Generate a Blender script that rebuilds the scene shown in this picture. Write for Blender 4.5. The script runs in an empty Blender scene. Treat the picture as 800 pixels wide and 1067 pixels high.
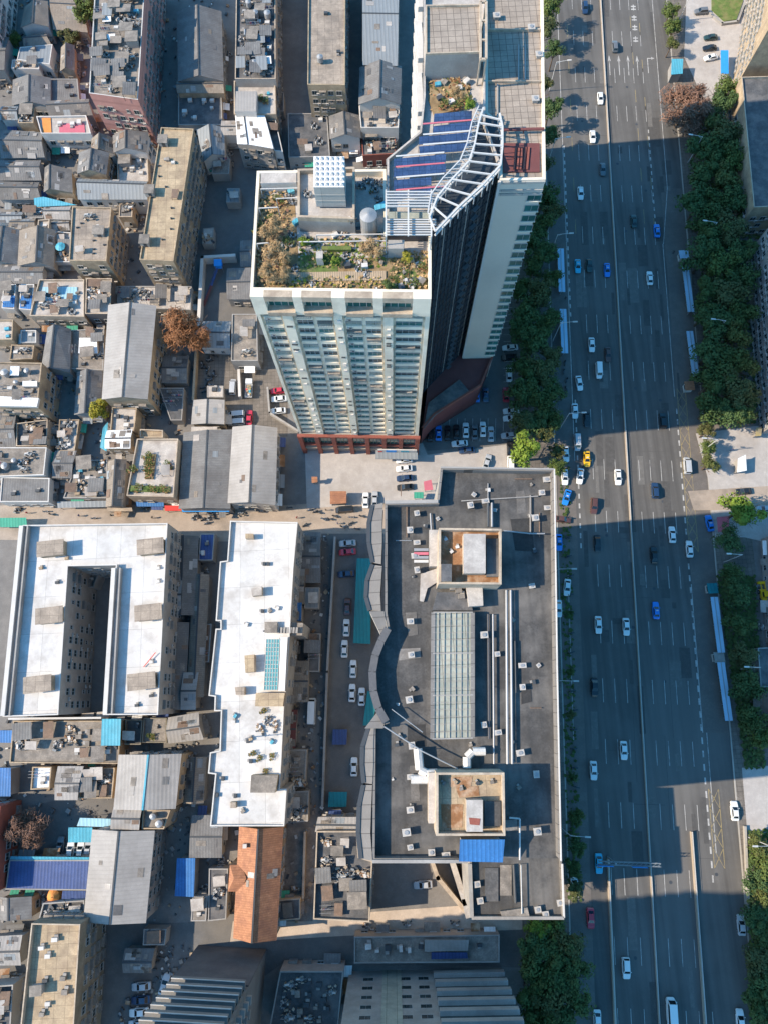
import bpy, bmesh, math, random
from mathutils import Vector, Matrix
random.seed(7)
S = bpy.context.scene
COL = S.collection
R = math.radians

# ------------------------------------------------------------------ camera model: drone 190 m above the city, looking steeply down
F, CX, CY, NX, NY, HC = 740.0, 400.0, 533.5, 409.0, 723.0, 190.0
TH = math.atan(math.hypot(NX-CX, NY-CY)/F); RHO = math.atan((NX-CX)/(NY-CY))
FW = Vector((0, math.sin(TH), -math.cos(TH)))
_u = Vector((0, math.cos(TH), math.sin(TH))); _r = Vector((1, 0, 0))
RT = math.cos(RHO)*_r - math.sin(RHO)*_u
UP = math.cos(RHO)*_u + math.sin(RHO)*_r
def G(px, py, z=0.0):
    """survey point: where the sight line through a photo point meets height z"""
    d = FW + RT*((px-CX)/F) - UP*((py-CY)/F)
    p = d*((z-HC)/d.z)
    return Vector((p.x, p.y, z))
cam = bpy.data.cameras.new('camera'); co = bpy.data.objects.new('camera', cam); COL.objects.link(co)
m = Matrix((RT, UP, -FW)).transposed().to_4x4(); m.translation = Vector((0, 0, HC)); co.matrix_world = m
cam.sensor_fit = 'VERTICAL'; cam.sensor_height = 36; cam.sensor_width = 27; cam.lens = F/1067*36
cam.clip_start = 1; cam.clip_end = 5000
S.camera = co

# ------------------------------------------------------------------ materials
MATS = {}
def mat(name, c, rough=.85, var=.18, sc=.5, dirt=None, dirt_amt=.5, dirt_sc=.12, stripes=None, bump=.25, metal=0, spec=.3, grid=None, fine=3.0, streak=None):
    """procedural surface: mottled base colour, large stains, optional seams (axis, period m) and bump"""
    if name in MATS: return MATS[name]
    M = bpy.data.materials.new(name); M.use_nodes = True
    nt = M.node_tree; N = nt.nodes; L = nt.links
    b = N['Principled BSDF']; b.inputs['Roughness'].default_value = rough
    b.inputs['Metallic'].default_value = metal
    b.inputs['Specular IOR Level'].default_value = spec
    geo = N.new('ShaderNodeNewGeometry')
    def noise(s, det=5, r=.6):
        n = N.new('ShaderNodeTexNoise'); n.inputs['Scale'].default_value = s; n.inputs['Detail'].default_value = det
        n.inputs['Roughness'].default_value = r; L.new(geo.outputs['Position'], n.inputs['Vector']); return n
    def mix(fac, a, bb, mode='MIX'):
        x = N.new('ShaderNodeMix'); x.data_type = 'RGBA'; x.blend_type = mode
        if isinstance(fac, float): x.inputs[0].default_value = fac
        else: L.new(fac, x.inputs[0])
        for k, v in ((6, a), (7, bb)):
            if isinstance(v, tuple): x.inputs[k].default_value = (*v, 1)
            else: L.new(v, x.inputs[k])
        return x.outputs[2]
    def ramp(sock, lo, hi):
        r = N.new('ShaderNodeMapRange'); r.inputs[1].default_value = lo; r.inputs[2].default_value = hi; L.new(sock, r.inputs[0]); return r.outputs[0]
    n1 = noise(sc); n2 = noise(fine, 3)
    col = mix(ramp(n1.outputs[0], .3, .7), tuple(x*(1-var) for x in c), tuple(min(1, x*(1+var)) for x in c))
    col = mix(ramp(n2.outputs[0], .35, .75), col, tuple(x*(1-var*.9) for x in c))
    if dirt:
        n3 = noise(dirt_sc, 6, .65)
        k = N.new('ShaderNodeMath'); k.operation = 'MULTIPLY'; k.inputs[1].default_value = dirt_amt
        L.new(ramp(n3.outputs[0], .46, .66), k.inputs[0]); col = mix(k.outputs[0], col, dirt)
    if streak:
        mp = N.new('ShaderNodeMapping'); mp.inputs['Rotation'].default_value = (0, 0, .076); mp.inputs['Scale'].default_value = (.62, .012, 1); L.new(geo.outputs['Position'], mp.inputs[0])
        ns = N.new('ShaderNodeTexNoise'); ns.inputs['Scale'].default_value = 1; ns.inputs['Detail'].default_value = 3; L.new(mp.outputs[0], ns.inputs['Vector'])
        col = mix(ramp(ns.outputs[0], .3, .7), tuple(x*(1-streak) for x in c), col); 
        n5 = noise(.02, 4); k5 = N.new('ShaderNodeMath'); k5.operation = 'MULTIPLY'; k5.inputs[1].default_value = .5; L.new(ramp(n5.outputs[0], .5, .62), k5.inputs[0]); col = mix(k5.outputs[0], col, tuple(x*1.22 for x in c))
    h = n2.outputs[0]
    if stripes:
        axis, per = stripes[0], stripes[1]; amt = stripes[2] if len(stripes) > 2 else .35
        w = N.new('ShaderNodeTexWave'); w.bands_direction = axis; w.inputs['Scale'].default_value = 2*math.pi/(20*per)
        L.new(geo.outputs['Position'], w.inputs['Vector'])
        k = N.new('ShaderNodeMath'); k.operation = 'MULTIPLY'; k.inputs[1].default_value = amt
        L.new(ramp(w.outputs['Fac'], .72, 1.0), k.inputs[0]); col = mix(k.outputs[0], col, tuple(x*.35 for x in c)); h = w.outputs['Fac']
    if grid:
        br = N.new('ShaderNodeTexBrick'); br.offset = 0; br.inputs['Scale'].default_value = 1
        br.inputs['Brick Width'].default_value = grid[0]; br.inputs['Row Height'].default_value = grid[1]; br.inputs['Mortar Size'].default_value = grid[2]
        br.inputs['Color1'].default_value = (1, 1, 1, 1); br.inputs['Color2'].default_value = (.86, .86, .86, 1); br.inputs['Mortar'].default_value = (.4, .4, .4, 1)
        L.new(geo.outputs['Position'], br.inputs['Vector']); col = mix(1.0, col, br.outputs['Color'], 'MULTIPLY')
    L.new(col, b.inputs['Base Color'])
    if bump:
        bp = N.new('ShaderNodeBump'); bp.inputs['Strength'].default_value = bump; bp.inputs['Distance'].default_value = .08
        L.new(h, bp.inputs['Height']); L.new(bp.outputs[0], b.inputs['Normal'])
    MATS[name] = M; return M
DK = (.07, .065, .06)
mat('rust_sheet', (.21, .14, .1), var=.3, sc=1, dirt=(.14, .11, .09), dirt_amt=.6, dirt_sc=.6)
mat('glass_navy', (.035, .043, .053), var=.35, sc=.3, rough=.25, spec=.4, bump=0)
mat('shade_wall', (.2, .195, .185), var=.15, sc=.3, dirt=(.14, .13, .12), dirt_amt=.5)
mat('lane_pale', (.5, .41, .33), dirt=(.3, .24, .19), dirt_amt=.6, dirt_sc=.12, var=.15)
mat('bus_lane', (.15, .132, .118), dirt=(.1, .094, .09), dirt_amt=.7, dirt_sc=.1, var=.2)
mat('laundry', (.4, .3, .28), var=.4, sc=2)
mat('ground', (.2, .185, .17), dirt=(.11, .105, .1), dirt_amt=.7, dirt_sc=.06, var=.2)
mat('asphalt', (.132, .124, .115), dirt=(.1, .095, .09), dirt_amt=.5, dirt_sc=.08, var=.14, sc=.5, rough=.9, streak=.4)
mat('paved', (.19, .165, .14), dirt=(.11, .1, .09), dirt_amt=.8, dirt_sc=.15, var=.25, grid=(1.1, 1.1, .03))
mat('street', (.37, .3, .24), dirt=(.18, .15, .12), dirt_amt=.7, dirt_sc=.12, var=.15)
mat('lot', (.13, .125, .12), dirt=(.2, .18, .155), dirt_amt=.5, dirt_sc=.06)
mat('plaza', (.42, .385, .355), dirt=(.27, .235, .205), dirt_amt=.6, dirt_sc=.07, var=.14, sc=.6)
mat('kerbstone', (.36, .33, .29), var=.1)
mat('paint', (.46, .44, .41), dirt=(.16, .15, .14), dirt_amt=.85, dirt_sc=.5, var=.1, bump=0)
mat('paint_yellow', (.34, .26, .12), dirt=(.16, .145, .125), dirt_amt=.85, dirt_sc=.6, var=.1, bump=0)
mat('barrier', (.4, .33, .26), var=.12)
mat('white_roof', (.61, .59, .565), var=.1, sc=.2, dirt=(.4, .37, .34), dirt_amt=.75, dirt_sc=.22, grid=(6, 9, .03), rough=.7)
mat('concrete_roof', (.38, .31, .245), dirt=(.2, .165, .135), dirt_amt=.8, dirt_sc=.2, var=.26, sc=.7, grid=(2.2, 2.2, .03))
mat('tile_roof', (.37, .305, .245), dirt=(.23, .19, .155), dirt_amt=.6, dirt_sc=.2, var=.16, sc=.6, grid=(1.3, 1.3, .05))
mat('tan_roof', (.45, .345, .225), dirt=(.25, .185, .13), dirt_amt=.8, dirt_sc=.22, var=.25, sc=.7, grid=(2.4, 2.4, .03))
mat('pale_roof', (.46, .415, .37), dirt=(.26, .225, .2), dirt_amt=.75, dirt_sc=.22, var=.22, sc=.7)
mat('old_roof', (.27, .235, .2), dirt=(.12, .108, .096), dirt_amt=.85, dirt_sc=.25, var=.35, sc=.7)
mat('bitumen', (.08, .077, .074), dirt=(.17, .158, .145), dirt_amt=.8, dirt_sc=.1, var=.38, sc=.35, stripes=('X', 2.2, .18), rough=.85)
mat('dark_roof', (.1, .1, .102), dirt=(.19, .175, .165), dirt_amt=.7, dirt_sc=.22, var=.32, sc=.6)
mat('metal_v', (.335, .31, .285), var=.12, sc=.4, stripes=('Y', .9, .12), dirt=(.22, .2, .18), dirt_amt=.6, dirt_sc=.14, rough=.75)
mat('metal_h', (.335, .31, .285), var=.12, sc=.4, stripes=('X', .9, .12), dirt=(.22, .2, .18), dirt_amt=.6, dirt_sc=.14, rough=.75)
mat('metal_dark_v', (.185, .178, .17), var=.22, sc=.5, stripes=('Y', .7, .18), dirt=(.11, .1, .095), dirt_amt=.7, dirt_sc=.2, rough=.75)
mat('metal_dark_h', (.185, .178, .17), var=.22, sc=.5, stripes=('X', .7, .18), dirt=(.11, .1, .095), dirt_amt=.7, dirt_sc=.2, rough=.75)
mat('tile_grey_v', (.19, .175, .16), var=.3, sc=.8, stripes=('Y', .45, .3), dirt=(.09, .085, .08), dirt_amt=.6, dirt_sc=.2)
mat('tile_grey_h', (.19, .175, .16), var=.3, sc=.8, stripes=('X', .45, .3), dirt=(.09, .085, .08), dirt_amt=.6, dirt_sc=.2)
mat('tile_brown_v', (.27, .225, .18), var=.28, sc=.8, stripes=('Y', .5, .3), dirt=(.14, .12, .1), dirt_amt=.6, dirt_sc=.2)
mat('tile_brown_h', (.27, .225, .18), var=.28, sc=.8, stripes=('X', .5, .3), dirt=(.14, .12, .1), dirt_amt=.6, dirt_sc=.2)
mat('tile_orange', (.4, .185, .1), var=.3, sc=.9, stripes=('Y', .5, .35), dirt=(.22, .1, .065), dirt_amt=.7, dirt_sc=.35)
mat('blue_sheet', (.045, .165, .4), var=.25, sc=.4, stripes=('X', .7, .4), rough=.55, dirt=(.03, .16, .4), dirt_amt=.4)
mat('navy_sheet', (.055, .09, .22), var=.25, sc=.4, stripes=('X', .8, .4), rough=.6, dirt=(.03, .06, .2), dirt_amt=.4)
mat('cyan_sheet', (.08, .36, .47), var=.2, sc=.4, stripes=('X', .8, .35), rough=.6, dirt=(.2, .4, .45), dirt_amt=.4)
mat('sky_sheet', (.3, .5, .58), var=.08, sc=.4, stripes=('X', .9, .3), rough=.6, dirt=(.42, .52, .55), dirt_amt=.5)
mat('steel_sheet', (.24, .255, .26), var=.08, sc=.3, stripes=('X', 1.1, .3), rough=.55, dirt=(.2, .22, .24), dirt_amt=.4)
mat('white_sheet', (.78, .77, .75), var=.06, sc=.4, stripes=('X', .9, .2), rough=.6, dirt=(.55, .52, .5), dirt_amt=.35)
mat('green_sheet', (.05, .3, .2), var=.15, sc=.5, stripes=('X', .8, .3), rough=.7)
mat('teal_sheet', (.015, .2, .22), var=.12, sc=.5, stripes=('X', .9, .3), rough=.6, dirt=(.03, .13, .15), dirt_amt=.5)
mat('red_sheet', (.5, .07, .08), var=.12, sc=.5, rough=.8)
mat('rose_sheet', (.52, .14, .18), var=.12, sc=.5, rough=.85)
mat('orange_sheet', (.65, .26, .07), var=.15, sc=.5, rough=.85)
mat('maroon', (.17, .06, .055), var=.15, sc=.4, dirt=(.12, .05, .05), dirt_amt=.4)
mat('wall_beige', (.42, .32, .215), var=.25, sc=.5, dirt=(.2, .15, .105), dirt_amt=.8, dirt_sc=.2)
mat('wall_grey', (.33, .31, .285), var=.15, sc=.3, dirt=(.19, .17, .155), dirt_amt=.6, dirt_sc=.14)
mat('wall_white', (.56, .53, .49), var=.08, sc=.3, dirt=(.4, .37, .34), dirt_amt=.5, dirt_sc=.14)
mat('wall_moss', (.24, .205, .155), var=.3, sc=.5, dirt=(.12, .115, .08), dirt_amt=.7, dirt_sc=.2)
mat('wall_pink', (.43, .22, .19), var=.14, sc=.3, dirt=(.3, .17, .15), dirt_amt=.5, dirt_sc=.12, stripes=('Z', 3.0, .3), bump=.1)
mat('brick', (.27, .085, .06), var=.2, sc=.6, dirt=(.16, .07, .06), dirt_amt=.5, dirt_sc=.2)
mat('wall_dark', (.1, .1, .105), var=.2, sc=.4, dirt=(.16, .15, .14), dirt_amt=.4)
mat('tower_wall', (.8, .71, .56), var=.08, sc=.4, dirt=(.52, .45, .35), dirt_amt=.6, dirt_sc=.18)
mat('tower_grey', (.43, .415, .38), var=.1, sc=.3, dirt=(.3, .285, .26), dirt_amt=.5, dirt_sc=.08, grid=(4, 4, .03))
mat('slab_face', (.62, .55, .46), var=.07, sc=.2, dirt=(.46, .41, .35), dirt_amt=.5, dirt_sc=.1)
mat('cornice', (.2, .183, .166), var=.08, sc=.3, dirt=(.3, .28, .26), dirt_amt=.4, grid=(40, 2.2, .06))
mat('rust', (.3, .15, .07), var=.35, sc=.6, dirt=(.5, .42, .32), dirt_amt=.7, dirt_sc=.3)
mat('cream', (.47, .38, .285), var=.2, sc=.6, dirt=(.26, .2, .15), dirt_amt=.75, dirt_sc=.35)
mat('steel_white', (.52, .51, .49), var=.05, rough=.5, bump=0)
mat('vent_grey', (.44, .405, .365), var=.15, sc=.6)
mat('galvanised', (.33, .33, .33), var=.1, rough=.45, metal=.3, bump=0)
mat('dark_metal', (.06, .065, .07), var=.1, rough=.5, bump=0)
mat('plastic_white', (.58, .55, .51), var=.2, rough=.5, bump=0)
mat('window_frame', (.36, .36, .35), var=.05, rough=.6, bump=0)
mat('glass_dark', (.025, .045, .05), var=.3, sc=.35, rough=.12, spec=.6, bump=0, fine=.4)
mat('glass_green', (.03, .13, .12), var=.45, sc=.3, rough=.15, spec=.6, bump=0, fine=.35)
mat('glass_blue', (.012, .03, .05), var=.3, sc=.3, rough=.12, spec=.6, bump=0)
mat('glass_sky', (.33, .345, .29), var=.22, sc=.6, rough=.6, spec=.2, bump=0, dirt=(.46, .44, .36), dirt_amt=.7, dirt_sc=.25, grid=(2.2, 2.2, .05))
mat('glass_teal', (.1, .32, .34), var=.15, sc=.4, rough=.3, spec=.5, bump=0, dirt=(.3, .42, .42), dirt_amt=.4)
mat('solar', (.045, .085, .185), var=.35, sc=.3, rough=.25, spec=.5, bump=0, grid=(1.0, 1.0, .03))
mat('sign_blue', (.03, .28, .72), var=.1, rough=.5, bump=0)
mat('sign_red', (.6, .05, .04), var=.1, rough=.6, bump=0)
mat('soil', (.27, .18, .09), var=.4, sc=.9, dirt=(.4, .3, .17), dirt_amt=.6, dirt_sc=.3)
mat('lawn', (.11, .16, .04), var=.3, sc=.8, dirt=(.24, .19, .09), dirt_amt=.7, dirt_sc=.3)
mat('timber', (.4, .3, .2), var=.2, stripes=('X', .4, .5))
mat('bark', (.12, .085, .06), var=.25)
mat('rubber', (.02, .02, .02), bump=0)
mat('rim', (.4, .4, .42), rough=.35, metal=.6, bump=0)
mat('skin', (.5, .3, .2), bump=0); mat('hair', (.02, .016, .014), bump=0)
mat('trousers', (.03, .035, .05), bump=0)
def leaf(name, c, c2):
    M = mat(name, c, rough=.7, var=.45, sc=.9, dirt=c2, dirt_amt=.8, dirt_sc=.5, bump=0, spec=.15, fine=2.0)
leaf('leaf_dark', (.066, .1, .03), (.09, .12, .038)); leaf('leaf_mid', (.095, .135, .035), (.13, .15, .042))
leaf('leaf_dark_b', (.09, .105, .04), (.11, .115, .045)); leaf('leaf_dark_c', (.075, .12, .04), (.055, .09, .035)); leaf('leaf_mid_b', (.1, .12, .035), (.13, .125, .045)); leaf('leaf_lime', (.14, .21, .03), (.2, .26, .04)); leaf('leaf_yellow', (.32, .27, .03), (.24, .25, .05))
leaf('leaf_rust', (.3, .135, .06), (.2, .1, .055)); leaf('leaf_bare', (.23, .13, .09), (.17, .1, .07))
leaf('leaf_straw', (.46, .31, .16), (.32, .2, .1)); leaf('leaf_olive', (.09, .1, .035), (.15, .13, .05))

# ------------------------------------------------------------------ helpers
def tag(o, label=None, cat=None, group=None, kind=None):
    if label: o['label'] = label
    if cat: o['category'] = cat
    if group: o['group'] = group
    if kind: o['kind'] = kind
    return o
def empty(name, loc, label=None, cat=None, group=None, rz=0):
    o = bpy.data.objects.new(name, None); o.empty_display_size = .5; COL.objects.link(o)
    o.location = loc; o.rotation_euler = (0, 0, rz)
    return tag(o, label, cat, group)
class MB:
    """collects shapes for ONE mesh object; materials by slot"""
    def __init__(s): s.v = []; s.f = []; s.m = []; s.ml = []
    def slot(s, m):
        m = MATS[m] if isinstance(m, str) else m
        if m not in s.ml: s.ml.append(m)
        return s.ml.index(m)
    def face(s, pts, m):
        n = len(s.v); s.v += [tuple(p) for p in pts]; s.f.append(tuple(range(n, n+len(pts)))); s.m.append(s.slot(m))
    def prism(s, poly, z0, z1, m, top=True, bottom=False, mtop=None, sides=True):
        if area(poly) < 0: poly = poly[::-1]
        n = len(poly)
        if sides:
            for i in range(n):
                a, b = poly[i], poly[(i+1) % n]
                s.face([(a[0], a[1], z0), (b[0], b[1], z0), (b[0], b[1], z1), (a[0], a[1], z1)], m)
        if top: s.cap(poly, z1, mtop or m)
        if bottom: s.face([(p[0], p[1], z0) for p in poly[::-1]], m)
    def cap(s, poly, z, m):
        if area(poly) < 0: poly = poly[::-1]
        if len(poly) <= 4: s.face([(p[0], p[1], z) for p in poly], m); return
        from mathutils.geometry import tessellate_polygon
        V = [Vector((p[0], p[1], z)) for p in poly]
        for t in tessellate_polygon([V]):
            tri = [V[i] for i in t]
            if (tri[1]-tri[0]).cross(tri[2]-tri[0]).z < 0: tri.reverse()
            s.face(tri, m)
    def ring(s, poly, inner, z0, z1, m, zi=None, skip=None):
        """parapet: outer wall z0..z1, top, inner wall down to zi"""
        if area(poly) < 0: poly = poly[::-1]; inner = inner[::-1]
        n = len(poly); zi = z0 if zi is None else zi
        for i in range(n):
            a, b, c, d = poly[i], poly[(i+1) % n], inner[(i+1) % n], inner[i]
            if skip and skip(a, b): continue
            s.face([(*a, z0), (*b, z0), (*b, z1), (*a, z1)], m)
            s.face([(*a, z1), (*b, z1), (*c, z1), (*d, z1)], m)
            s.face([(*c, zi), (*d, zi), (*d, z1), (*c, z1)], m)
    def box(s, c, size, m, rz=0, mtop=None):
        hx, hy, hz = size[0]/2, size[1]/2, size[2]/2
        cs, sn = math.cos(rz), math.sin(rz)
        P = lambda x, y, z: (c[0]+x*cs-y*sn, c[1]+x*sn+y*cs, c[2]+z)
        v = [P(x, y, z) for z in (-hz, hz) for x, y in ((-hx, -hy), (hx, -hy), (hx, hy), (-hx, hy))]
        for k, q in enumerate(((3, 2, 1, 0), (4, 5, 6, 7), (0, 1, 5, 4), (1, 2, 6, 5), (2, 3, 7, 6), (3, 0, 4, 7))):
            s.face([v[i] for i in q], (mtop or m) if k == 1 else m)
    def beam(s, a, b, w, h, m):
        a = Vector(a); b = Vector(b); d = (b-a); L = d.length
        if L < 1e-6: return
        d /= L
        side = d.cross(Vector((0, 0, 1)))
        if side.length < 1e-4: side = Vector((1, 0, 0))
        side.normalize(); up = side.cross(d)
        v = [p+side*x*w/2+up*y*h/2 for p in (a, b) for x, y in ((-1, -1), (1, -1), (1, 1), (-1, 1))]
        for q in ((0, 1, 2, 3), (7, 6, 5, 4), (0, 4, 5, 1), (1, 5, 6, 2), (2, 6, 7, 3), (3, 7, 4, 0)):
            s.face([v[i] for i in q], m)
    def tube(s, a, b, r0, r1, m, n=8, caps=True):
        a = Vector(a); b = Vector(b); d = (b-a).normalized()
        x = d.orthogonal().normalized(); y = d.cross(x)
        A = [a+(x*math.cos(t)+y*math.sin(t))*r0 for t in [2*math.pi*i/n for i in range(n)]]
        B = [b+(x*math.cos(t)+y*math.sin(t))*r1 for t in [2*math.pi*i/n for i in range(n)]]
        for i in range(n): s.face([A[i], A[(i+1) % n], B[(i+1) % n], B[i]], m)
        if caps: s.face(A[::-1], m); s.face(B, m)
    def build(s, name, parent=None, smooth=False):
        me = bpy.data.meshes.new(name)
        off = Vector((0, 0, 0)); q = parent
        while q is not None and not s.__dict__.get('local'): off = off+Vector(q.location); q = q.parent
        me.from_pydata([tuple(Vector(p)-off) for p in s.v], [], s.f)
        for m in s.ml: me.materials.append(m)
        me.polygons.foreach_set('material_index', s.m)
        if smooth: me.polygons.foreach_set('use_smooth', [True]*len(s.f))
        me.update()
        o = bpy.data.objects.new(name, me); COL.objects.link(o)
        if parent is not None: o.parent = parent
        return o
def area(p): return sum(p[i][0]*p[(i+1) % len(p)][1]-p[(i+1) % len(p)][0]*p[i][1] for i in range(len(p)))/2
def ccw(p): return p if area(p) > 0 else p[::-1]
def inset(poly, d):
    poly = ccw(poly); n = len(poly); out = []
    for i in range(n):
        a, b, c = Vector(poly[i-1][:2]), Vector(poly[i][:2]), Vector(poly[(i+1) % n][:2])
        e1 = (b-a).normalized(); e2 = (c-b).normalized()
        n1 = Vector((-e1.y, e1.x)); n2 = Vector((-e2.y, e2.x))
        k = n1+n2; L = max(.25, 1+n1.dot(n2))
        q = b+k*(d/L); out.append((q.x, q.y))
    return out
def XY(pts, z): return [tuple(G(x, y, z)[:2]) for x, y in pts]
def struct(name, mb):
    o = mb.build(name); o['kind'] = 'structure'; return o
def copy_tree(o, parent=None):
    c = o.copy(); COL.objects.link(c); c.parent = parent
    for ch in list(CH.get(o, ())) or [x for x in o.children]: copy_tree(ch, c)
    return c
CH = {}
def proto_children(o): CH[o] = list(o.children); [proto_children(c) for c in o.children]
def inst(name, me, parent, loc, rz=0, sc=(1, 1, 1)):
    """a part that shares mesh data; loc in world metres"""
    o = bpy.data.objects.new(name, me); COL.objects.link(o); o.parent = parent
    o.location = Vector(loc)-Vector(parent.location); o.rotation_euler = (0, 0, rz); o.scale = sc; return o
ORD = 'first second third fourth fifth sixth seventh eighth ninth tenth eleventh twelfth thirteenth fourteenth fifteenth sixteenth seventeenth eighteenth nineteenth twentieth'.split()
ORD += ['twenty-'+w for w in ORD[:9]]+['thirtieth']+['thirty-'+w for w in ORD[:9]]+['fortieth']+['forty-'+w for w in ORD[:9]]

# ---- shared small meshes (local coordinates)
def local_mesh(mb, name):
    me = bpy.data.meshes.new(name); me.from_pydata([tuple(p) for p in mb.v], [], mb.f)
    for m in mb.ml: me.materials.append(m)
    me.polygons.foreach_set('material_index', mb.m); me.update(); return me
def window_mesh(w, h, glass, name, frame='window_frame', sill='wall_grey'):
    """x along the wall, y outward, origin at the wall face"""
    b = MB(); t = .07
    b.box((0, .03, 0), (w-.02, .06, h-.02), glass)
    for sx in (-1, 1): b.box((sx*(w/2), .06, 0), (t, .13, h+t), frame)
    for sz in (-1, 1): b.box((0, .06, sz*h/2), (w-t, .13, t), frame)
    b.box((0, .05, 0), (.06, .1, h-t), frame)
    b.box((0, .14, -h/2-.1), (w+.3, .28, .1), sill)
    return local_mesh(b, name)
WIN = {'dark': window_mesh(1.6, 1.5, 'glass_dark', 'window'), 'green': window_mesh(1.6, 1.5, 'glass_green', 'window'),
       'small': window_mesh(.9, 1.1, 'glass_dark', 'window'), 'wide': window_mesh(2.4, 1.5, 'glass_dark', 'window')}
def ac_mesh():
    b = MB(); b.box((0, .3, 0), (.9, .36, .65), 'vent_grey')
    b.tube((-.12, .48, 0), (-.12, .49, 0), .24, .24, 'dark_metal', 12)
    b.beam((-.35, .02, -.36), (-.35, .5, -.36), .05, .05, 'dark_metal'); b.beam((.35, .02, -.36), (.35, .5, -.36), .05, .05, 'dark_metal')
    return local_mesh(b, 'air_conditioner')
AC = ac_mesh()
def cage_mesh():
    b = MB(); w, h, d = 1.9, 1.5, .55
    for i in range(9): b.beam((-w/2+i*w/8, d, -h/2), (-w/2+i*w/8, d, h/2), .04, .04, 'galvanised')
    for z in (-h/2, 0, h/2):
        b.beam((-w/2, d, z), (w/2, d, z), .05, .05, 'galvanised')
        for s in (-1, 1): b.beam((s*w/2, 0, z), (s*w/2, d, z), .05, .05, 'galvanised')
    b.box((0, d/2, h/2+.05), (w+.2, d+.25, .05), 'old_roof'); return local_mesh(b, 'window_cage')
CAGE = cage_mesh()
def vent_mesh(s=1.0):
    b = MB(); b.box((0, 0, .35*s), (1.0*s, .9*s, .7*s), 'wall_grey'); b.box((0, 0, .78*s), (1.35*s, 1.25*s, .14*s), 'vent_grey')
    b.tube((0, 0, .85*s), (0, 0, .95*s), .4*s, .36*s, 'galvanised', 12); return local_mesh(b, 'roof_vent')
VENT = vent_mesh(); VENT_BIG = vent_mesh(1.5)
def heater_mesh():
    b = MB()
    b.face([(-.9, -.8, .25), (.9, -.8, .25), (.9, .6, 1.3), (-.9, .6, 1.3)], 'solar'); b.face([(-.9, .6, 1.26), (.9, .6, 1.26), (.9, -.8, .21), (-.9, -.8, .21)], 'dark_metal')
    b.tube((-1.0, .75, 1.45), (1.0, .75, 1.45), .27, .27, 'galvanised', 10)
    for x in (-.8, .8): b.beam((x, .75, 0), (x, .75, 1.3), .06, .06, 'galvanised'); b.beam((x, -.8, 0), (x, -.8, .25), .06, .06, 'galvanised')
    return local_mesh(b, 'solar_heater')
HEAT = heater_mesh()
def tank_mesh():
    b = MB(); b.tube((0, 0, .4), (0, 0, 1.9), .75, .75, 'galvanised', 14); b.tube((0, 0, 1.9), (0, 0, 2.2), .75, .15, 'galvanised', 14)
    for k in range(4):
        x, y = .5*math.cos(k*math.pi/2+.7), .5*math.sin(k*math.pi/2+.7); b.beam((x, y, 0), (x, y, .45), .08, .08, 'dark_metal')
    return local_mesh(b, 'water_tank')
TANK = tank_mesh()
def hut_mesh(w, d, h, m, mt):
    b = MB(); b.prism([(-w/2, -d/2), (w/2, -d/2), (w/2, d/2), (-w/2, d/2)], 0, h, m, top=False)
    b.box((0, 0, h+.08), (w+.4, d+.4, .16), mt); b.box((-w/2+.02, -d*.1, .95), (.12, .85, 1.9), 'dark_metal'); return local_mesh(b, 'stair_hut')
HUT = hut_mesh(4, 3, 2.5, 'wall_beige', 'concrete_roof'); HUT2 = hut_mesh(2.6, 2.2, 2.2, 'wall_grey', 'old_roof')
def crate_mesh(m):
    b = MB(); b.box((0, 0, .4), (1.1, .8, .8), m); b.box((.2, .7, .25), (.7, .5, .5), 'wall_grey'); return local_mesh(b, 'roof_clutter')
CRATE = [crate_mesh(m) for m in ('wall_white', 'timber', 'old_roof', 'cyan_sheet', 'plastic_white', 'dark_metal')]
def sheet_mesh(m, w, d, z=.5):
    b = MB(); T = [(-w/2, -d/2, z), (w/2, -d/2, z+.05), (w/2, d/2, z+.45), (-w/2, d/2, z+.4)]
    b.face(T, m); b.face([(x, y, q-.05) for x, y, q in T][::-1], m)
    for i in range(4):
        a, c = T[i], T[(i+1) % 4]; b.face([(a[0], a[1], a[2]-.05), (c[0], c[1], c[2]-.05), c, a], m)
        b.beam((a[0]*.94, a[1]*.94, 0), (a[0]*.94, a[1]*.94, a[2]-.04), .08, .08, 'dark_metal')
    return local_mesh(b, 'roof_sheet')
SHEET = [sheet_mesh('white_sheet', 3, 2.2, 1.6), sheet_mesh('old_roof', 3.4, 2.6, 1.7), sheet_mesh('steel_sheet', 2.6, 3.4, 1.8), sheet_mesh('rust_sheet', 2, 2.6, 1.2), sheet_mesh('metal_dark_h', 3.6, 3, 1.9), sheet_mesh('pale_roof', 2.4, 2, 1.5)]
def junk_mesh(seed):
    rnd = random.Random(seed); b = MB()
    for k in range(22):
        b.box((rnd.uniform(-1.3, 1.3), rnd.uniform(-1, 1), rnd.uniform(.1, .6)), (rnd.uniform(.2, .9), rnd.uniform(.15, .6), rnd.uniform(.2, .7)), rnd.choice(('wall_grey', 'timber', 'old_roof', 'plastic_white', 'dark_metal', 'dark_metal', 'rust', 'cream', 'steel_sheet')), rnd.random()*3)
    for k in range(6): b.beam((rnd.uniform(-1.6, 1.6), rnd.uniform(-1, 1), .2), (rnd.uniform(-1.6, 1.6), rnd.uniform(-1, 1), .9), .07, .07, rnd.choice(('galvanised', 'timber')))
    return local_mesh(b, 'junk_pile')
JUNK = [junk_mesh(1), junk_mesh(2), junk_mesh(3)]
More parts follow.
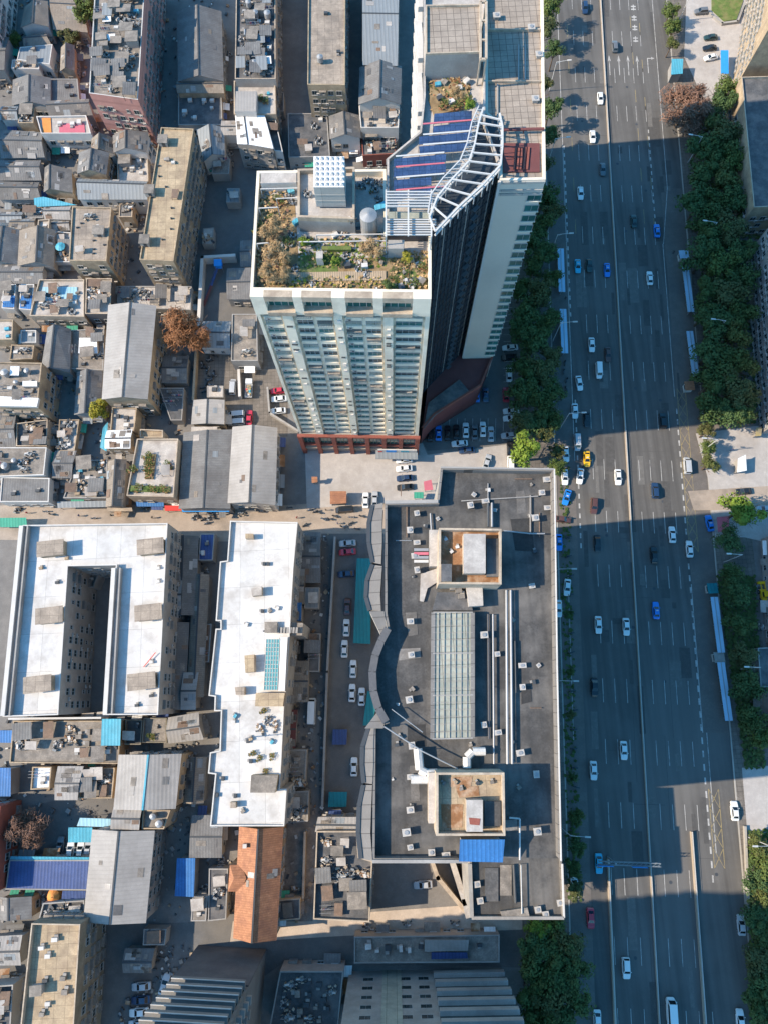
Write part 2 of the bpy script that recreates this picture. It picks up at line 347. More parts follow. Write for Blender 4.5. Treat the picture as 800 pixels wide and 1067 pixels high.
def rack_mesh():
    b = MB()
    for x in (-1.4, 0, 1.4):
        b.beam((x, -.8, 0), (x, -.8, 2), .06, .06, 'galvanised'); b.beam((x, .8, 0), (x, .8, 2), .06, .06, 'galvanised')
    for y in (-.8, 0, .8): b.beam((-1.5, y, 2), (1.5, y, 2), .05, .05, 'galvanised')
    for k in range(5): x = -1.2+k*.55; b.box((x, 0, 1.5), (.4, .05, .9), ('laundry', 'wall_white', 'navy_sheet', 'rose_sheet', 'wall_grey')[k], .2*k)
    return local_mesh(b, 'laundry_rack')
RACK = rack_mesh()
def pots_mesh():
    b = MB()
    for k in range(14):
        x, y = random.uniform(-.9, .9), random.uniform(-.6, .6); b.tube((x, y, 0), (x, y, .35), .13, .18, 'tile_orange', 7)
        for q in range(9):
            a = random.uniform(0, 6.3); r = random.uniform(.05, .3); z = random.uniform(.35, .9)
            b.face([(x+r*math.cos(a), y+r*math.sin(a), z), (x+(r+.2)*math.cos(a+.3), y+(r+.2)*math.sin(a+.3), z+.08), (x+(r+.15)*math.cos(a-.5), y+(r+.15)*math.sin(a-.5), z+.12)], 'leaf_mid')
    return local_mesh(b, 'potted_plants')
POTS = pots_mesh()

def facade(root, a, b, z0, z1, floor=3.1, step=3.1, kind='dark', acp=.35, cagep=.2, margin=.7, skip=.08, zoff=.3, limit=100):
    """real windows (and some air conditioners, cages) along wall a->b (counter-clockwise, outward to the right)"""
    a = Vector(a[:2]); b = Vector(b[:2]); d = b-a; L = d.length
    if L < 2.2: return
    d /= L; out = Vector((d.y, -d.x)); ang = math.atan2(d.y, d.x)+math.pi
    n = max(1, int((L-2*margin+step*.5)/step)); nf = max(1, int((z1-z0-.4)/floor)); cnt = 0
    sx = (L-2*margin)/n
    for k in range(nf):
        z = z0+k*floor+1.65+zoff*0
        if z+.9 > z1: break
        for i in range(n):
            if random.random() < skip or cnt >= limit: continue
            cnt += 1; p = a+d*(margin+sx*(i+.5)); me = WIN[kind if random.random() > .2 else ('small' if L > 6 else kind)]
            inst('window', me, root, (p.x+out.x*.003, p.y+out.y*.003, z), ang)
            r = random.random()
            if r < cagep: inst('window_cage', CAGE, root, (p.x, p.y, z), ang)
            if random.random() < acp:
                q = p+d*sx*.42; inst('air_conditioner', AC, root, (q.x, q.y, z-random.choice((.3, .9))), ang)
def facing(a, b, z):
    """does this wall (ccw polygon edge) face the drone?"""
    d = Vector(b[:2])-Vector(a[:2]); out = Vector((d.y, -d.x)); mid = (Vector(a[:2])+Vector(b[:2]))/2
    return out.dot(-mid) > 0 and d.length > 2.2
def inside(p, poly):
    c = False; n = len(poly)
    for i in range(n):
        x1, y1 = poly[i][:2]; x2, y2 = poly[(i+1) % n][:2]
        if (y1 > p[1]) != (y2 > p[1]) and p[0] < (x2-x1)*(p[1]-y1)/(y2-y1)+x1: c = not c
    return c
def clutter(root, poly, z, n, kinds):
    xs = [p[0] for p in poly]; ys = [p[1] for p in poly]; q = inset(poly, 1.9 if abs(area(poly)) > 160 else 1.2); used = []
    for _ in range(n*25):
        if len(used) >= n: break
        p = (random.uniform(min(xs), max(xs)), random.uniform(min(ys), max(ys)))
        if not inside(p, q) or any(math.hypot(p[0]-u[0], p[1]-u[1]) < 1.9 for u in used): continue
        used.append(p); me = random.choice(kinds); nm = me.name.split('.')[0]
        sc_ = random.uniform(.85, 1.35); inst(nm, me, root, (p[0], p[1], z), random.choice((0, .05, math.pi/2, math.pi, -.08)), (sc_, sc_*random.uniform(.8, 1.2), sc_*.9))
AWM = ['steel_sheet', 'metal_dark_h', 'old_roof', 'rust', 'pale_roof', 'green_sheet', 'navy_sheet', 'old_roof', 'metal_dark_v', 'white_sheet']
def awnings(root, a, b):
    """lean-to sheets and junk along the foot of a low wall"""
    a = Vector(a[:2]); b = Vector(b[:2]); d = b-a; L = d.length
    if L < 3: return
    d /= L; out = Vector((d.y, -d.x)); u = random.uniform(.2, 1.5); an = math.atan2(d.y, d.x)
    while u < L-1.6:
        w = min(random.uniform(1.6, 4.2), L-u-.3); dp = random.uniform(.8, 2.2); z = random.uniform(2.2, 3.0)
        if random.random() < .6:
            m = random.choice(AWM); p, q = a+d*u, a+d*(u+w); T = [Vector((*p, z)), Vector((*q, z)), Vector((*(q+out*dp), z-.5)), Vector((*(p+out*dp), z-.5))]; D = [t-Vector((0, 0, .07)) for t in T]
            k = MB(); k.face(T[::-1], m); k.face(D, m)
            for i in range(4): k.face([D[i], T[i], T[(i+1) % 4], D[(i+1) % 4]], m)
            k.build('canopy', root)
        elif random.random() < .6:
            p = a+d*(u+w/2)+out*1.2; inst('junk_pile', random.choice(JUNK), root, (p.x, p.y, 0), an+random.uniform(-.2, .2), (.8, .7, .9))
        u += w+random.uniform(.3, 2.5)
PATCHM = ['rust_sheet', 'metal_dark_h', 'metal_v', 'old_roof', 'steel_sheet', 'dark_roof', 'tile_brown_h', 'pale_roof', 'old_roof']; PEND = []
BUILT = {}
def building(name, label, cat, px, h, roof='flat', wm='wall_grey', rm='concrete_roof', par=.7, rise=1.8, win='dark', z0=0, group=None, clut=0, kinds=None,
             floor=3.1, step=3.1, acp=.35, cagep=.2, pm=None, over=.35, ridge=.5, skip_south=False, awn=True, patches=5):
    patches = patches if cat == 'house' or cat == 'shed' else 2
    """a house from its roof outline as surveyed at height h; walls drop straight to the ground"""
    P = XY(px, h); cx = sum(p[0] for p in P)/len(P); cy = sum(p[1] for p in P)/len(P)
    root = empty(name, (cx, cy, z0), label, cat, group)
    C = ccw(P)
    w = MB(); r = MB()
    if roof == 'flat':
        inn = inset(C, .28)
        w.prism(C, z0, h-.001, wm, top=False); 
        wo = w.build('wall', root); w2 = MB(); w2.ring(C, inn, h-.001, h, pm or wm, zi=h-par-.02); w2.build('parapet', wo)
        r.cap(inn, h-par, rm); r.build('roof', root)
        if clut: clutter(root, C, h-par, clut, kinds or [CRATE[0]])
    elif roof in ('v', 'h'):
        TL, TR, BR, BL = [Vector((*p, h)) for p in P]
        up = Vector((0, 0, rise))
        if roof == 'v': A, B = TL.lerp(TR, ridge)+up, BL.lerp(BR, ridge)+up; sides = ((TL, BL, A, B), (TR, BR, A, B)); gab = ((TL, TR, A), (BL, BR, B))
        else: A, B = TL.lerp(BL, ridge)+up, TR.lerp(BR, ridge)+up; sides = ((TL, TR, A, B), (BL, BR, A, B)); gab = ((TL, BL, A), (TR, BR, B))
        w.prism(C, z0, h, wm, top=False)
        for g in gab: w.face([g[0], g[1], g[2]], wm)
        for e0, e1, a, b in sides:
            ax = (b-a).normalized(); s0 = (e0-a); s0 = (s0-ax*s0.dot(ax)).normalized()
            q = [a-ax*over, b+ax*over, e1+s0*over+ax*over, e0+s0*over-ax*over]
            n = (q[1]-q[0]).cross(q[3]-q[0]).normalized()
            if n.z < 0: n = -n
            lift = n*.06; t = [p+lift+n*.1 for p in q]; bt = [p+lift for p in q]
            fs = [t, bt[::-1]]+[[bt[i], bt[(i+1) % 4], t[(i+1) % 4], t[i]] for i in range(4)]
            for fc in fs: r.face(fc, rm)
            U, Vv = (t[1]-t[0]), (t[3]-t[0])
            for _ in range(patches if U.length > 5 else patches//2):
                pu, pv = random.uniform(.03, .8), random.uniform(.05, .7); du = min(random.uniform(.8, 2.6)/U.length, .97-pu); dv = min(random.uniform(.6, 2.0)/max(Vv.length, 1), .97-pv)
                if du*U.length < .4 or dv*Vv.length < .3: continue
                o_ = t[0]+n*.05; Q = [o_+U*pu+Vv*pv, o_+U*(pu+du)+Vv*pv, o_+U*(pu+du)+Vv*(pv+dv), o_+U*pu+Vv*(pv+dv)]
                if (Q[1]-Q[0]).cross(Q[3]-Q[0]).z < 0: Q.reverse()
                pm_ = random.choice(PATCHM); pk = MB(); pk.face(Q, pm_); Z_ = [q-n*.04 for q in Q]
                for i in range(4): pk.face([Z_[i], Z_[(i+1) % 4], Q[(i+1) % 4], Q[i]], pm_)
                PEND.append((pk, root))
        w.build('wall', root); ro = r.build('roof', root); [pk.build('roof_patch', ro) for pk, _ in PEND]; PEND.clear(); rb = MB(); rb.beam(A-(B-A).normalized()*over+Vector((0, 0, .2)), B+(B-A).normalized()*over+Vector((0, 0, .2)), .4, .14, pm or 'dark_metal'); rb.build('ridge_cap', ro)
    if win:
        for i in range(len(C)):
            a, b = C[i], C[(i+1) % len(C)]
            if facing(a, b, h) and not (skip_south and Vector(b).x > Vector(a).x+2): facade(root, a, b, z0, h-(.6 if roof == 'flat' else .1), floor, step, win, acp, cagep)
            if h < 10 and facing(a, b, h) and awn: awnings(root, a, b)
    BUILT[label] = root
    return root, C
def shed(name, label, cat, px, h, rm, wm='wall_grey', tilt=.5, group=None, posts=False):
    """lean-to / awning: thin sloping sheet on walls or posts"""
    P = XY(px, h); cx = sum(p[0] for p in P)/4; cy = sum(p[1] for p in P)/4
    root = empty(name, (cx, cy, 0), label, cat, group)
    zs = [h+tilt/2, h+tilt/2, h-tilt/2, h-tilt/2]
    b = MB(); T = [Vector((*p, z)) for p, z in zip(P, zs)]; D = [t-Vector((0, 0, .08)) for t in T]
    b.face(T if area(P) > 0 else T[::-1], rm); b.face(D[::-1] if area(P) > 0 else D, rm)
    for i in range(4): b.face([D[i], D[(i+1) % 4], T[(i+1) % 4], T[i]], rm)
    b.build('roof', root)
    q = inset(P, .3); w = MB()
    if posts:
        Q = [Vector((*p, 0)) for p in q]
        for i in range(4):
            c = MB(); z = min(zs); c.beam((Q[i].x, Q[i].y, 0), (Q[i].x, Q[i].y, z), .12, .12, 'galvanised'); c.build('post', root)
    else:
        w.prism(q, 0, h-tilt/2-.06, wm, top=True); w.build('wall', root)
    return root
# ------------------------------------------------------------------ ground, streets, avenue
b = MB(); b.face([(-1500, -1500, 0), (1500, -1500, 0), (1500, 1500, 0), (-1500, 1500, 0)], 'ground'); struct('ground', b)
TB = .076; RD = Vector((TB, 1)).normalized(); RN = Vector((RD.y, -RD.x))           # avenue direction and its right-hand normal
mat('asphalt_patch', (.088, .083, .078), var=.2, sc=.8, rough=.9); mat('asphalt_old', (.15, .14, .128), var=.2, sc=.8, rough=.9)
def RP(t, s, z=0): p = Vector((63.6, 0))+RD*s+RN*t; return Vector((p.x, p.y, z))
def RS(px, py): p = G(px, py)-Vector((63.6, 0, 0)); q = Vector((p.x, p.y)); return q.dot(RN), q.dot(RD)
def strip(mb, pts, t0, t1, z, m):
    mb.face([RP(t0, pts[0], z), RP(t1, pts[0], z), RP(t1, pts[1], z), RP(t0, pts[1], z)], m)
S0, S1_ = -420, 520
b = MB(); strip(b, (S0, S1_), -19.5, 22.4, .05, 'asphalt')
struct('road', b)
b = MB(); strip(b, (-12, 150), 15.7, 22.3, .054, 'bus_lane'); strip(b, (-110, 150), -19.3, -14.3, .054, 'bus_lane'); struct('bus_lane', b)
b = MB()
for t0, t1 in ((-31, -19.5), (22.4, 33)):
    for q in (0,):
        b.face([RP(t0, S0, .15), RP(t1, S0, .15), RP(t1, S1_, .15), RP(t0, S1_, .15)], 'paved')
        e = t1 if t1 < 0 else t0
        b.face([RP(e, S0, 0), RP(e, S1_, 0), RP(e, S1_, .15), RP(e, S0, .15)], 'kerbstone')
        k0, k1 = (e-.35, e) if t1 < 0 else (e, e+.35); strip(b, (S0, S1_), k0, k1, .154, 'kerbstone')
struct('pavement', b)
def patch(name, px, m, z): b = MB(); b.cap(XY(px, 0), z, m); return struct(name, b)
patch('market_street', [(-60, 527), (120, 526), (290, 527), (395, 520), (455, 512), (455, 566), (-60, 562)], 'street', .03)
patch('forecourt', [(318, 466), (440, 462), (445, 474), (590, 455), (590, 500), (460, 515), (455, 520), (320, 530)], 'plaza', .04)
patch('parking_lot', [(430, 300), (580, 230), (572, 300), (571, 458), (445, 470), (430, 440)], 'lot', .045)
patch('alley', [(335, 556), (400, 556), (400, 880), (332, 880)], 'lot', .035)
patch('back_lane', [(-40, 930), (170, 962), (330, 955), (590, 940), (590, 1010), (300, 1000), (160, 1100), (100, 1100), (-40, 1000)], 'lot', .03)
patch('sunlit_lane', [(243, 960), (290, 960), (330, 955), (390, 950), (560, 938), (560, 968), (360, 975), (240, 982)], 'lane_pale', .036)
patch('yard', [(203, 362), (300, 362), (300, 455), (203, 455)], 'paved', .025)
patch('courtyard', [(18, 842), (120, 822), (110, 900), (18, 900)], 'lot', .033)
patch('brown_court', [(290, 862), (330, 862), (326, 960), (286, 960)], 'old_roof', .04)
patch('east_plaza', [(724, 452), (900, 430), (900, 590), (775, 560), (744, 560), (737, 500)], 'plaza', .19)
patch('upper_plaza', [(716, -40), (800, -60), (790, 120), (735, 110), (712, 60)], 'plaza', .19)
patch('lower_plaza', [(772, 800), (900, 790), (900, 870), (778, 872)], 'plaza', .19)
patch('dark_lane', [(205, 120), (300, 120), (268, 340), (205, 340)], 'lot', .028)
patch('side_street', [(716, 512), (900, 500), (900, 530), (722, 532)], 'street', .2)

# repaired patches and tar seams in the asphalt
rp = random.Random(12); b = MB()
for k in range(90):
    t, s = rp.uniform(-13, 17), rp.uniform(-90, 230); w_, l_ = rp.uniform(.5, 3.0), rp.uniform(1.5, 12); zz = .0545+k*.00004; strip(b, (s, s+l_), t, t+w_, zz, 'asphalt_patch' if k % 3 else 'asphalt_old')
for k in range(40):
    t, s = rp.uniform(-13, 15), rp.uniform(-90, 230); 
    if k % 2: strip(b, (s, s+rp.uniform(8, 40)), t, t+.09, .0567, 'asphalt_patch')
    else: strip(b, (s, s+.1), t, t+rp.uniform(3, 8), .0569, 'asphalt_patch')
for k in range(26):
    t, s = rp.uniform(-13, 17), rp.uniform(-90, 230); c = RP(t, s, .0572); b.face([(c.x+.42*math.cos(a*math.pi/5), c.y+.42*math.sin(a*math.pi/5), c.z) for a in range(10)], 'dark_metal')
struct('road_repairs', b)
# painted markings
b = MB(); Z = .058
t_, s_ = RS(655, 544); PH = s_
def dash(t, k, L=6.0, w=.14, m='paint', off=0): s = PH+15*k+off; strip(b, (s-L/2, s+L/2), t-w/2, t+w/2, Z, m)
for k in range(-16, 30):
    for t in (3.6, 6.7, 9.7): dash(t, k)
    if not -8 < k < -5: dash(12.8, k)
    for t in (-3.0, -6.1, -9.2): dash(t, k)
def line(t, s0, s1, w=.18, m='paint', t1=None):
    t1 = t if t1 is None else t1
    b.face([RP(t-w/2, s0, Z), RP(t+w/2, s0, Z), RP(t1+w/2, s1, Z), RP(t1-w/2, s1, Z)], m)
sA = RS(690, 300)[1]; sB = RS(750, 890)[1]
line(17.7, 150, 520); line(15.2, sA+15, 150, .18, 'paint', 17.7); line(15.0, sA-35, sA+15)
line(-14.2, 60, 520); line(-17.2, -15, 30)
line(15.6, -12, 26); line(16.6, sB, -12)
for s in range(-2, 60): # thick broken edge of the bus lane
    q = sB+s*3.2
    if q < RS(700, 430)[1]: strip(b, (q, q+1.6), 15.1, 15.5, Z, 'paint')
for q0 in (RS(684, 235)[1],):
    for k in range(14): strip(b, (q0+k*2.6, q0+k*2.6+1.3), 13.0, 13.35, Z, 'paint')
for k in range(22):
    q = RS(592, 330)[1]+k*2.8; strip(b, (q, q+1.4), -14.0, -13.6, Z, 'paint')
for k in range(16):
    q = RS(602, 560)[1]+k*2.8-3; strip(b, (q, q+1.4), -13.6, -13.2, Z, 'paint')
def hatch(s0, s1, t0, t1):
    line(t0, s0, s1, .15, 'paint_yellow'); line(t1, s0, s1, .15, 'paint_yellow'); n = int((s1-s0)/4.2)
    for k in range(n):
        a, c = s0+k*(s1-s0)/n, s0+(k+1)*(s1-s0)/n
        line(t0, a, c, .14, 'paint_yellow', t1); line(t1, a, c, .14, 'paint_yellow', t0)
hatch(RS(720, 575)[1], RS(708, 405)[1], 15.8, 18.2)
hatch(RS(750, 905)[1], RS(744, 822)[1], 15.9, 18.4)
def arrow(t, px, turn=0):
    s = RS(*px)[1]; strip(b, (s-4, s+2), t-.12, t+.12, Z, 'paint')
    if not turn: b.face([RP(t-.5, s+1.6, Z), RP(t+.5, s+1.6, Z), RP(t, s+4, Z)], 'paint')
    else: strip(b, (s+1.8, s+2.1), t, t+1.3, Z+.001, 'paint'); b.face([RP(t+1.2, s+1.4, Z), RP(t+2.3, s+2, Z), RP(t+1.2, s+2.6, Z)], 'paint')
for t in (2.1, 5.2, 8.2, 11.2): arrow(t, (640, 68))
arrow(14.6, (676, 66), 1)
for k, (t, py) in enumerate(((11.2, 8), (11.2, 19), (11.2, 29), (11.2, 41))):
    s = RS(660, py)[1]
    for q in (-1, .2): strip(b, (s+q, s+q+.5), t-.8, t+.8, Z, 'paint')
    strip(b, (s-1.2, s+1.2), t-.15, t+.15, Z+.001, 'paint')
for k in range(6, 16): dash(12.8, k, 5, .16, 'paint_yellow', 4); dash(9.9, k, 5, .16, 'paint_yellow', 7); dash(-11.2, k, 5, .14, 'paint_yellow', 3)
struct('road_markings', b)

# car park bays
b = MB()
for x in range(452, 540, 8):
    p, q = G(x, 436), G(x-.6, 460); d = (q-p).normalized(); n = Vector((-d.y, d.x, 0))*.06
    b.face([p-n+Vector((0, 0, .05)), p+n+Vector((0, 0, .05)), q+n+Vector((0, 0, .05)), q-n+Vector((0, 0, .05))][::-1], 'paint')
for y in range(300, 436, 7):
    p, q = G(524, y), G(541, y-.8); d = (q-p).normalized(); n = Vector((-d.y, d.x, 0))*.06
    b.face([p-n+Vector((0, 0, .05)), p+n+Vector((0, 0, .05)), q+n+Vector((0, 0, .05)), q-n+Vector((0, 0, .05))][::-1], 'paint')
struct('parking_markings', b)

# central barrier and the two ramp barriers
def barrier(label, t0, t1, s0, s1, w0, w1, h, step=4.0, m='barrier', rail=True):
    c = RP((t0+t1)/2, (s0+s1)/2); root = empty('median_barrier', c, label, 'road barrier')
    mb = MB(); n = max(1, int(abs(s1-s0)/step))
    L = []; Rr = []
    for i in range(n+1):
        k = i/n; t = t0+(t1-t0)*k; w = w0+(w1-w0)*k; s = s0+(s1-s0)*k; L.append((t-w/2, s)); Rr.append((t+w/2, s))
    poly = [tuple(RP(*p)[:2]) for p in Rr]+[tuple(RP(*p)[:2]) for p in L[::-1]]
    A, B2, C2, D2 = RP(t0-w0/2, s0), RP(t0+w0/2, s0), RP(t1+w1/2, s1), RP(t1-w1/2, s1)
    mb.prism([tuple(A[:2]), tuple(B2[:2]), tuple(C2[:2]), tuple(D2[:2])], 0, h, m); mb.build('kerb', root)
    if rail:
        rb = MB(); z = h+.45
        for dz in (.2, .45): rb.beam((*RP(t0, s0)[:2], h+dz), (*RP(t1, s1)[:2], h+dz), .06, .06, 'steel_white')
        for i in range(n+1):
            p = RP(t0+(t1-t0)*i/n, s0+(s1-s0)*i/n); rb.box((p.x, p.y, h+.22), (.1, .1, .45), 'steel_white')
        rb.build('railing', root)
barrier('long pale central barrier running down the middle of the avenue', .3, .3, S0, S1_, .4, .4, .5)
sN = RS(719, 866)[1]; barrier('beige ramp wall widening from a point, between the yellow hatched lane and the centre', 10.7, 11.2, sN, -300, .35, 1.1, 1.0, 6)
sN2 = RS(632, 893)[1]; barrier('beige ramp wall beginning under the sign gantry beside the cyan taxi', -10.0, -10.2, sN2, -300, .5, 1.0, 1.0, 6)
# ------------------------------------------------------------------ Tower block A with its taller rear part and the slab beside it
def P2(pts, z): return XY(pts, z)
tw = empty('residential_tower', G(430, 300, 0)*1, 'pale high-rise tower with green windows, roof garden and blue solar panels', 'tower')
tw.location = (*XY([(400, 260)], 80)[0], 0)
ZA, ZB, ZC = 81.0, 82.6, 81.6
gard = ccw(P2([(268, 178), (402, 176), (403, 243), (449, 243), (449, 304.5), (261, 302)], ZA))
rear = ccw(P2([(403, 165), (437, 137), (441, 100), (441, -140), (505, -140), (505, 128), (522, 172), (453, 240), (403, 241)], ZB))
slab = ccw(P2([(505, -140), (564, -140), (568, 187), (520, 188), (520, 130), (505, 118)], ZC))
w = MB(); PODZ = 13.0
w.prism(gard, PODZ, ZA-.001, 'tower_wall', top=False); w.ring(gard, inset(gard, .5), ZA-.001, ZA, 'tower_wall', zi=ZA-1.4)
w.build('wall', tw)
w = MB(); w.cap(inset(gard, .5), ZA-1.4, 'pale_roof'); w.build('roof', tw)
w = MB(); w.prism(rear, 0, ZB-.001, 'glass_navy', top=False); w.ring(rear, inset(rear, .35), ZB-.001, ZB, 'pale_roof', zi=ZB-1.0); w.build('rear_wall', tw)
w = MB(); w.cap(inset(rear, .35), ZB-1.0, 'pale_roof'); w.build('rear_roof', tw)
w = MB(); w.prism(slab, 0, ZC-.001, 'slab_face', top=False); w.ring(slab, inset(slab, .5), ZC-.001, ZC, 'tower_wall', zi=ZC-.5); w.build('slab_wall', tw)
w = MB(); w.cap(inset(slab, .5), ZC-.5, 'tile_roof'); w.build('slab_roof', tw)
# front facade
FL = Vector(P2([(261, 302)], ZA)[0]); FR = Vector(P2([(449, 304.5)], ZA)[0])
fd = (FR-FL); FLN = fd.length; fd /= FLN; fo = Vector((fd.y, -fd.x)); fang = math.atan2(fd.y, fd.x)
if fo.dot(-FL) < 0: fo = -fo
def FPt(u, o, z): p = FL+fd*u+fo*o; return Vector((p.x, p.y, z))
def fbox(mb, u0, u1, o0, o1, z0, z1, m, mtop=None):
    c = FPt((u0+u1)/2, (o0+o1)/2, (z0+z1)/2); mb.box(c, (u1-u0, abs(o1-o0), z1-z0), m, fang, mtop)
NF = 20; FZ0 = PODZ+.4; TOPB = 6.2; FH = (ZA-TOPB-FZ0)/NF
cols = [(.055, .185), (.285, .395), (.405, .515), (.6, .7), (.71, .81), (.9, .985)]
# columns measured on the facade: windows in pairs between plain piers
cols = [(.045, .15), (.225, .325), (.345, .44), (.515, .605), (.625, .715), (.785, .875), (.89, .985)]
cols = [(.05, .15), (.235, .325), (.34, .43), (.515, .60), (.615, .70), (.775, .855), (.865, .94)]
cols = [(.045, .14), (.215, .315), (.33, .425), (.50, .59), (.605, .69), (.765, .85), (.86, .93)]
cols = [(.03, .135), (.225, .32), (.335, .43), (.515, .61), (.625, .715), (.81, .965)]
piers = [(.145, .205), (.445, .495), (.735, .79), (-.004, .016), (.978, 1.004)]
cols = [(.025, .135), (.215, .32), (.335, .435), (.505, .61), (.625, .725), (.80, .968)]
for k, (a, c) in enumerate(piers):
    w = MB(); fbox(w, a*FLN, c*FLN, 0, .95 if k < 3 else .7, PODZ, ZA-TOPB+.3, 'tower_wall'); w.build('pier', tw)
    if k < 3:
        w = MB()
        for f in range(NF):
            for q in (.2, .5):
                if random.random() < .22: fbox(w, (a+.012)*FLN, (c-.012)*FLN, .95, 1.15, FZ0+(f+q)*FH, FZ0+(f+q)*FH+.35, 'dark_metal')
                elif random.random() < .3: fbox(w, (a+.02)*FLN, (a+.04)*FLN, .95, 1.25, FZ0+(f+q)*FH, FZ0+(f+q)*FH+.6, 'plastic_white')
        w.build('louvre', tw)
wm_ = {}
def bay(width):
    """one storey of a bay window: glass set back over a pale parapet with mullions"""
    if width in wm_: return wm_[width]
    out = []
    for gl in ('glass_green', 'glass_dark', 'glass_sky'):
        b = MB(); W = width; zs = 1.0; zt = FH-.3
        b.box((0, .0, (zs+zt)/2), (W, .06, zt-zs), gl)
        n = max(3, int(W/1.0))
        for i in range(n+1): b.box((-W/2+i*W/n, .05, (zs+zt)/2), (.09, .12, zt-zs), 'window_frame')
        b.box((0, .05, zs+.62*(zt-zs)), (W, .1, .08), 'window_frame'); out.append(local_mesh(b, 'window'))
    b = MB(); W = width
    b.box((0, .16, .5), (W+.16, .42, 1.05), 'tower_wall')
    out.append(local_mesh(b, 'balcony')); wm_[width] = out; return out
wk = 0
rest = MB()
for f in range(NF-1, -1, -1):
    for a, c in cols:
        W = round((c-a)*FLN-.35, 2); g1, g2, g3, bl = bay(W); z = FZ0+f*FH; p = FPt((a+c)/2*FLN, .04, z)
        wk += 1
        if wk <= 96:
            if wk % 3 == 1: q_ = FPt((a+(c-a)*.25)*FLN, .1, z+.45); inst('air_conditioner', AC, tw, q_, fang+math.pi)
            if wk % 7 == 2: q_ = FPt((a+c)/2*FLN, .2, z+1.8); inst('window_cage', CAGE, tw, q_, fang+math.pi, (1.3, 1, 1))
            inst('window', random.choice((g1, g1, g2, g2, g3)), tw, p, fang+math.pi); inst('balcony', bl, tw, p, fang+math.pi)
        else:
            for me in (random.choice((g1, g1, g2, g2, g3)), bl):
                M4 = Matrix.Translation(p) @ Matrix.Rotation(fang+math.pi, 4, 'Z')
                vs = [M4 @ v.co for v in me.vertices]
                for pl in me.polygons: rest.face([vs[i] for i in pl.vertices], me.materials[pl.material_index])
o = rest.build('lower_windows', tw); o['kind'] = 'stuff'
# crown band with four recessed openings
w = MB(); z0, z1 = ZA-TOPB+.3, ZA
edges = [0, .06, .235, .285, .46, .51, .69, .73, .93, 1.0]
edges = [0, .075, .235, .285, .45, .525, .68, .735, .9, 1.0]
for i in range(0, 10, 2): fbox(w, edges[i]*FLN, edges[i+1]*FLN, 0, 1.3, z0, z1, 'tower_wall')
for i in range(1, 9, 2):
    fbox(w, edges[i]*FLN, edges[i+1]*FLN, 0, 1.3, z1-1.5, z1, 'cream'); fbox(w, edges[i]*FLN, edges[i+1]*FLN, 0, 1.6, z0, z0+1.2, 'cream')
w.build('crown_band', tw)
for i in range(1, 9, 2):
    w = MB(); fbox(w, (edges[i]+.01)*FLN, (edges[i+1]-.01)*FLN, .0, .12, z0+1.2, z1-1.5, 'glass_green')
    for q in range(5): u = edges[i]+(edges[i+1]-edges[i])*q/4; fbox(w, u*FLN-.06, u*FLN+.06, .12, .22, z0+1.2, z1-1.5, 'window_frame')
    w.build('window', tw)
# podium with red brick frames and shop sign
pod = ccw([tuple(FPt(-.2, .9, 0)[:2]), tuple(FPt(FLN+.2, .9, 0)[:2]), tuple(FPt(FLN+.2, -20, 0)[:2]), tuple(FPt(-.2, -20, 0)[:2])])
w = MB(); w.prism(pod, 0, PODZ, 'wall_grey'); w.build('podium_wall', tw)
for k in range(8):
    w = MB(); u = k*FLN/7; fbox(w, u-.55, u+.55, .9, 1.8, 0, PODZ, 'brick'); w.build('brick_pier', tw)
w = MB(); fbox(w, -.6, FLN+.6, .9, 1.7, PODZ-.5, PODZ+.3, 'brick'); fbox(w, -.6, FLN+.6, .9, 1.6, 6.3, 6.9, 'brick'); fbox(w, -.6, FLN+.6, .9, 1.6, 3.9, 4.3, 'cream'); w.build('brick_band', tw)
for k in range(7):
    for q in range(3):
        w = MB(); u = k*FLN/7+.75+q*(FLN/7-1.5)/3; fbox(w, u, u+(FLN/7-1.5)/3-.2, .9, 1.0, 7.0, PODZ-.7, 'glass_green'); w.build('window', tw)
w = MB(); fbox(w, .64*FLN, FLN+.3, 1.7, 4.2, 3.3, 3.6, 'steel_sheet'); w.build('canopy', tw)
sg = MB(); fbox(sg, .66*FLN, FLN, 2.0, 2.3, 3.62, 5.6, 'plastic_white'); fbox(sg, .73*FLN, .82*FLN, 2.3, 2.34, 3.8, 5.4, 'sign_blue'); fbox(sg, .86*FLN, .93*FLN, 2.3, 2.34, 4.0, 5.2, 'cyan_sheet')
fbox(sg, .66*FLN, .7*FLN, 2.3, 2.34, 3.8, 4.6, 'sign_red'); sg.build('shop_sign', tw)
# dark side of the tower: thin pale mullions and ledges on the two faces seen beside the slab
def mull(a, b, z0, z1, n, ledges=26, name='mullion'):
    a = Vector(a); b = Vector(b); d = (b-a).normalized(); o = Vector((d.y, -d.x))
    if o.dot(-a) < 0: o = -o
    w = MB()
    for i in range(n+1):
        p = a.lerp(b, i/n)+o*.1; w.box((p.x, p.y, (z0+z1)/2), (.14, .16, z1-z0), 'wall_grey' if i % 5 == 2 else 'glass_navy', math.atan2(d.y, d.x))
    w.build(name, tw)
    w = MB(); L = (b-a).length
    for k in range(ledges):
        z = z0+(z1-z0)*k/ledges; m = (a+b)/2+o*.06; w.box((m.x, m.y, z), (L, .12, .35), 'glass_navy', math.atan2(d.y, d.x))
        q = a.lerp(b, .62)+o*.5; w.box((q.x, q.y, z), (1.5, .7, .1), 'wall_dark', math.atan2(d.y, d.x))
    w.build('spandrel', tw)
mull(P2([(449, 304.5)], ZA)[0], P2([(449, 243)], ZA)[0], PODZ, ZA-2, 9)
mull(P2([(453, 240)], ZB)[0], P2([(522, 172)], ZB)[0], PODZ, ZB-2, 14)
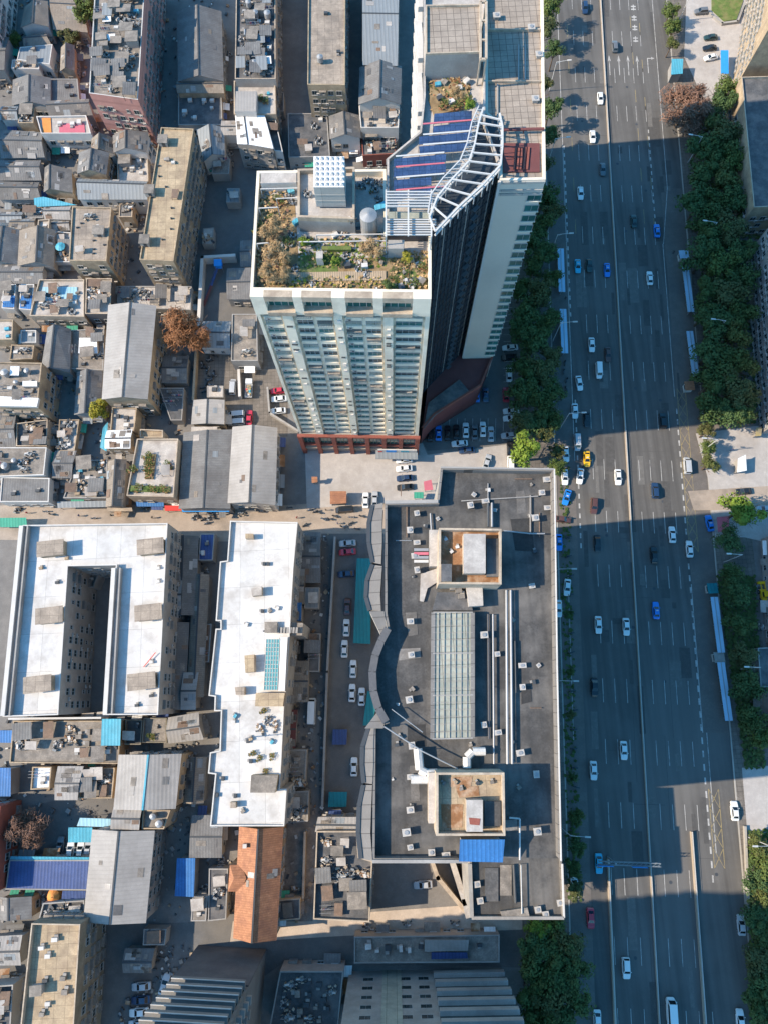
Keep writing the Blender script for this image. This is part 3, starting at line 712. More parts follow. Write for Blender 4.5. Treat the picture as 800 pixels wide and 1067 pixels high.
# slab south wall: windows up its right edge
SA, SB = Vector(P2([(520, 188)], ZC)[0]), Vector(P2([(568, 187)], ZC)[0]); sd = (SB-SA).normalized(); so = Vector((sd.y, -sd.x)); sa = math.atan2(sd.y, sd.x)
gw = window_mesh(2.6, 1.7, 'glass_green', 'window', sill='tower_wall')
for f in range(22):
    p = SA.lerp(SB, .86); inst('window', gw, tw, (p.x+so.x*.003, p.y+so.y*.003, PODZ+2+f*2.95), sa+math.pi)
w = MB(); p = SA+so*.15; w.box((p.x, p.y, (ZC+PODZ)/2), (.5, .4, ZC-PODZ), 'wall_white', sa); w.build('corner_trim', tw)
w = MB()
for z in (ZC-.5, ZC-2.6, ZC-3.6): m = (SA+SB)/2+so*.1; w.box((m.x, m.y, z), ((SB-SA).length, .3, .5), 'tower_grey', sa)
w.build('cornice', tw)
# west flank balconies of the rear part
WA, WB = Vector(P2([(441, 100)], ZB)[0]), Vector(P2([(441, -60)], ZB)[0])
for f in range(20):
    for k in range(3):
        b = MB(); p = WA.lerp(WB, .12+.34*k)+Vector((-.6, 0)); z = 14+f*3.4
        b.box((p.x, p.y, z), (1.2, 9, 1.1), 'wall_white'); b.build('balcony', tw)
# red brick podium between tower and slab
w = MB(); w.prism(P2([(440, 446), (452, 432), (500, 402), (516, 363), (484, 362), (446, 395)], 12), 0, 12, 'maroon', mtop='maroon'); w.build('podium_wing', tw)
w = MB()
pp = [Vector((*q, 12.4)) for q in P2([(440, 446), (452, 432), (500, 402), (516, 363)], 12)]
for i in range(3): w.beam(pp[i], pp[i+1], .5, .8, 'brick')
w.build('podium_parapet', tw)
w = MB(); w.prism(P2([(441, 447), (453, 433), (488, 408), (478, 396), (446, 420)], 12.2), 12.02, 12.6, 'dark_roof'); w.build('podium_canopy', tw)

# ---- what stands on the tower roofs
ph = ccw(P2([(443, 7), (500, 6), (500, 56), (443, 58)], (ZB+4.3)))
w = MB(); w.prism(ph, (ZB-.98), (ZB+4.3), 'wall_grey', mtop='tile_roof'); pho = w.build('penthouse', tw)
w = MB(); w.ring(ph, inset(ph, .25), (ZB+4.3), (ZB+4.7), 'cream', zi=(ZB+4.3)); w.build('parapet', pho)
w = MB()
fr = P2([(500, 2), (506, 2), (506, 62), (500, 62)], (ZB+4.6))
for i in range(4): w.beam((*fr[i], (ZB+4.6)), (*fr[(i+1) % 4], (ZB+4.6)), .4, .4, 'cream'); w.beam((*fr[i], (ZB-.9)), (*fr[i], (ZB+4.6)), .3, .3, 'cream')
for k in range(1, 3): w.beam((*Vector(fr[0]).lerp(Vector(fr[3]), k/3), (ZB+4.6)), (*Vector(fr[1]).lerp(Vector(fr[2]), k/3), (ZB+4.6)), .3, .3, 'cream')
w.build('concrete_frame', tw)
for y in (30, 84): w = MB(); a, c = P2([(508, y), (563, y)], ZC); w.beam((*a, ZC-.25), (*c, ZC-.25), .3, .5, 'cream'); w.build('roof_wall', tw)
for x, y0, y1 in ((518, 86, 130), (540, 45, 82), (547, 45, 82)): w = MB(); a, c = P2([(x, y0), (x, y1)], ZC); w.beam((*a, ZC-.35), (*c, ZC-.35), .25, .3, 'wall_grey'); w.build('roof_wall', tw)
w = MB(); w.prism(P2([(524, 148), (562, 148), (562, 178), (524, 178)], ZC), ZC-.48, ZC-.25, 'maroon'); w.build('red_deck', tw)
for k in range(5):
    w = MB(); a, c = P2([(537+k*3.4, 153), (535+k*3.4, 176)], ZC); w.beam((*a, ZC-.1), (*c, ZC-.1), .35, .2, 'brick'); w.build('slat_bench', tw)
w = MB(); a, c = P2([(524, 137), (566, 136)], ZC); w.beam((*a, ZC+.4), (*c, ZC+.4), .5, .25, 'maroon')
for q in (0, .5, 1): p = Vector(a).lerp(Vector(c), q); w.beam((*p, ZC-.5), (*p, ZC+.4), .15, .15, 'maroon')
w.build('red_pipe_rail', tw)
for x, y in ((556, 108), (560, 62), (552, 34), (516, 22)): inst('roof_vent', VENT, tw, (*P2([(x, y)], ZC-1)[0], ZC-.5))
sol = [((452, 120), (491, 117), (491, 125), (451, 131)), ((451, 133), (491, 128), (491, 137), (450, 142)), ((436, 144), (491, 139), (491, 147), (436, 152)),
       ((436, 154), (491, 150), (478, 159), (437, 162)), ((410, 167), (464, 162), (464, 170), (410, 175)), ((410, 177), (464, 172), (464, 181), (410, 186)),
       ((410, 189), (449, 186), (449, 194), (410, 200)), ((410, 202), (449, 197), (447, 205), (410, 210))]
for q in sol:
    q = [q[0], q[1], tuple(Vector(q[2]).lerp(Vector(q[1]), .18)), tuple(Vector(q[3]).lerp(Vector(q[0]), .18))]
    T = [Vector((*p, ZB+.9+dz)) for p, dz in zip(P2(q, ZB+.9), (.35, .35, 0, 0))]; w = MB(); D = [t-Vector((0, 0, .12)) for t in T]
    if area([tuple(t[:2]) for t in T]) < 0: T.reverse(); D.reverse()
    w.face(T, 'solar'); w.face(D[::-1], 'dark_metal')
    for i in range(4): w.face([D[i], D[(i+1) % 4], T[(i+1) % 4], T[i]], 'galvanised')
    n = 5
    for i in range(n+1):
        a = T[0].lerp(T[1], i/n) if (T[0]-T[1]).length > (T[1]-T[2]).length else T[1].lerp(T[2], i/n)
        w.beam((a.x, a.y, ZB-1), a-Vector((0, 0, .1)), .1, .1, 'galvanised')
    w.build('solar_panel', tw)
w = MB()
for y in (132, 143, 153.5, 165.5, 176.5, 187.5, 200.5):
    a, c = P2([(412 if y > 160 else 440, y+2), (490 if y < 160 else 462, y-2)], ZB); w.beam((*a, ZB+1.1), (*c, ZB+1.1), .3, .08, 'steel_white' if int(y) % 2 else 'rose_sheet')
w.build('gutter', tw)
# white steel pergola sweeping round the corner
ZP = ZB+2.2
inn = [(447, 226), (455, 205), (470, 187), (488, 168), (494, 150), (498, 128), (503, 112)]
outr = [(453, 241), (478, 215), (503, 192), (521, 172), (523, 152), (523, 132), (520, 118)]
w = MB(); I = [Vector((*p, ZP)) for p in P2(inn, ZP)]; O = [Vector((*p, ZP)) for p in P2(outr, ZP)]
for A_ in (I, O):
    for i in range(len(A_)-1):
        for dz in (0, -1.1): w.beam(A_[i]+Vector((0, 0, dz)), A_[i+1]+Vector((0, 0, dz)), .3, .25, 'steel_white')
        for q in (.33, .66, 1): p = A_[i].lerp(A_[i+1], q); w.beam(p, p-Vector((0, 0, 3.2)), .14, .14, 'steel_white')
for i in range(len(I)-1):
    for q in (0, .5): w.beam(I[i].lerp(I[i+1], q), O[i].lerp(O[i+1], q), .22, .3, 'steel_white')
J = [p.lerp(q, -.28) for p, q in zip(I, O)]
for i in range(len(J)-1):
    w.beam(J[i], J[i+1], .2, .2, 'steel_white')
    for q in range(4): w.beam(J[i].lerp(J[i+1], q/4), I[i].lerp(I[i+1], (q+.5)/4), .1, .1, 'steel_white'); w.beam(J[i].lerp(J[i+1], (q+.5)/4), I[i].lerp(I[i+1], q/4)-Vector((0, 0, 1)), .1, .1, 'steel_white')
w.build('pergola', tw)
w = MB(); w.cap(ccw(P2([(445, 243)]+inn+[(505, 118), (520, 118)]+outr[::-1][1:], ZB)), ZB-.9, 'glass_navy'); w.build('dark_cap', tw)  # flat dark cap standing in for the dark void below the pergola
w = MB()
for k in range(6): a, c = P2([(402, 200+k*3), (449-k*.5, 200+k*3)], ZP); w.beam((*a, ZP), (*c, ZP), .2, .25, 'steel_white')
for k in range(7): a, c = P2([(402, 229+k*2.6), (449+(k < 3)*5, 229+k*2.6)], ZP-1); w.beam((*a, ZP-1), (*c, ZP-1), .2, .25, 'steel_white')
for x in (402, 425, 449): a, c = P2([(x, 198), (x, 246)], ZP-.2); w.beam((*a, ZP-.2), (*c, ZP-.2), .25, .25, 'steel_white')
for x in (402, 449):
    for y in (198, 228, 246): p = P2([(x, y)], ZP)[0]; w.beam((*p, ZA-1), (*p, ZP), .2, .2, 'steel_white')
w.build('louvre_screen', tw)
w = MB(); w.prism(P2([(404, 222), (447, 222), (447, 229), (404, 229)], ZB), ZB-1, ZB+.4, 'glass_sky'); w.build('roof_glazing', tw)
# garden level
w = MB(); w.cap(inset(ccw(P2([(266, 200), (308, 200), (312, 262), (400, 262), (447, 262), (447, 300), (264, 298)], ZA)), .3), ZA-1.36, 'soil'); w.build('planting_bed', tw)
w = MB(); w.cap(ccw(P2([(312, 262), (350, 258), (352, 280), (312, 282)], ZA)), ZA-1.32, 'lawn'); w.cap(ccw(P2([(412, 280), (436, 272), (434, 300), (410, 298)], ZA)), ZA-1.32, 'lawn'); w.build('lawn', tw)
w = MB(); w.prism(ccw(P2([(298, 280), (402, 278), (402, 288), (298, 289)], ZA)), ZA-1.36, ZA-1.15, 'timber'); w.build('deck', tw)
w = MB(); w.prism(ccw(P2([(335, 254), (366, 254), (366, 258), (335, 258)], ZA)), ZA-1.36, ZA-.6, 'lawn'); w.build('hedge', tw)
lh = ccw(P2([(312, 172), (361, 164), (361, 216), (312, 220)], ZA+3))
w = MB(); w.prism(ccw(P2([(311, 180), (370, 178), (370, 232), (311, 230)], ZA+1.6)), ZA-1.38, ZA+1.6, 'wall_grey', mtop='pale_roof'); w.build('stair_house', tw)
w = MB(); pq = ccw(P2([(311, 180), (370, 178), (370, 232), (311, 230)], ZA+1.6)); w.ring(pq, inset(pq, .4), ZA+1.6, ZA+2.6, 'cream', zi=ZA+1.6); w.build('stair_house_parapet', tw)
wt = ccw(P2([(327, 163), (359, 163), (359, 195), (327, 195)], ZA+7))
w = MB(); w.prism(wt, ZA+2.0, ZA+7, 'tower_grey', mtop='white_sheet')
for i in range(6):
    for j in range(6):
        a0, a1, a2, a3 = [Vector(p) for p in wt]; c = a0.lerp(a1, (i+.5)/6).lerp(a3.lerp(a2, (i+.5)/6), (j+.5)/6); s = (a1-a0).length/6*.42
        P_ = [(c.x-s, c.y-s), (c.x+s, c.y-s), (c.x+s, c.y+s), (c.x-s, c.y+s)]
        for q in range(4): w.face([(*P_[q], ZA+7.01), (*P_[(q+1) % 4], ZA+7.01), (c.x, c.y, ZA+7.5)], 'plastic_white')
for z in (ZA+3.5, ZA+5): 
    w.prism(inset(wt, -.06), z, z+.15, 'tower_grey')
w.build('panel_water_tank', tw)
w = MB(); p = P2([(384, 224)], ZA+3)[0]; w.tube((*p, ZA-1.3), (*p, ZA+3), 1.5, 1.5, 'galvanised', 20); w.tube((*p, ZA+3), (*p, ZA+3.5), 1.5, .2, 'galvanised', 20); w.build('round_tank', tw)
w = MB(); w.prism(ccw(P2([(390, 214), (401, 209), (402, 216), (391, 219)], ZA+2)), ZA+1.8, ZA+2, 'cyan_sheet'); w.build('awning', tw)
w = MB(); w.prism(ccw(P2([(404, 250), (421, 250), (420, 259), (404, 259)], ZA+1.4)), ZA-1.3, ZA+1.4, 'wall_grey'); w.prism(ccw(P2([(330, 265), (337, 264), (337, 272), (330, 272)], ZA)), ZA-1.3, ZA+.8, 'pale_roof'); w.build('garden_hut', tw)
w = MB()
for y0, x0, x1 in ((190, 272, 312), (197, 272, 312), (207, 288, 312), (217, 270, 290), (254, 268, 280), (252, 312, 402), (245, 330, 402)):
    a, c = P2([(x0, y0), (x1, y0-1)], ZA+.8); w = MB(); w.beam((*a, ZA+.8), (*c, ZA+.8), .16, .16, 'wall_white'); w.beam((*a, ZA-1.3), (*a, ZA+.8), .14, .14, 'wall_white'); w.beam((*c, ZA-1.3), (*c, ZA+.8), .14, .14, 'wall_white'); w.build('garden_trellis', tw)
w = MB(); w.prism(ccw(P2([(272, 180), (309, 180), (309, 190), (272, 191)], ZA+1)), ZA-1.3, ZA+1, 'wall_white', mtop='pale_roof'); w.build('pergola_roof', tw)
for x, y, k in ((303, 196, 3), (308, 228, 3), (386, 238, 0), (374, 236, 5), (349, 242, 4), (316, 246, 2), (280, 262, 4), (362, 273, 5), (380, 274, 0), (428, 268, 1), (418, 297, 5), (440, 290, 2)):
    inst('roof_clutter', CRATE[k], tw, (*P2([(x, y)], ZA)[0], ZA-1.35), random.random())
for x, y in ((290, 205), (282, 226), (300, 248), (296, 268), (268, 236), (430, 293), (441, 275)): inst('potted_plants', POTS, tw, (*P2([(x, y)], ZA)[0], ZA-1.35), random.random()*3)
def growth(px, z, n, ms, name, hm=.9):
    P = P2(px, z); xs = [q[0] for q in P]; ys = [q[1] for q in P]; b = MB(); k = 0
    while k < n:
        x, y = random.uniform(min(xs), max(xs)), random.uniform(min(ys), max(ys))
        if not inside((x, y), P): continue
        k += 1; a = random.uniform(0, 6.3); s = random.uniform(.1, .28); u = Vector((math.cos(a), math.sin(a), random.uniform(-.5, .5)))*s; v = Vector((-math.sin(a), math.cos(a), random.uniform(-.5, .5)))*s; c = Vector((x, y, z+random.random()**2*hm)); b.face([c-u-v, c+u-v, c+u+v, c-u+v], random.choice(ms))
    o = b.build(name, tw); o['kind'] = 'stuff'
growth([(268, 198), (300, 198), (304, 300), (264, 300)], ZA-1.35, 700, ('leaf_straw', 'leaf_straw', 'leaf_straw', 'leaf_olive', 'leaf_bare'), 'dry_growth', .7)
growth([(300, 289), (446, 289), (446, 301), (300, 301)], ZA-1.35, 420, ('leaf_straw', 'leaf_straw', 'leaf_olive', 'leaf_yellow'), 'bed_growth', .4)
growth([(405, 262), (446, 262), (446, 300), (405, 300)], ZA-1.35, 350, ('leaf_olive', 'leaf_straw', 'leaf_straw'), 'corner_growth', .45)
growth([(312, 250), (402, 248), (402, 278), (312, 280)], ZA-1.35, 420, ('leaf_olive', 'leaf_mid', 'leaf_lime', 'leaf_straw'), 'lawn_growth', .25)
growth([(446, 84), (488, 82), (492, 110), (448, 116)], ZB-.95, 420, ('leaf_straw', 'leaf_olive', 'leaf_rust'), 'rear_growth', .5)
rg_ = random.Random(4)
for i in range(80):
    x, y = rg_.uniform(268, 442), rg_.choice((rg_.uniform(184, 196), rg_.uniform(236, 300), rg_.uniform(236, 300)))
    if 312 < x < 372 and y < 236 or x > 400 and y < 262: continue
    me = rg_.choice((JUNK[0], JUNK[1], POTS, POTS, CRATE[2], CRATE[0], JUNK[2])); inst(me.name.split('.')[0], me, tw, (*P2([(x, y)], ZA)[0], ZA-1.36), rg_.random()*3, (.55, .55, .6))
for x, y in ((300, 199), (304, 205), (322, 209), (368, 236), (376, 190), (391, 192), (382, 184), (394, 204)): inst('junk_pile', JUNK[int(x) % 3], tw, (*P2([(x, y)], ZA)[0], ZA-1.36 if x < 311 or x > 371 else ZA+1.6), x, (.6, .6, .8))
w = MB(); w.prism(ccw(P2([(447, 85), (470, 82), (485, 88), (492, 108), (452, 117), (446, 100)], ZB)), ZB-.98, ZB-.6, 'soil'); w.build('rear_planting', tw)
for x, y, k in ((456, 86, 3), (463, 84, 2), (478, 90, 4), (470, 104, 4), (486, 82, 4), (458, 100, 5)): inst('roof_clutter', CRATE[k], tw, (*P2([(x, y)], ZB)[0], ZB-.95), random.random())
for x, y in ((470, 98), (484, 104), (462, 108), (475, 110)): inst('potted_plants', POTS, tw, (*P2([(x, y)], ZB)[0], ZB-.6), random.random()*3)

# ------------------------------------------------------------------ the long office block beside the avenue
ZM = 64.0; ZL = 25.0
mall = empty('office_block', (*P2([(480, 700)], ZM)[0], 0), 'huge flat grey-roofed block with two rooftop penthouses and a long glass skylight', 'office block')
big = ccw(P2([(459, 487), (577, 489), (580, 700), (584, 897), (487, 897), (388, 897), (389, 757), (402, 752), (394, 738), (389, 720), (388, 700), (391, 683), (397, 668), (404, 655), (401, 640), (401, 524), (455, 523)], ZM))
low = ccw(P2([(487.5, 852), (583, 852), (587, 957), (491, 957)], ZL))  # low height and hidden north end shaped for the shadow on the avenue
e1, e2 = [Vector(q) for q in P2([(584, 897), (487, 897)], ZM)]
w = MB(); w.prism(big, 0, ZM-1.9, 'wall_grey', top=False); wo_ = w.build('wall', mall)
w = MB(); w.ring(big, inset(big, .4), ZM-1.9, ZM, 'cornice', skip=lambda a, b: min((Vector(a)-e1).length+(Vector(b)-e2).length, (Vector(a)-e2).length+(Vector(b)-e1).length) < .1); w.build('parapet', wo_)
w = MB(); w.cap(big, ZM-1.9, 'bitumen'); w.build('roof', mall)
w = MB(); w.prism(low, 0, ZL-.8, 'wall_grey', top=False); w.ring(low, inset(low, .4), ZL-.8, ZL, 'cornice', zi=ZL-.8); w.build('low_wing_wall', mall)
w = MB(); w.cap(low, ZL-.8, 'bitumen'); w.build('low_wing_roof', mall)
def petal(pi, po, name='curved_cornice'):
    """bowed cornice along the west side: sloping pale top with a dark outer rim"""
    A_ = [Vector(p) for p in P2(pi, ZM)]; B_ = [Vector(p) for p in P2(po, ZM)]; w = MB()
    poly = [tuple(p) for p in A_]+[tuple(p) for p in B_[::-1]]
    for i in range(len(A_)-1):
        q = [(*A_[i], ZM+.1), (*A_[i+1], ZM+.1), (*B_[i+1], ZM-.3), (*B_[i], ZM-.3)]; w.face(q, 'cornice')
        w.face([(*B_[i], ZM-5), (*B_[i+1], ZM-5), (*B_[i+1], ZM-.3), (*B_[i], ZM-.3)], 'wall_dark'); w.face([(*A_[i], ZM-5), (*A_[i+1], ZM-5), (*B_[i+1], ZM-5), (*B_[i], ZM-5)], 'wall_dark')
        w.beam((*B_[i], ZM-.3), (*B_[i+1], ZM-.3), .7, .5, 'dark_metal')
    w.build(name, mall)
petal([(399, 524), (398, 545), (398, 565), (397, 588)], [(388, 526), (384, 545), (384, 565), (388, 586)])
petal([(398, 590), (397, 605), (396, 620), (397, 637)], [(388, 588), (382, 605), (381, 622), (385, 636)])
petal([(390, 757), (389, 775), (389, 797), (388, 817)], [(384, 758), (377.5, 778), (377, 797), (379, 816)])
petal([(388, 818), (387, 840), (386, 868), (388, 897)], [(378.5, 818), (374, 840), (373, 868), (376, 895)])
w = MB()
def strip3(pts, z, wd, h, m):
    for i in range(len(pts)-1): a, c = P2([pts[i]], z)[0], P2([pts[i+1]], z)[0]; w.beam((*a, z), (*c, z), wd, h, m)
strip3([(404, 655), (397, 668), (391, 683), (388, 700), (389, 720), (394, 738), (402, 752)], ZM+.2, 1.3, .8, 'wall_dark')
w.build('curved_rim', mall)
for q in ([(385, 637), (400, 637), (403, 655), (396, 660)], [(393, 742), (401, 752), (399, 759), (380, 759)]): w = MB(); w.prism(ccw(P2(q, ZM)), ZM-5, ZM+.12, 'wall_grey', mtop='cornice'); w.build('cornice_joint', mall)
w = MB(); strip3([(577, 489), (580, 700), (584, 897)], ZM+.2, .2, .3, 'wall_white'); strip3([(459, 487), (577, 489)], ZM+.15, .3, .3, 'wall_grey'); strip3([(388, 897.5), (487, 897.5)], ZM+.15, .5, .35, 'wall_grey'); strip3([(401, 523.5), (456, 522.5)], ZM+.15, .6, .35, 'wall_grey'); w.build('coping', mall)
w = MB(); strip3([(585, 900), (587, 956)], ZL+.2, .4, .3, 'wall_white'); strip3([(491, 956.5), (587, 956.5)], ZL+.2, .6, .3, 'wall_grey'); strip3([(489, 900), (491, 956)], ZL+.2, .8, .4, 'wall_grey'); w.build('low_wing_coping', mall)
ZR = ZM-1.9
vents = [(568, 491), (563, 514.6), (556, 541), (504.7, 523), (433.8, 536), (426.7, 553.7), (433.8, 566), (432, 580), (434, 595), (553, 611), (427, 648), (503, 662), (517, 681.7), (428, 682.5), (426, 729), (543, 693.5), (543, 716),
         (428.5, 776.4), (517.8, 763), (540.6, 784), (557, 806), (427, 809), (427, 843), (423, 866), (427, 882), (449, 887), (558, 865), (464, 890), (503, 755), (489, 528), (569, 530), (568, 501)]
# penthouses
def pent(px, hh, pit, lidp, dk):
    Q = ccw(P2(px, ZR+hh)); w = MB(); w.prism(Q, ZR, ZR+hh-.001, 'cream', top=False); w.ring(Q, inset(Q, .35), ZR+hh-.001, ZR+hh, 'cream', zi=ZR+hh-1.6); w.build('penthouse_wall', mall)
    w = MB(); w.cap(inset(Q, .35), ZR+hh-1.6, 'rust' if pit == 1 else 'tan_roof'); w.build('penthouse_roof', mall)
    L_ = ccw(P2(lidp, ZR+hh)); w = MB(); w.prism(L_, ZR+hh-1.6, ZR+hh+.6, 'cream', mtop='pale_roof'); w.build('lift_house', mall)
    D_ = ccw(P2(dk, ZR+hh)); w = MB(); w.prism(D_, ZR+hh-1.58, ZR+hh-.9, 'bitumen'); w.build('sunken_deck', mall)
pent([(457, 550), (522, 551), (522, 609), (456.5, 608.5)], 6.4, 1, [(482, 557), (505, 557), (505, 598), (482, 598)], [(507, 560), (520, 560), (520, 600), (507, 600)])
pent([(454, 805), (525, 805), (526, 871), (454, 871)], 6.4, 2, [(485, 833), (502, 833), (502, 866), (485, 866)], [(505, 836), (522, 836), (522, 862), (505, 862)])
for a in ([(459, 588), (470, 588), (470, 606), (459, 606)],):
    w = MB(); w.prism(ccw(P2(a, ZR+6.5)), ZR+4.9, ZR+6.9, 'cream', mtop='dark_roof'); w.build('penthouse_box', mall)
for x, y, k in ((474, 815, 1), (480, 822, 2), (462, 816, 2), (497, 816, 5), (512, 815, 2), (464, 562, 4), (470, 575, 0), (476, 570, 4), (498, 850, 4)): inst('roof_clutter', CRATE[k], mall, (*P2([(x, y)], ZR+5)[0], ZR+4.85), random.random(), (.55, .6, .5))
w = MB(); q = P2([(478, 873), (524, 873), (524, 899.5), (478, 898.5)], ZM+1.2); zz = (ZM+2.6, ZM+2.6, ZM+.6, ZM+.6)
T = [Vector((*p, z)) for p, z in zip(q, zz)]
if area(q) < 0: T.reverse()
w.face(T, 'blue_sheet'); w.face([t-Vector((0, 0, .12)) for t in T][::-1], 'blue_sheet')
for i in range(4): w.face([T[i]-Vector((0, 0, .12)), T[(i+1) % 4]-Vector((0, 0, .12)), T[(i+1) % 4], T[i]], 'blue_sheet')
w.build('blue_roof', mall)
w = MB(); w.prism(inset(ccw(q), .4), ZR, ZM+.4, 'wall_grey', top=False); w.build('blue_roof_wall', mall)
for q, z in (([(466, 810), (492, 809), (490, 819), (468, 820)], 'rust'), ([(474, 820), (498, 819), (499, 829), (478, 831)], 'rust'), ([(459, 838), (482, 838), (481, 862), (460, 863)], 'rust'), ([(488, 852), (500, 853), (499, 860), (489, 859)], 'brick'), ([(500, 866), (518, 865), (518, 869), (502, 869)], 'rust')):
    w = MB(); zq = ZR+4.82 if z == 'rust' else ZR+7.02; w.prism(ccw(P2(q, zq)), zq-.02, zq+.03, z); w.build('roof_stain_sheet', mall)
mat('old_felt', (.14, .13, .12), var=.3, sc=.8); mat('new_felt', (.045, .044, .043), var=.3, sc=.8); mat('pale_felt', (.22, .205, .19), var=.3, sc=.8)
rp_ = random.Random(21)
for i in range(34):
    x, y = rp_.uniform(406, 572), rp_.uniform(494, 888); c = P2([(x, y)], ZR)[0]
    if 440 < x < 532 and (545 < y < 640 or 630 < y < 775 or 795 < y < 900): continue
    w_, l_ = rp_.uniform(1, 4.5), rp_.uniform(1, 6); q = [(c[0]-w_/2, c[1]-l_/2), (c[0]+w_/2, c[1]-l_/2+rp_.uniform(-.4, .4)), (c[0]+w_/2, c[1]+l_/2), (c[0]-w_/2+rp_.uniform(-.4, .4), c[1]+l_/2)]
    if not all(inside(k, inset(big, 2)) for k in q): continue
    w = MB(); w.prism(q, ZR, ZR+.03+i*.0012, rp_.choice(('old_felt', 'new_felt', 'old_felt', 'pale_felt'))); w.build('roof_patch', mall)
for i in range(22):
    x, y = vents[i % len(vents)] if False else (rp_.uniform(406, 570), rp_.uniform(496, 885)); dx, dy = rp_.choice(((rp_.uniform(8, 30), 0), (0, rp_.uniform(10, 40))))
    if 440 < x+dx and x < 532 and (540 < y+dy and y < 900): continue
    if x+dx > 572 or y+dy > 890: continue
    a, c = P2([(x, y), (x+dx, y+dy)], ZR+.25); w = MB(); w.tube((*a, ZR+.25), (*c, ZR+.25), .09, .09, rp_.choice(('dark_metal', 'galvanised', 'rust_sheet')), 6); w.build('conduit', mall)
# skylight
sk = ccw(P2([(451, 638), (492, 638), (492, 769), (450, 770)], ZR+2)); w = MB(); w.prism(sk, ZR, ZR+1.9, 'wall_grey', mtop='glass_sky'); so_ = w.build('skylight', mall)
w = MB(); a0, a1, a2, a3 = [Vector((*p, ZR+2.0)) for p in P2([(451, 638), (492, 638), (492, 769), (450, 770)], ZR+2)]
for i in range(8): w.beam(a0.lerp(a1, i/7), a3.lerp(a2, i/7), .07 if 0 < i < 7 else .7, .14, 'wall_grey' if 0 < i < 7 else 'cornice')
for i in range(19): w.beam(a0.lerp(a3, i/18), a1.lerp(a2, i/18), .06 if i % 6 else .2, .16, 'wall_grey')
gb = w.build('glazing_bars', so_)
# pipes, ducts, kerbs
def pipe(pts, z, r, m, name):
    w = MB(); Q = [Vector((*p, z)) for p in P2(pts, z)]
    for i in range(len(Q)-1): w.tube(Q[i], Q[i+1], r, r, m, 8)
    n = 0
    for i in range(len(Q)-1):
        k = max(1, int((Q[i+1]-Q[i]).length/6))
        for j in range(k): p = Q[i].lerp(Q[i+1], j/k); w.beam((p.x, p.y, ZR), p, .12, .12, 'dark_metal')
    w.build(name, mall)
pipe([(527, 615), (528, 796)], ZR+.9, .22, 'galvanised', 'pipe'); pipe([(531.5, 615), (533, 796)], ZR+.9, .22, 'galvanised', 'pipe'); pipe([(513, 640), (514, 796)], ZR+.7, .15, 'galvanised', 'pipe')
pipe([(536, 668), (537, 722)], ZR+.7, .12, 'dark_metal', 'pipe'); pipe([(508, 640), (509, 770)], ZR+.5, .18, 'wall_dark', 'pipe')
pipe([(530, 852), (541, 853), (541, 896)], ZR+1.1, .14, 'steel_white', 'pipe'); pipe([(400, 757), (440, 783), (476, 801)], ZR+2.6, .12, 'galvanised', 'pipe'); pipe([(408, 739), (440, 763)], ZR+2, .08, 'galvanised', 'pipe')
pipe([(524, 553), (552, 556), (567, 556)], ZR+1.0, .14, 'galvanised', 'pipe'); pipe([(480, 522), (560, 517)], ZR+.4, .12, 'wall_grey', 'pipe'); pipe([(552, 516), (552, 555)], ZR+.4, .12, 'wall_grey', 'pipe')
pipe([(448, 535), (449, 552)], ZR+.5, .14, 'galvanised', 'pipe'); pipe([(508, 524), (508, 549)], ZR+.9, .25, 'dark_metal', 'pipe'); pipe([(512, 524), (512, 549)], ZR+.9, .2, 'galvanised', 'pipe')
for pts, r in (([(435, 780), (437, 802), (444, 806), (455, 806)], .75), ([(428, 812), (454, 812)], .75), ([(505, 783), (492, 783), (486, 789), (486, 800)], .7)): pipe(pts, ZR+1.4, r, 'plastic_white', 'duct')
w = MB(); w.prism(ccw(P2([(485, 609), (502, 609), (503, 631), (488, 632)], ZR+2.2)), ZR, ZR+2.2, 'pale_roof'); w.prism(ccw(P2([(438, 598), (456, 592), (456, 606), (445, 613), (441, 627), (437, 626)], ZR+.5)), ZR, ZR+.5, 'pale_roof'); w.build('white_duct_housing', mall)
w = MB(); w.prism(ccw(P2([(455, 617), (488, 617), (492, 636), (450, 636)], ZR+1.1)), ZR, ZR+1.1, 'dark_roof'); w.build('plant_deck', mall)
for x, y in ((471, 613), (477, 616), (480, 622)): inst('roof_clutter', CRATE[2], mall, (*P2([(x, y)], ZR+1)[0], ZR+1.1))

for i, (x, y) in enumerate(vents): inst('roof_vent', VENT, mall, (*P2([(x, y)], ZR)[0], ZR), .03*(i % 5), (.72+.1*(i % 4), .7+.12*(i % 3), .9+.3*(i % 3)))
for x, y in ((495.5, 919), (498.6, 936), (558, 945), (581, 938), (540, 950), (566, 950)): inst('roof_vent', VENT, mall, (*P2([(x, y)], ZL-2)[0], ZL-.8), .1)
rg_ = random.Random(9)
for i in range(60):
    x, y = rg_.uniform(406, 574), rg_.uniform(494, 892)
    if 444 < x < 530 and (545 < y < 640 or 630 < y < 775 or 795 < y < 900) or not inside(P2([(x, y)], ZM)[0], inset(big, 3)): continue
    me = rg_.choice((CRATE[5], CRATE[2], CRATE[4], VENT)); s = rg_.uniform(.35, .7); inst(me.name.split('.')[0], me, mall, (*P2([(x, y)], ZR)[0], ZR), rg_.random()*3, (s, s, s))
w = MB()
for i, y in enumerate((573, 577, 581, 585)): a, c = P2([(431, y), (446, y)], ZR+.8); w.beam((*a, ZR+.8), (*c, ZR+.8), .5, .5, ('galvanised', 'rose_sheet', 'galvanised', 'wall_white')[i]); w.beam((*a, ZR), (*a, ZR+.6), .1, .1, 'dark_metal'); w.beam((*c, ZR), (*c, ZR+.6), .1, .1, 'dark_metal')
w.build('condenser_rack', mall)
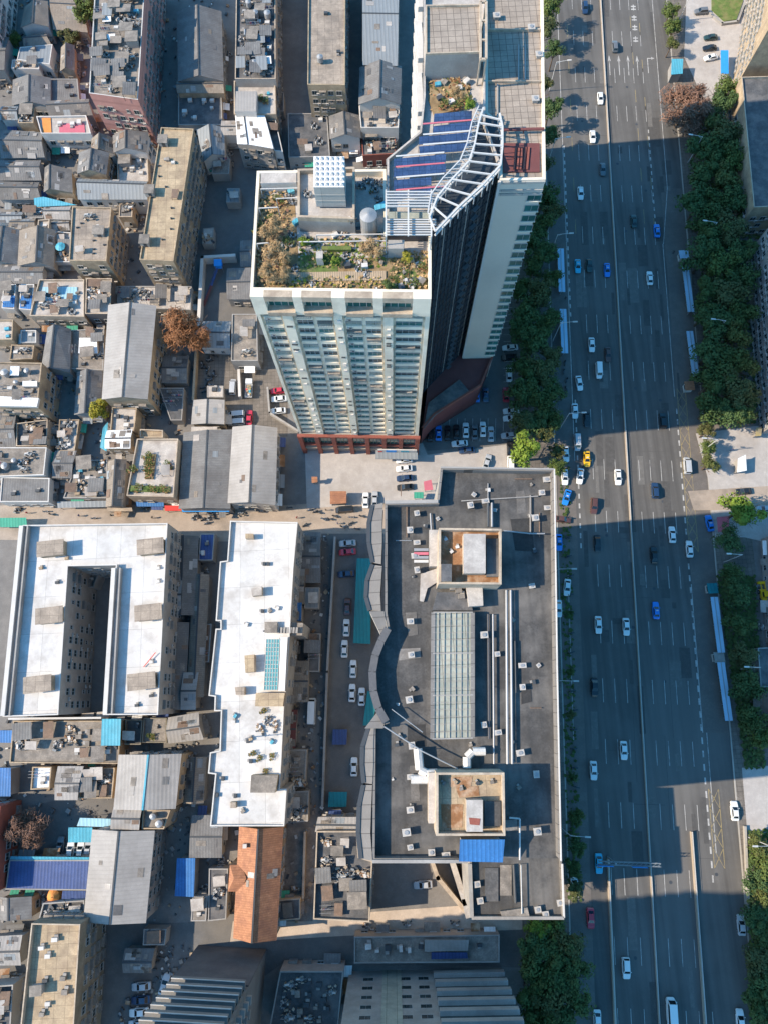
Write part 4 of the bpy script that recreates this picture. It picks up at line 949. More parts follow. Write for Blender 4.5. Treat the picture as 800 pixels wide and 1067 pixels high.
w = MB(); a = P2([(446, 805), (454, 805), (454, 858), (446, 858)], ZR+3); w.prism(ccw(a), ZR, ZR+3, 'cream', mtop='pale_roof'); a = P2([(447, 552), (456, 552), (456, 590), (447, 590)], ZR+2); w.prism(ccw(a), ZR, ZR+2, 'wall_grey', mtop='pale_roof'); w.build('plant_room', mall)
w = MB(); w.prism(ccw(P2([(505, 905), (519, 905), (519, 940), (505, 940)], ZL)), ZL-.79, ZL-.5, 'dark_roof'); w.prism(ccw(P2([(521, 902), (533, 902), (533, 934), (521, 934)], ZL)), ZL-.79, ZL-.6, 'old_roof'); w.build('low_wing_deck', mall)
w = MB(); p = [Vector((*q, ZL-.3)) for q in P2([(534, 900), (536, 940)], ZL-1)]; w.tube(p[0], p[1], .3, .3, 'dark_metal', 8); p = [Vector((*q, ZL+.4)) for q in P2([(541, 900), (542, 950)], ZL-1)]; w.tube(p[0], p[1], .12, .12, 'steel_white', 8)
for q in p: w.beam((q.x, q.y, ZL-.8), q, .1, .1, 'steel_white')
w.build('pipe', mall)
# rough plant on the low wing's east edge
w = MB(); w.prism(ccw(P2([(520, 948), (548, 944), (550, 953), (522, 955)], ZL-1)), ZL-.8, ZL+.2, 'old_roof'); w.build('plant_deck', mall)
# ------------------------------------------------------------------ white-roofed blocks
HUTS = [HUT, HUT2]
def poly_block(label, cat, px, h, wm, rm, par=.8, floors_kind='dark', pm=None, acp=.4, **kw):
    return building('apartment_block' if cat == 'apartment block' else 'office_block', label, cat, px, h, 'flat', wm, rm, par, pm=pm, win=floors_kind, acp=acp, **kw)
wb1, c1 = poly_block('white-roofed U-shaped block around a deep dark courtyard', 'apartment block',
    [(24, 547), (175, 545), (165, 745), (107.5, 745), (121, 589), (71, 590), (61, 745), (3, 747)], 18, 'wall_grey', 'white_roof', 1.3, pm='wall_white')
for x, y, k in ((54, 573, 0), (157, 571, 0), (53, 642, 1), (155, 639, 0), (41, 713, 0), (148, 710, 0)):
    p = XY([(x+3, y)], 17)[0]; inst('stair_hut', HUT, wb1, (*p, 16.7), RHO+.02, (1.5, 1.15, 1))
for x, y, k in ((70, 582, 1), (43, 592, 1), (165, 592, 4), (165, 606, 4), (158, 725, 5), (143, 735, 5), (158, 690, 4), (60, 607, 5)):
    inst('roof_clutter', CRATE[k], wb1, (*XY([(x, y)], 17)[0], 16.7), .1, (.8, .8, .8))
w = MB(); a, c = XY([(150, 695), (163, 680)], 17); w.beam((*a, 17), (*c, 17.4), .15, .15, 'sign_red'); w.build('red_pole', wb1)
w = MB()
for pts in (((23, 548), (3.5, 746)), ((119, 592), (110, 744))):
    a, c = XY(pts, 18); d = (Vector(c)-Vector(a)).normalized(); n = Vector((-d.y, d.x))
    w.beam((*a, 18.15), (*c, 18.15), 1.0, .35, 'wall_white'); a2, c2 = Vector(a)+n*1.6, Vector(c)+n*1.6; w.beam((*a2, 17.6), (*c2, 17.6), .35, 1.4, 'wall_grey')
w.build('parapet_gutter', wb1)
wb2, c2_ = poly_block('long stepped white-roofed block with teal rooftop glazing', 'apartment block',
    [(240, 542.5), (310.5, 544), (306, 592), (303, 646), (300, 700), (296, 741), (292, 822), (299, 822), (296.5, 861), (219, 861), (224.5, 807), (217, 806), (219, 784), (229, 782), (230.5, 741), (223.5, 741), (224, 726), (217.5, 725), (225, 655), (230, 655), (230, 647), (225, 647), (229.5, 585), (237, 584)], 18, 'wall_grey', 'white_roof', .8, pm='wall_white')
w = MB(); w.prism(ccw(XY([(278, 666), (292, 666), (289.5, 719), (275.5, 719)], 19)), 17.2, 19.2, 'wall_white', mtop='glass_teal'); w.build('roof_glazing', wb2)
w = MB(); q = [Vector((*p, 19.25)) for p in XY([(278, 666), (292, 666), (289.5, 719), (275.5, 719)], 19)]
for i in range(6): w.beam(q[0].lerp(q[1], i/5), q[3].lerp(q[2], i/5), .1, .08, 'wall_white')
for i in range(13): w.beam(q[0].lerp(q[3], i/12), q[1].lerp(q[2], i/12), .1, .08, 'wall_white')
w.build('glazing_bars', wb2)
w = MB(); w.prism(ccw(XY([(293, 664), (300, 664), (297, 720), (290.5, 720)], 19)), 17.2, 19.3, 'wall_white', mtop='white_sheet'); w.build('white_lean_to', wb2)
for px, hh, m1, m2 in (([(262, 808), (290, 808), (287, 826), (261, 826)], 2.6, 'wall_beige', 'old_roof'), ([(267, 722), (297, 722), (295, 736), (266, 736)], 2.4, 'wall_beige', 'tan_roof'),
                   ([(255, 683), (265, 682), (265, 700), (256, 701)], 2.5, 'cream', 'tan_roof'), ([(262, 613), (273, 611), (273, 620), (263, 621)], 1.8, 'cream', 'pale_roof'),
                   ([(245, 716), (255, 716), (255, 724), (246, 724)], 1.8, 'wall_beige', 'concrete_roof'), ([(256, 556), (264, 556), (264, 561), (256, 561)], 1.6, 'cream', 'tan_roof'), ([(276, 648), (289, 648), (289, 659), (276, 659)], 1.2, 'wall_grey', 'old_roof'), ([(240, 836), (246, 836), (246, 842), (240, 842)], 1.6, 'wall_beige', 'concrete_roof')):
    w = MB(); w.prism(ccw(XY(px, 17.2+hh)), 17.2, 17.2+hh, m1, mtop=m2); w.build('stair_house', wb2)
w = MB()
for i in range(7): a, c = XY([(291+i*3.2, 654), (290.5+i*3.2, 660)], 17); w.beam((*a, 17.6), (*c, 17.6), .5, .6, 'wall_grey')
w.prism(ccw(XY([(289, 648), (316, 649), (315, 662), (289, 662)], 17)), 0, 16.9, 'wall_grey', mtop='old_roof'); w.build('side_terrace', wb2)
for x, y, k in ((276, 588, 5), (280, 588, 5), (282, 637, 2), (290, 634, 4), (274, 637, 5), (258, 651, 4), (246, 746, 3), (244, 752, 0), (259, 772, 5), (262, 770, 1), (284, 773, 3), (227, 828, 5), (254, 845, 2), (233, 811, 5), (246, 829, 5), (262, 793, 5)):
    inst('roof_clutter', CRATE[k], wb2, (*XY([(x, y)], 17)[0], 17.2), .3*k, (.8, .8, .8))
for x, y in ((275, 741), (279, 750), (272, 760), (287, 757), (264, 785), (271, 790), (284, 788), (277, 804), (281, 655)):
    inst(*(('potted_plants', POTS) if (x+y) % 3 else ('junk_pile', JUNK[x % 3])), wb2, (*XY([(x, y)], 17)[0], 17.2), random.random()*3, (.8, .8, .9))
w = MB(); w.tube((*XY([(262, 768)], 17)[0], 17.2), (*XY([(262, 768)], 17)[0], 24), .12, .08, 'galvanised', 6); p = XY([(262, 768)], 17)[0]
for z in (20, 22, 23.5): w.box((p[0], p[1], z), (1.2, .1, .1), 'galvanised', .4)
w.build('aerial_mast', wb2)

# ------------------------------------------------------------------ every other building: (label, category, roof outline in survey points, height, roof form, wall, roof, extras)
A_ = 'apartment block'; H_ = 'house'
def B(label, cat, px, h, roof, wm, rm, **k):
    nm = {'apartment block': 'apartment_block', 'house': 'house', 'workshop': 'workshop', 'shop': 'shop_building', 'office block': 'office_block', 'shed': 'shed'}[cat]
    if roof == 'flat' and 'clut' not in k and cat != 'office block': k['clut'] = 3; k['kinds'] = FEW
    if cat in (A_, H_): k.setdefault('acp', .5); k.setdefault('cagep', .4); k.setdefault('step', 2.7)
    return building(nm, label, cat, px, h, roof, wm, rm, **k)
RK = [CRATE[0], CRATE[2], HEAT, TANK, RACK, RACK, JUNK[0], JUNK[1], JUNK[2], SHEET[0], SHEET[1], SHEET[2], SHEET[4], HUT2, CRATE[3]]
FEW = [CRATE[0], CRATE[2], CRATE[5], JUNK[0], JUNK[1], JUNK[2], SHEET[1], SHEET[3], SHEET[4], RACK, SHEET[5]]
B('pink-brick walk-up with a cluttered roof of sheds and water tanks', A_, [(102, -60), (154, -60), (144, 104), (93, 97)], 19, 'flat', 'wall_pink', 'old_roof', clut=75, kinds=RK, acp=.55, pm='wall_white')
l1, q1 = B('long tan-roofed walk-up beside the dark north lane', A_, [(168, 132.5), (202, 134), (181, 272), (145.5, 270.5)], 17, 'flat', 'wall_beige', 'tan_roof', acp=.5, cagep=.5, pm='tan_roof', par=.5)
l2, q2 = B('short brown-roofed walk-up next to the long tan one', A_, [(75.5, 215), (116.5, 216), (111, 272), (72, 271.5)], 14, 'flat', 'wall_beige', 'concrete_roof', acp=.5, cagep=.5, par=.5)
for x, y in ((171, 148), (157, 200), (152, 252)): inst('stair_hut', HUT2, l1, (*XY([(x, y)], 17)[0], 16.5), 1.5, (1, 1.1, .8))
for i in range(10): inst('roof_clutter', CRATE[5], l1, (*XY([(165+random.uniform(-10, 14), 150+i*11)], 17)[0], 16.5), .2, (.4, .4, .7))
inst('stair_hut', HUT2, l2, (*XY([(104, 242)], 14)[0], 13.5), 1.5, (1, 1.3, .7))
for i in range(8): inst('roof_clutter', CRATE[5], l2, (*XY([(random.uniform(80, 110), 232+i*4.5)], 14)[0], 13.5), .2, (.5, .4, .6))
B('slab block with a plain brown roof and tan south wall', A_, [(322, -70), (360, -70), (359.5, 88.5), (320.5, 88)], 17, 'flat', 'wall_beige', 'concrete_roof', clut=4, kinds=[CRATE[5], CRATE[1], TANK], pm='tan_roof', par=.5, acp=.4)
B('narrow blue-grey roofed walk-up between two dark lanes', A_, [(247, -60), (287, -60), (287.5, 82), (245, 82)], 13, 'flat', 'wall_grey', 'dark_roof', clut=75, kinds=RK, acp=.5, pm='cream')
hb, _ = B('stepped terrace house with a pale grey roof hut and pot plants', H_, [(244, 84), (287, 84), (288, 119), (244, 119)], 10.5, 'flat', 'cream', 'pale_roof', clut=3, kinds=[POTS, CRATE[3], POTS])
w = MB(); w.prism(ccw(XY([(246, 95), (268, 95), (267, 116), (245, 116)], 12.6)), 9.8, 12.6, 'wall_white', mtop='metal_h'); w.build('roof_hut', hb)
B('terrace house under one broad white sheet roof', H_, [(246, 121), (276, 121), (285, 155), (248, 150)], 10, 'v', 'wall_grey', 'white_sheet', rise=.4, over=.1, ridge=.3)
B('lean-to house with a dark glazed side beside the white sheet roof', H_, [(276, 122), (287, 122), (295, 158), (286, 157)], 8.5, 'flat', 'wall_white', 'dark_roof')
B('brown tiled house closing the end of the grey gable', H_, [(186, 85), (232, 84), (233, 96), (186, 96)], 6.5, 'h', 'wall_beige', 'tile_brown_h', rise=1.0)
B('grey gabled hall behind the brown tiled house', 'workshop', [(186, 12), (230, 13), (232, 84), (187, 84)], 7.5, 'v', 'wall_grey', 'metal_dark_v', rise=2.2)
B('low flat house in shade with white machines along its edge', H_, [(186, 98), (231, 98), (232, 130), (186, 130)], 4.5, 'flat', 'wall_grey', 'dark_roof', clut=6, kinds=[CRATE[4], CRATE[0]], par=.3)
B('small steel-blue house with crossed hips beside the tan walk-up', H_, [(207, 136), (233, 134), (233, 161), (213, 168)], 6, 'v', 'wall_white', 'steel_sheet', rise=1.8)
B('tiny striped-roof lean-to against the terrace house', H_, [(232, 127), (246, 127), (246, 140), (232, 140)], 6, 'h', 'wall_white', 'metal_h', rise=.5)
B('dark flat roofed store below the tan south wall', 'workshop', [(300, 118), (341, 118), (344, 163), (301, 164)], 5, 'flat', 'wall_grey', 'dark_roof', par=.3, clut=5, kinds=FEW)
B('grey gabled house with a white front right of the dark store', H_, [(344, 122), (373, 121), (375, 143), (345, 144)], 8, 'v', 'wall_white', 'tile_grey_v', rise=1.7)
B('tall house with blue-grey and white roof bands by the tower', H_, [(379, -50), (415, -50), (413, 68), (379, 67)], 13, 'h', 'wall_white', 'steel_sheet', rise=1.5, ridge=.6)
B('house with a steep dark-and-pale gable west of the tower', H_, [(376, 71), (417, 70), (416, 108), (375, 108)], 12, 'v', 'wall_white', 'metal_dark_v', rise=2.4)
B('flat white house below the steep gable', H_, [(374, 110), (416, 110), (415, 133), (376, 133)], 9.5, 'flat', 'wall_white', 'pale_roof', clut=7, kinds=FEW)
B('dark brick store tucked beneath the flat white house', 'workshop', [(376, 136), (412, 136), (412, 160), (378, 162)], 5, 'flat', 'brick', 'dark_roof', clut=11, kinds=FEW, par=.3)
# north-west quarter
B('white framed block at the far corner of the old quarter', A_, [(-70, -60), (-4, -60), (-12, 26), (-70, 26)], 15, 'flat', 'wall_white', 'dark_roof', acp=.5)
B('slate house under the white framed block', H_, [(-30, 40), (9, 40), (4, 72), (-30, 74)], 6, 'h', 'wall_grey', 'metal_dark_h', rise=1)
B('hipped brown house with a white front wall', H_, [(27, 8), (49, 2), (50, 27), (23, 28)], 6.5, 'v', 'wall_white', 'tile_brown_v', rise=1.4)
B('long brown-tiled hall beside the green tree', H_, [(53, -25), (84, -25), (91, 33), (57, 30)], 5, 'h', 'wall_beige', 'tile_brown_h', rise=1.4, ridge=.6)
B('small brown house with a dark doorway below the white front', H_, [(29, 38), (46, 35), (53, 46), (26, 47)], 5, 'h', 'wall_beige', 'tile_brown_h', rise=1)
B('pale steel roofed house with a long white terrace wall', H_, [(21, 49), (55, 46), (52, 67), (18, 62)], 5.5, 'flat', 'wall_white', 'steel_sheet', par=.15, clut=1, kinds=[CRATE[2]])
B('narrow brown gabled house beside the lone shrub', H_, [(65, 50), (77, 48), (77, 73), (64, 73)], 5, 'v', 'wall_beige', 'tile_brown_v', rise=1.2)
B('white terrace house with arched openings and a dome tank', H_, [(13, 62), (41, 63), (41, 72), (12, 71)], 5, 'flat', 'wall_white', 'pale_roof', par=.3)
B('slate hall with a cross gable in the shade', H_, [(15, 84), (52, 82), (52, 110), (14, 109)], 5, 'v', 'wall_white', 'metal_dark_v', rise=1.6)
B('roofless-looking slate annex with a dark well', H_, [(53, 82), (81, 82), (83, 104), (53, 106)], 4.2, 'flat', 'wall_grey', 'metal_dark_h', par=.3, clut=2, kinds=[CRATE[5]])
B('bowed grey tile house above the red terrace', H_, [(50, 106), (92, 104), (96, 119), (53, 121)], 6.5, 'h', 'wall_grey', 'tile_grey_h', rise=1.5)
ot, oc = B('terrace house with orange and rose coloured rooftop mats', H_, [(38, 121), (90, 120), (95, 139), (43, 139)], 8.5, 'flat', 'wall_white', 'pale_roof', clut=3, kinds=[CRATE[0], CRATE[2]])
w = MB(); w.prism(ccw(XY([(44, 122), (53, 122), (54, 138), (45, 138)], 8)), 7.82, 8.0, 'orange_sheet'); w.build('orange_mat', ot)
w = MB(); w.prism(ccw(XY([(62, 129), (88, 128), (89, 138), (62, 138)], 8)), 7.82, 8.0, 'rose_sheet'); w.build('rose_mat', ot)
B('small blue-white corrugated house at the quarter edge', H_, [(3, 112), (18, 112), (18, 124), (2, 124)], 6, 'h', 'wall_white', 'steel_sheet', rise=.8)
B('beige box house left of the orange terrace', H_, [(20, 113), (36, 112), (35, 128), (19, 128)], 6, 'flat', 'wall_beige', 'old_roof', clut=5, kinds=FEW)
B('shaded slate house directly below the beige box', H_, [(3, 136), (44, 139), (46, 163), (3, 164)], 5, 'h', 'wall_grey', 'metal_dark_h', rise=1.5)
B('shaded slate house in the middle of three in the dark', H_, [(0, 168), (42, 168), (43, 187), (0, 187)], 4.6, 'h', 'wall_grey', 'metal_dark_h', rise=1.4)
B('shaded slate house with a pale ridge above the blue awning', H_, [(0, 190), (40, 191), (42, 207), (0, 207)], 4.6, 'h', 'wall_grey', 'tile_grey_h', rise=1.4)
B('brown and grey gable house beside the curved footpath', H_, [(48, 175), (74, 178), (75, 200), (47, 199)], 5.5, 'v', 'wall_beige', 'tile_grey_v', rise=1.4, ridge=.25)
B('bright-sloped gable house with a dark east side', H_, [(97, 145), (119, 145), (119, 160), (96, 159)], 7, 'v', 'wall_white', 'tile_brown_v', rise=2.2, ridge=.45)
B('twin-tone grey gable house below the bright-sloped one', H_, [(84, 160), (113, 160), (110, 181), (82, 180)], 8, 'v', 'wall_beige', 'metal_dark_v', rise=1.8)
B('grey gable house pressed against the pink-brick walk-up', H_, [(119, 142), (154, 139), (152, 158), (120, 158)], 8, 'v', 'wall_white', 'tile_grey_v', rise=1.8, ridge=.42)
B('flat terrace house with little pale rooftop boxes', H_, [(122, 160), (154, 158), (155, 189), (123, 190)], 5, 'flat', 'cream', 'pale_roof', clut=7, kinds=[CRATE[0], CRATE[4], CRATE[2], HUT2], par=.5)
B('long steel-blue roofed hall with a white lit base', 'workshop', [(83, 187), (153, 190), (153, 207), (83, 207)], 7, 'h', 'wall_white', 'steel_sheet', rise=1.2, ridge=.3)
B('small white sheeted house by the foot of the long tan walk-up', H_, [(125, 212), (139, 211), (138, 226), (124, 226)], 5, 'flat', 'cream', 'metal_dark_h', par=.2)
B('pale double-pitched house left of the brown walk-up', H_, [(47, 217), (73, 216), (73, 228), (48, 227)], 5, 'h', 'wall_white', 'metal_h', rise=.9)
B('dark slate lean-to house under the blue awning', H_, [(26, 217), (46, 217), (45, 227), (27, 227)], 4.5, 'flat', 'wall_grey', 'metal_dark_h', par=.1)
B('pinkish box house with a grey water tank', H_, [(40, 229), (52, 228), (51, 239), (39, 239)], 6, 'flat', 'cream', 'pale_roof', clut=2, kinds=[TANK, CRATE[4]])
B('light corrugated shed house in the shade of its neighbours', H_, [(53, 230), (72, 229), (72, 239), (53, 240)], 4, 'h', 'wall_grey', 'metal_h', rise=.7)
B('steel-blue roofed shelter at the edge of the old quarter', H_, [(-12, 222), (24, 222), (22, 231), (-12, 231)], 4.5, 'h', 'wall_white', 'steel_sheet', rise=.7)
B('low brown house above the mossy gable', H_, [(16, 228), (37, 228), (36, 238), (10, 238)], 4.5, 'h', 'cream', 'tile_brown_h', rise=.8)
B('mossy gabled house with one slope in shade', H_, [(22, 241), (57, 241), (55, 277), (20, 276)], 6, 'v', 'wall_grey', 'tile_brown_v', rise=2.2, ridge=.62)
B('black slate gabled house at the left of the mossy one', H_, [(3, 240), (21, 241), (19, 275), (-2, 275)], 5, 'v', 'wall_grey', 'metal_dark_v', rise=1.8, ridge=.2)
B('flat terrace with a turquoise parasol and a white rail', H_, [(58, 241), (74, 242), (73, 273), (56, 273)], 4.5, 'flat', 'wall_white', 'pale_roof', clut=7, kinds=FEW)
B('walled pair of slate court houses with white wall tops', H_, [(3, 277), (46, 276), (44, 295), (0, 294)], 5, 'h', 'wall_white', 'metal_dark_h', rise=.8)
bl, _ = B('house with a slate roof and a bright blue lower strip', H_, [(4, 296), (17, 296), (15, 322), (2, 321)], 5.5, 'flat', 'wall_white', 'metal_dark_h', par=.1)
w = MB(); w.prism(ccw(XY([(4, 308), (16, 308), (15, 320), (3, 320)], 5.6)), 5.42, 5.6, 'blue_sheet'); w.build('blue_panel', bl)
bl, _ = B('narrow house with a slate roof and blue lower strip, right of a similar one', H_, [(22, 296), (36, 296), (33, 323), (20, 322)], 5.5, 'flat', 'wall_white', 'metal_dark_h', par=.1)
w = MB(); w.prism(ccw(XY([(23, 308), (34, 308), (32, 322), (21, 321)], 5.6)), 5.42, 5.6, 'blue_sheet'); w.build('blue_panel', bl)
bl, _ = B('beige terrace house with a pale blue rooftop floor', H_, [(41, 291), (88, 291), (88, 330), (31, 329)], 8, 'flat', 'cream', 'pale_roof', clut=12, kinds=FEW)
w = MB(); w.prism(ccw(XY([(44, 298), (80, 298), (80, 312), (42, 312)], 8)), 7.3, 7.5, 'sky_sheet'); w.build('blue_floor', bl)
B('plain flat beige house with a dark glazed front', H_, [(90, 290), (117, 290), (115, 327), (89, 327)], 8.5, 'flat', 'wall_dark', 'pale_roof', pm='cream', clut=7, kinds=FEW)
B('grey gable house with a bright west slope in the crowded middle', H_, [(51, 342), (73, 344), (72, 387), (44, 385)], 6, 'v', 'wall_grey', 'metal_dark_v', rise=2, ridge=.42)
wh, _ = B('flat brown house with a square white sheet on its roof', H_, [(72, 344), (109, 342), (108, 386), (72, 384)], 5, 'flat', 'wall_grey', 'old_roof', par=.3, clut=7, kinds=FEW)
w = MB(); w.prism(ccw(XY([(83, 352), (101, 352), (102, 368), (82, 368)], 6)), 4.72, 6, 'wall_white', mtop='white_sheet'); w.build('white_sheet_hut', wh)
B('narrow gable house above the yellow-green tree', H_, [(82, 389), (106, 388), (104, 432), (79, 431)], 5.5, 'v', 'wall_grey', 'metal_dark_v', rise=1.7)
B('big grey-metal gabled hall beside the rust-coloured tree', 'workshop', [(114.5, 319), (162, 320), (153, 415), (108, 415)], 12.5, 'v', 'wall_beige', 'metal_v', rise=1.6, acp=.4, step=3.4)
B('low cream flat roof behind the big grey gable', H_, [(118, 298), (200, 298), (199, 323), (117, 320)], 4.5, 'flat', 'wall_grey', 'pale_roof', clut=11, kinds=FEW, par=.4)
B('whitish stained roof house on the western edge', H_, [(-12, 333), (14, 333), (13, 354), (-12, 354)], 6.5, 'flat', 'wall_beige', 'pale_roof', clut=2, kinds=[CRATE[0], CRATE[3]])
B('small white-and-blue scaffold house next to the stained roof', H_, [(22, 344), (38, 344), (38, 357), (21, 357)], 4.5, 'flat', 'wall_white', 'steel_sheet', par=.3, clut=2, kinds=[CRATE[4]])
B('small ochre-walled house crammed with rooftop junk', H_, [(12, 359), (36, 360), (34, 374), (10, 375)], 5, 'flat', 'wall_beige', 'old_roof', clut=11, kinds=FEW, par=.4)
hh, _ = B('stacked house with a lit white parapet and beige south wall', A_, [(-14, 377), (44, 378), (39, 424), (-14, 421)], 12, 'flat', 'wall_beige', 'old_roof', clut=11, kinds=RK, acp=.5)
w = MB(); w.prism(ccw(XY([(25, 398), (40, 398), (40, 403.5), (25, 403.5)], 12.3)), 11.4, 12.9, 'wall_grey', mtop='white_sheet'); w.prism(ccw(XY([(-5, 413), (41, 415), (39, 424), (-5, 423)], 12.2)), 11.4, 12.4, 'wall_white', mtop='white_sheet'); w.build('white_roof_strip', hh)
B('dark slate roof tucked beneath the stacked house', H_, [(-14, 434), (16, 433), (16, 465), (-14, 466)], 4.5, 'h', 'wall_grey', 'metal_dark_h', rise=1.2)
B('flat grey house with a cream edge by the rubble roof', H_, [(17, 441), (50, 437), (49, 465), (17, 465)], 5, 'flat', 'cream', 'dark_roof', clut=7, kinds=FEW+[TANK])
B('broad grey flat roof with a white dish and white edge', H_, [(-14, 466), (49, 466), (46, 495), (-14, 497)], 6, 'flat', 'wall_white', 'old_roof', clut=9, kinds=[TANK, JUNK[0], JUNK[1], RACK, CRATE[2]], par=.35)
B('ribbed metal shop roof with a dark well facing the market street', 'shop', [(2, 497), (52, 498), (51, 523), (0, 523)], 5, 'flat', 'wall_white', 'metal_dark_h', par=.2, clut=2, kinds=[CRATE[5]])
B('sunlit cream roof strewn with rubble', H_, [(62, 437), (83, 437), (78, 470), (60, 470)], 4, 'flat', 'wall_beige', 'pale_roof', clut=15, kinds=FEW, par=.5)
B('dark sheet roof in the shade beside the junk roof', H_, [(59, 471), (79, 471), (74, 497), (56, 497)], 4, 'h', 'wall_grey', 'metal_dark_h', rise=.8)
B('wide market building whose roof is heaped with junk', 'shop', [(81, 479), (112, 479), (112, 519), (66, 519)], 4, 'flat', 'wall_grey', 'old_roof', clut=60, kinds=FEW+[CRATE[3], CRATE[1]], par=.3)
B('white ribbed canopy house with a curved beige front', H_, [(113, 450), (137, 449), (135, 466), (111, 466)], 8.5, 'h', 'wall_beige', 'white_sheet', rise=.6)
B('cream terrace house with a white awning pole', H_, [(117, 424), (143, 425), (140, 449), (115, 449)], 7, 'flat', 'wall_beige', 'pale_roof', clut=3, kinds=[CRATE[4], CRATE[5], POTS])
B('grey tiled house wedged beside the roof-garden building', H_, [(114, 482), (131, 480), (127, 527), (112, 527)], 5.5, 'v', 'wall_grey', 'tile_brown_v', rise=1.2)
rg, rc = B('flat building with a small green roof garden above the market street', 'shop', [(143, 457), (186, 457), (181, 518), (132, 516.5)], 9.5, 'flat', 'cream', 'pale_roof', par=.9, acp=.4)
w = MB(); w.prism(ccw(XY([(136, 506), (178, 507), (178, 513), (135, 512)], 9)), 8.61, 9.2, 'lawn'); w.prism(ccw(XY([(153, 473), (163, 473), (160, 499), (151, 499)], 9)), 8.61, 8.9, 'soil'); w.build('planting_bed', rg)
for x, y in ((155, 476), (157, 481), (154, 487), (156, 494), (145, 509), (160, 510), (171, 510), (139, 490), (176, 485)): inst('potted_plants', POTS, rg, (*XY([(x, y)], 9)[0], 8.7), random.random()*3, (1.3, 1.3, 1.5))
B('small cream annex at the head of the roof-garden building', 'shop', [(146, 447), (170, 448), (170, 456), (146, 456)], 7, 'flat', 'cream', 'tan_roof', clut=5, kinds=FEW)
# between the tan walk-up and the tower
B('corrugated grey shed against the foot of the tower', 'workshop', [(238, 281), (262, 280), (264, 311), (238, 311)], 4.5, 'h', 'wall_grey', 'metal_dark_h', rise=.8)
B('blue-grey gabled shed in the middle of the yard', 'workshop', [(213, 336), (240, 336), (239, 362), (210, 361)], 4.5, 'h', 'wall_white', 'steel_sheet', rise=1.2)
B('two-part concrete block with a bare roof beside the tower', 'workshop', [(242, 327), (268, 327), (269, 376), (241, 376)], 6, 'flat', 'wall_grey', 'old_roof', par=.3)
B('small pinkish double roof at the bottom of the yard', 'workshop', [(203, 418), (233, 418), (233, 441), (201, 441)], 5, 'v', 'wall_beige', 'metal_v', rise=.6, ridge=.48)
B('wide grey shed with a shaded western half', 'workshop', [(193, 452), (242, 449), (239, 529), (188, 529)], 6.5, 'v', 'wall_grey', 'metal_dark_v', rise=1.0, ridge=.5)
B('long grey two-slope hall fronting the market street', 'workshop', [(244, 446), (288, 447), (286, 525), (239, 523)], 8, 'v', 'wall_white', 'metal_v', rise=1.8, ridge=.48)
# south-west quarter
B('broad bare concrete roof south of the U-shaped block', 'workshop', [(14, 751), (126, 751), (124, 796), (10, 795)], 6.5, 'flat', 'wall_beige', 'old_roof', clut=17, kinds=FEW, par=.5)
B('ribbed grey house with a teal lower edge', H_, [(62, 800), (86, 800), (80, 832), (59, 832)], 6, 'h', 'wall_grey', 'metal_h', rise=.8)
B('white canopied house beside the ribbed grey one', H_, [(34, 799), (54, 799), (52, 822), (32, 823)], 5, 'flat', 'wall_beige', 'white_sheet', clut=9, kinds=FEW)
B('flat cream house with a dark rooftop slot', H_, [(86, 800), (120, 800), (117, 832), (82, 832)], 5, 'flat', 'wall_beige', 'old_roof', clut=7, kinds=FEW)
B('house with a mossy yellow roof terrace', H_, [(150, 748), (174, 748), (174, 774), (148, 774)], 5, 'flat', 'wall_moss', 'old_roof', clut=5, kinds=[CRATE[1], POTS, CRATE[2]], par=.5)
B('dark courtyard house beside the mossy terrace', H_, [(131, 750), (149, 750), (147, 776), (130, 776)], 5, 'flat', 'wall_moss', 'dark_roof', clut=7, kinds=FEW)
B('pale hipped house with a pointed grey gable', H_, [(177, 749), (206, 744), (211, 769), (177, 773)], 6, 'h', 'wall_grey', 'metal_h', rise=1.6)
B('large pale metal gable with a blue line on its ridge', 'workshop', [(125.5, 788), (188, 787), (182, 841), (120.5, 842)], 11.5, 'v', 'wall_beige', 'metal_h', rise=1.4, pm='cyan_sheet', acp=.4)
B('narrow pale metal extension between two large gables', 'workshop', [(120, 843), (147, 843), (144, 863), (117, 862)], 10.5, 'h', 'wall_beige', 'metal_h', rise=.4)
B('small ochre stair wing with white pipes by the large gable', 'workshop', [(149, 844), (178, 844), (171, 864), (148, 864)], 10, 'flat', 'wall_beige', 'old_roof', clut=4, kinds=[CRATE[4], TANK], acp=.3)
B('large pale metal gable beside the navy roof', 'workshop', [(98, 866), (160, 867), (151, 960), (89, 959)], 10, 'v', 'wall_grey', 'metal_v', rise=1.5, ridge=.46)
B('low building under a navy sheet roof', 'workshop', [(10, 896), (95, 896), (92, 928), (6, 927)], 5, 'flat', 'wall_grey', 'navy_sheet', par=.05, clut=0)
B('red brick block at the western edge of the car court', A_, [(-70, 838), (1, 840), (-8, 932), (-70, 932)], 10, 'flat', 'brick', 'old_roof', acp=.2)
B('dark flat roof above the mossy corner block', H_, [(45, 941), (88, 938), (88, 959), (40, 960)], 6, 'flat', 'wall_grey', 'dark_roof', clut=7, kinds=FEW)
B('tall corner block with a sandy roof and mossy east wall', A_, [(33, 962), (84, 963), (74, 1120), (16, 1120)], 15.5, 'flat', 'wall_moss', 'tan_roof', pm='cream', clut=13, kinds=[CRATE[2], CRATE[5], JUNK[0], CRATE[0], HUT2], acp=.5, cagep=.5, par=1.2)
B('flat grey house left of the sandy corner block', H_, [(-14, 978), (22, 976), (21, 1004), (-14, 1004)], 6, 'h', 'wall_grey', 'metal_h', rise=.8)
B('shaded slate house left of the orange tent', H_, [(2, 936), (32, 936), (32, 956), (2, 957)], 5, 'v', 'wall_beige', 'metal_dark_v', rise=.9, ridge=.3)
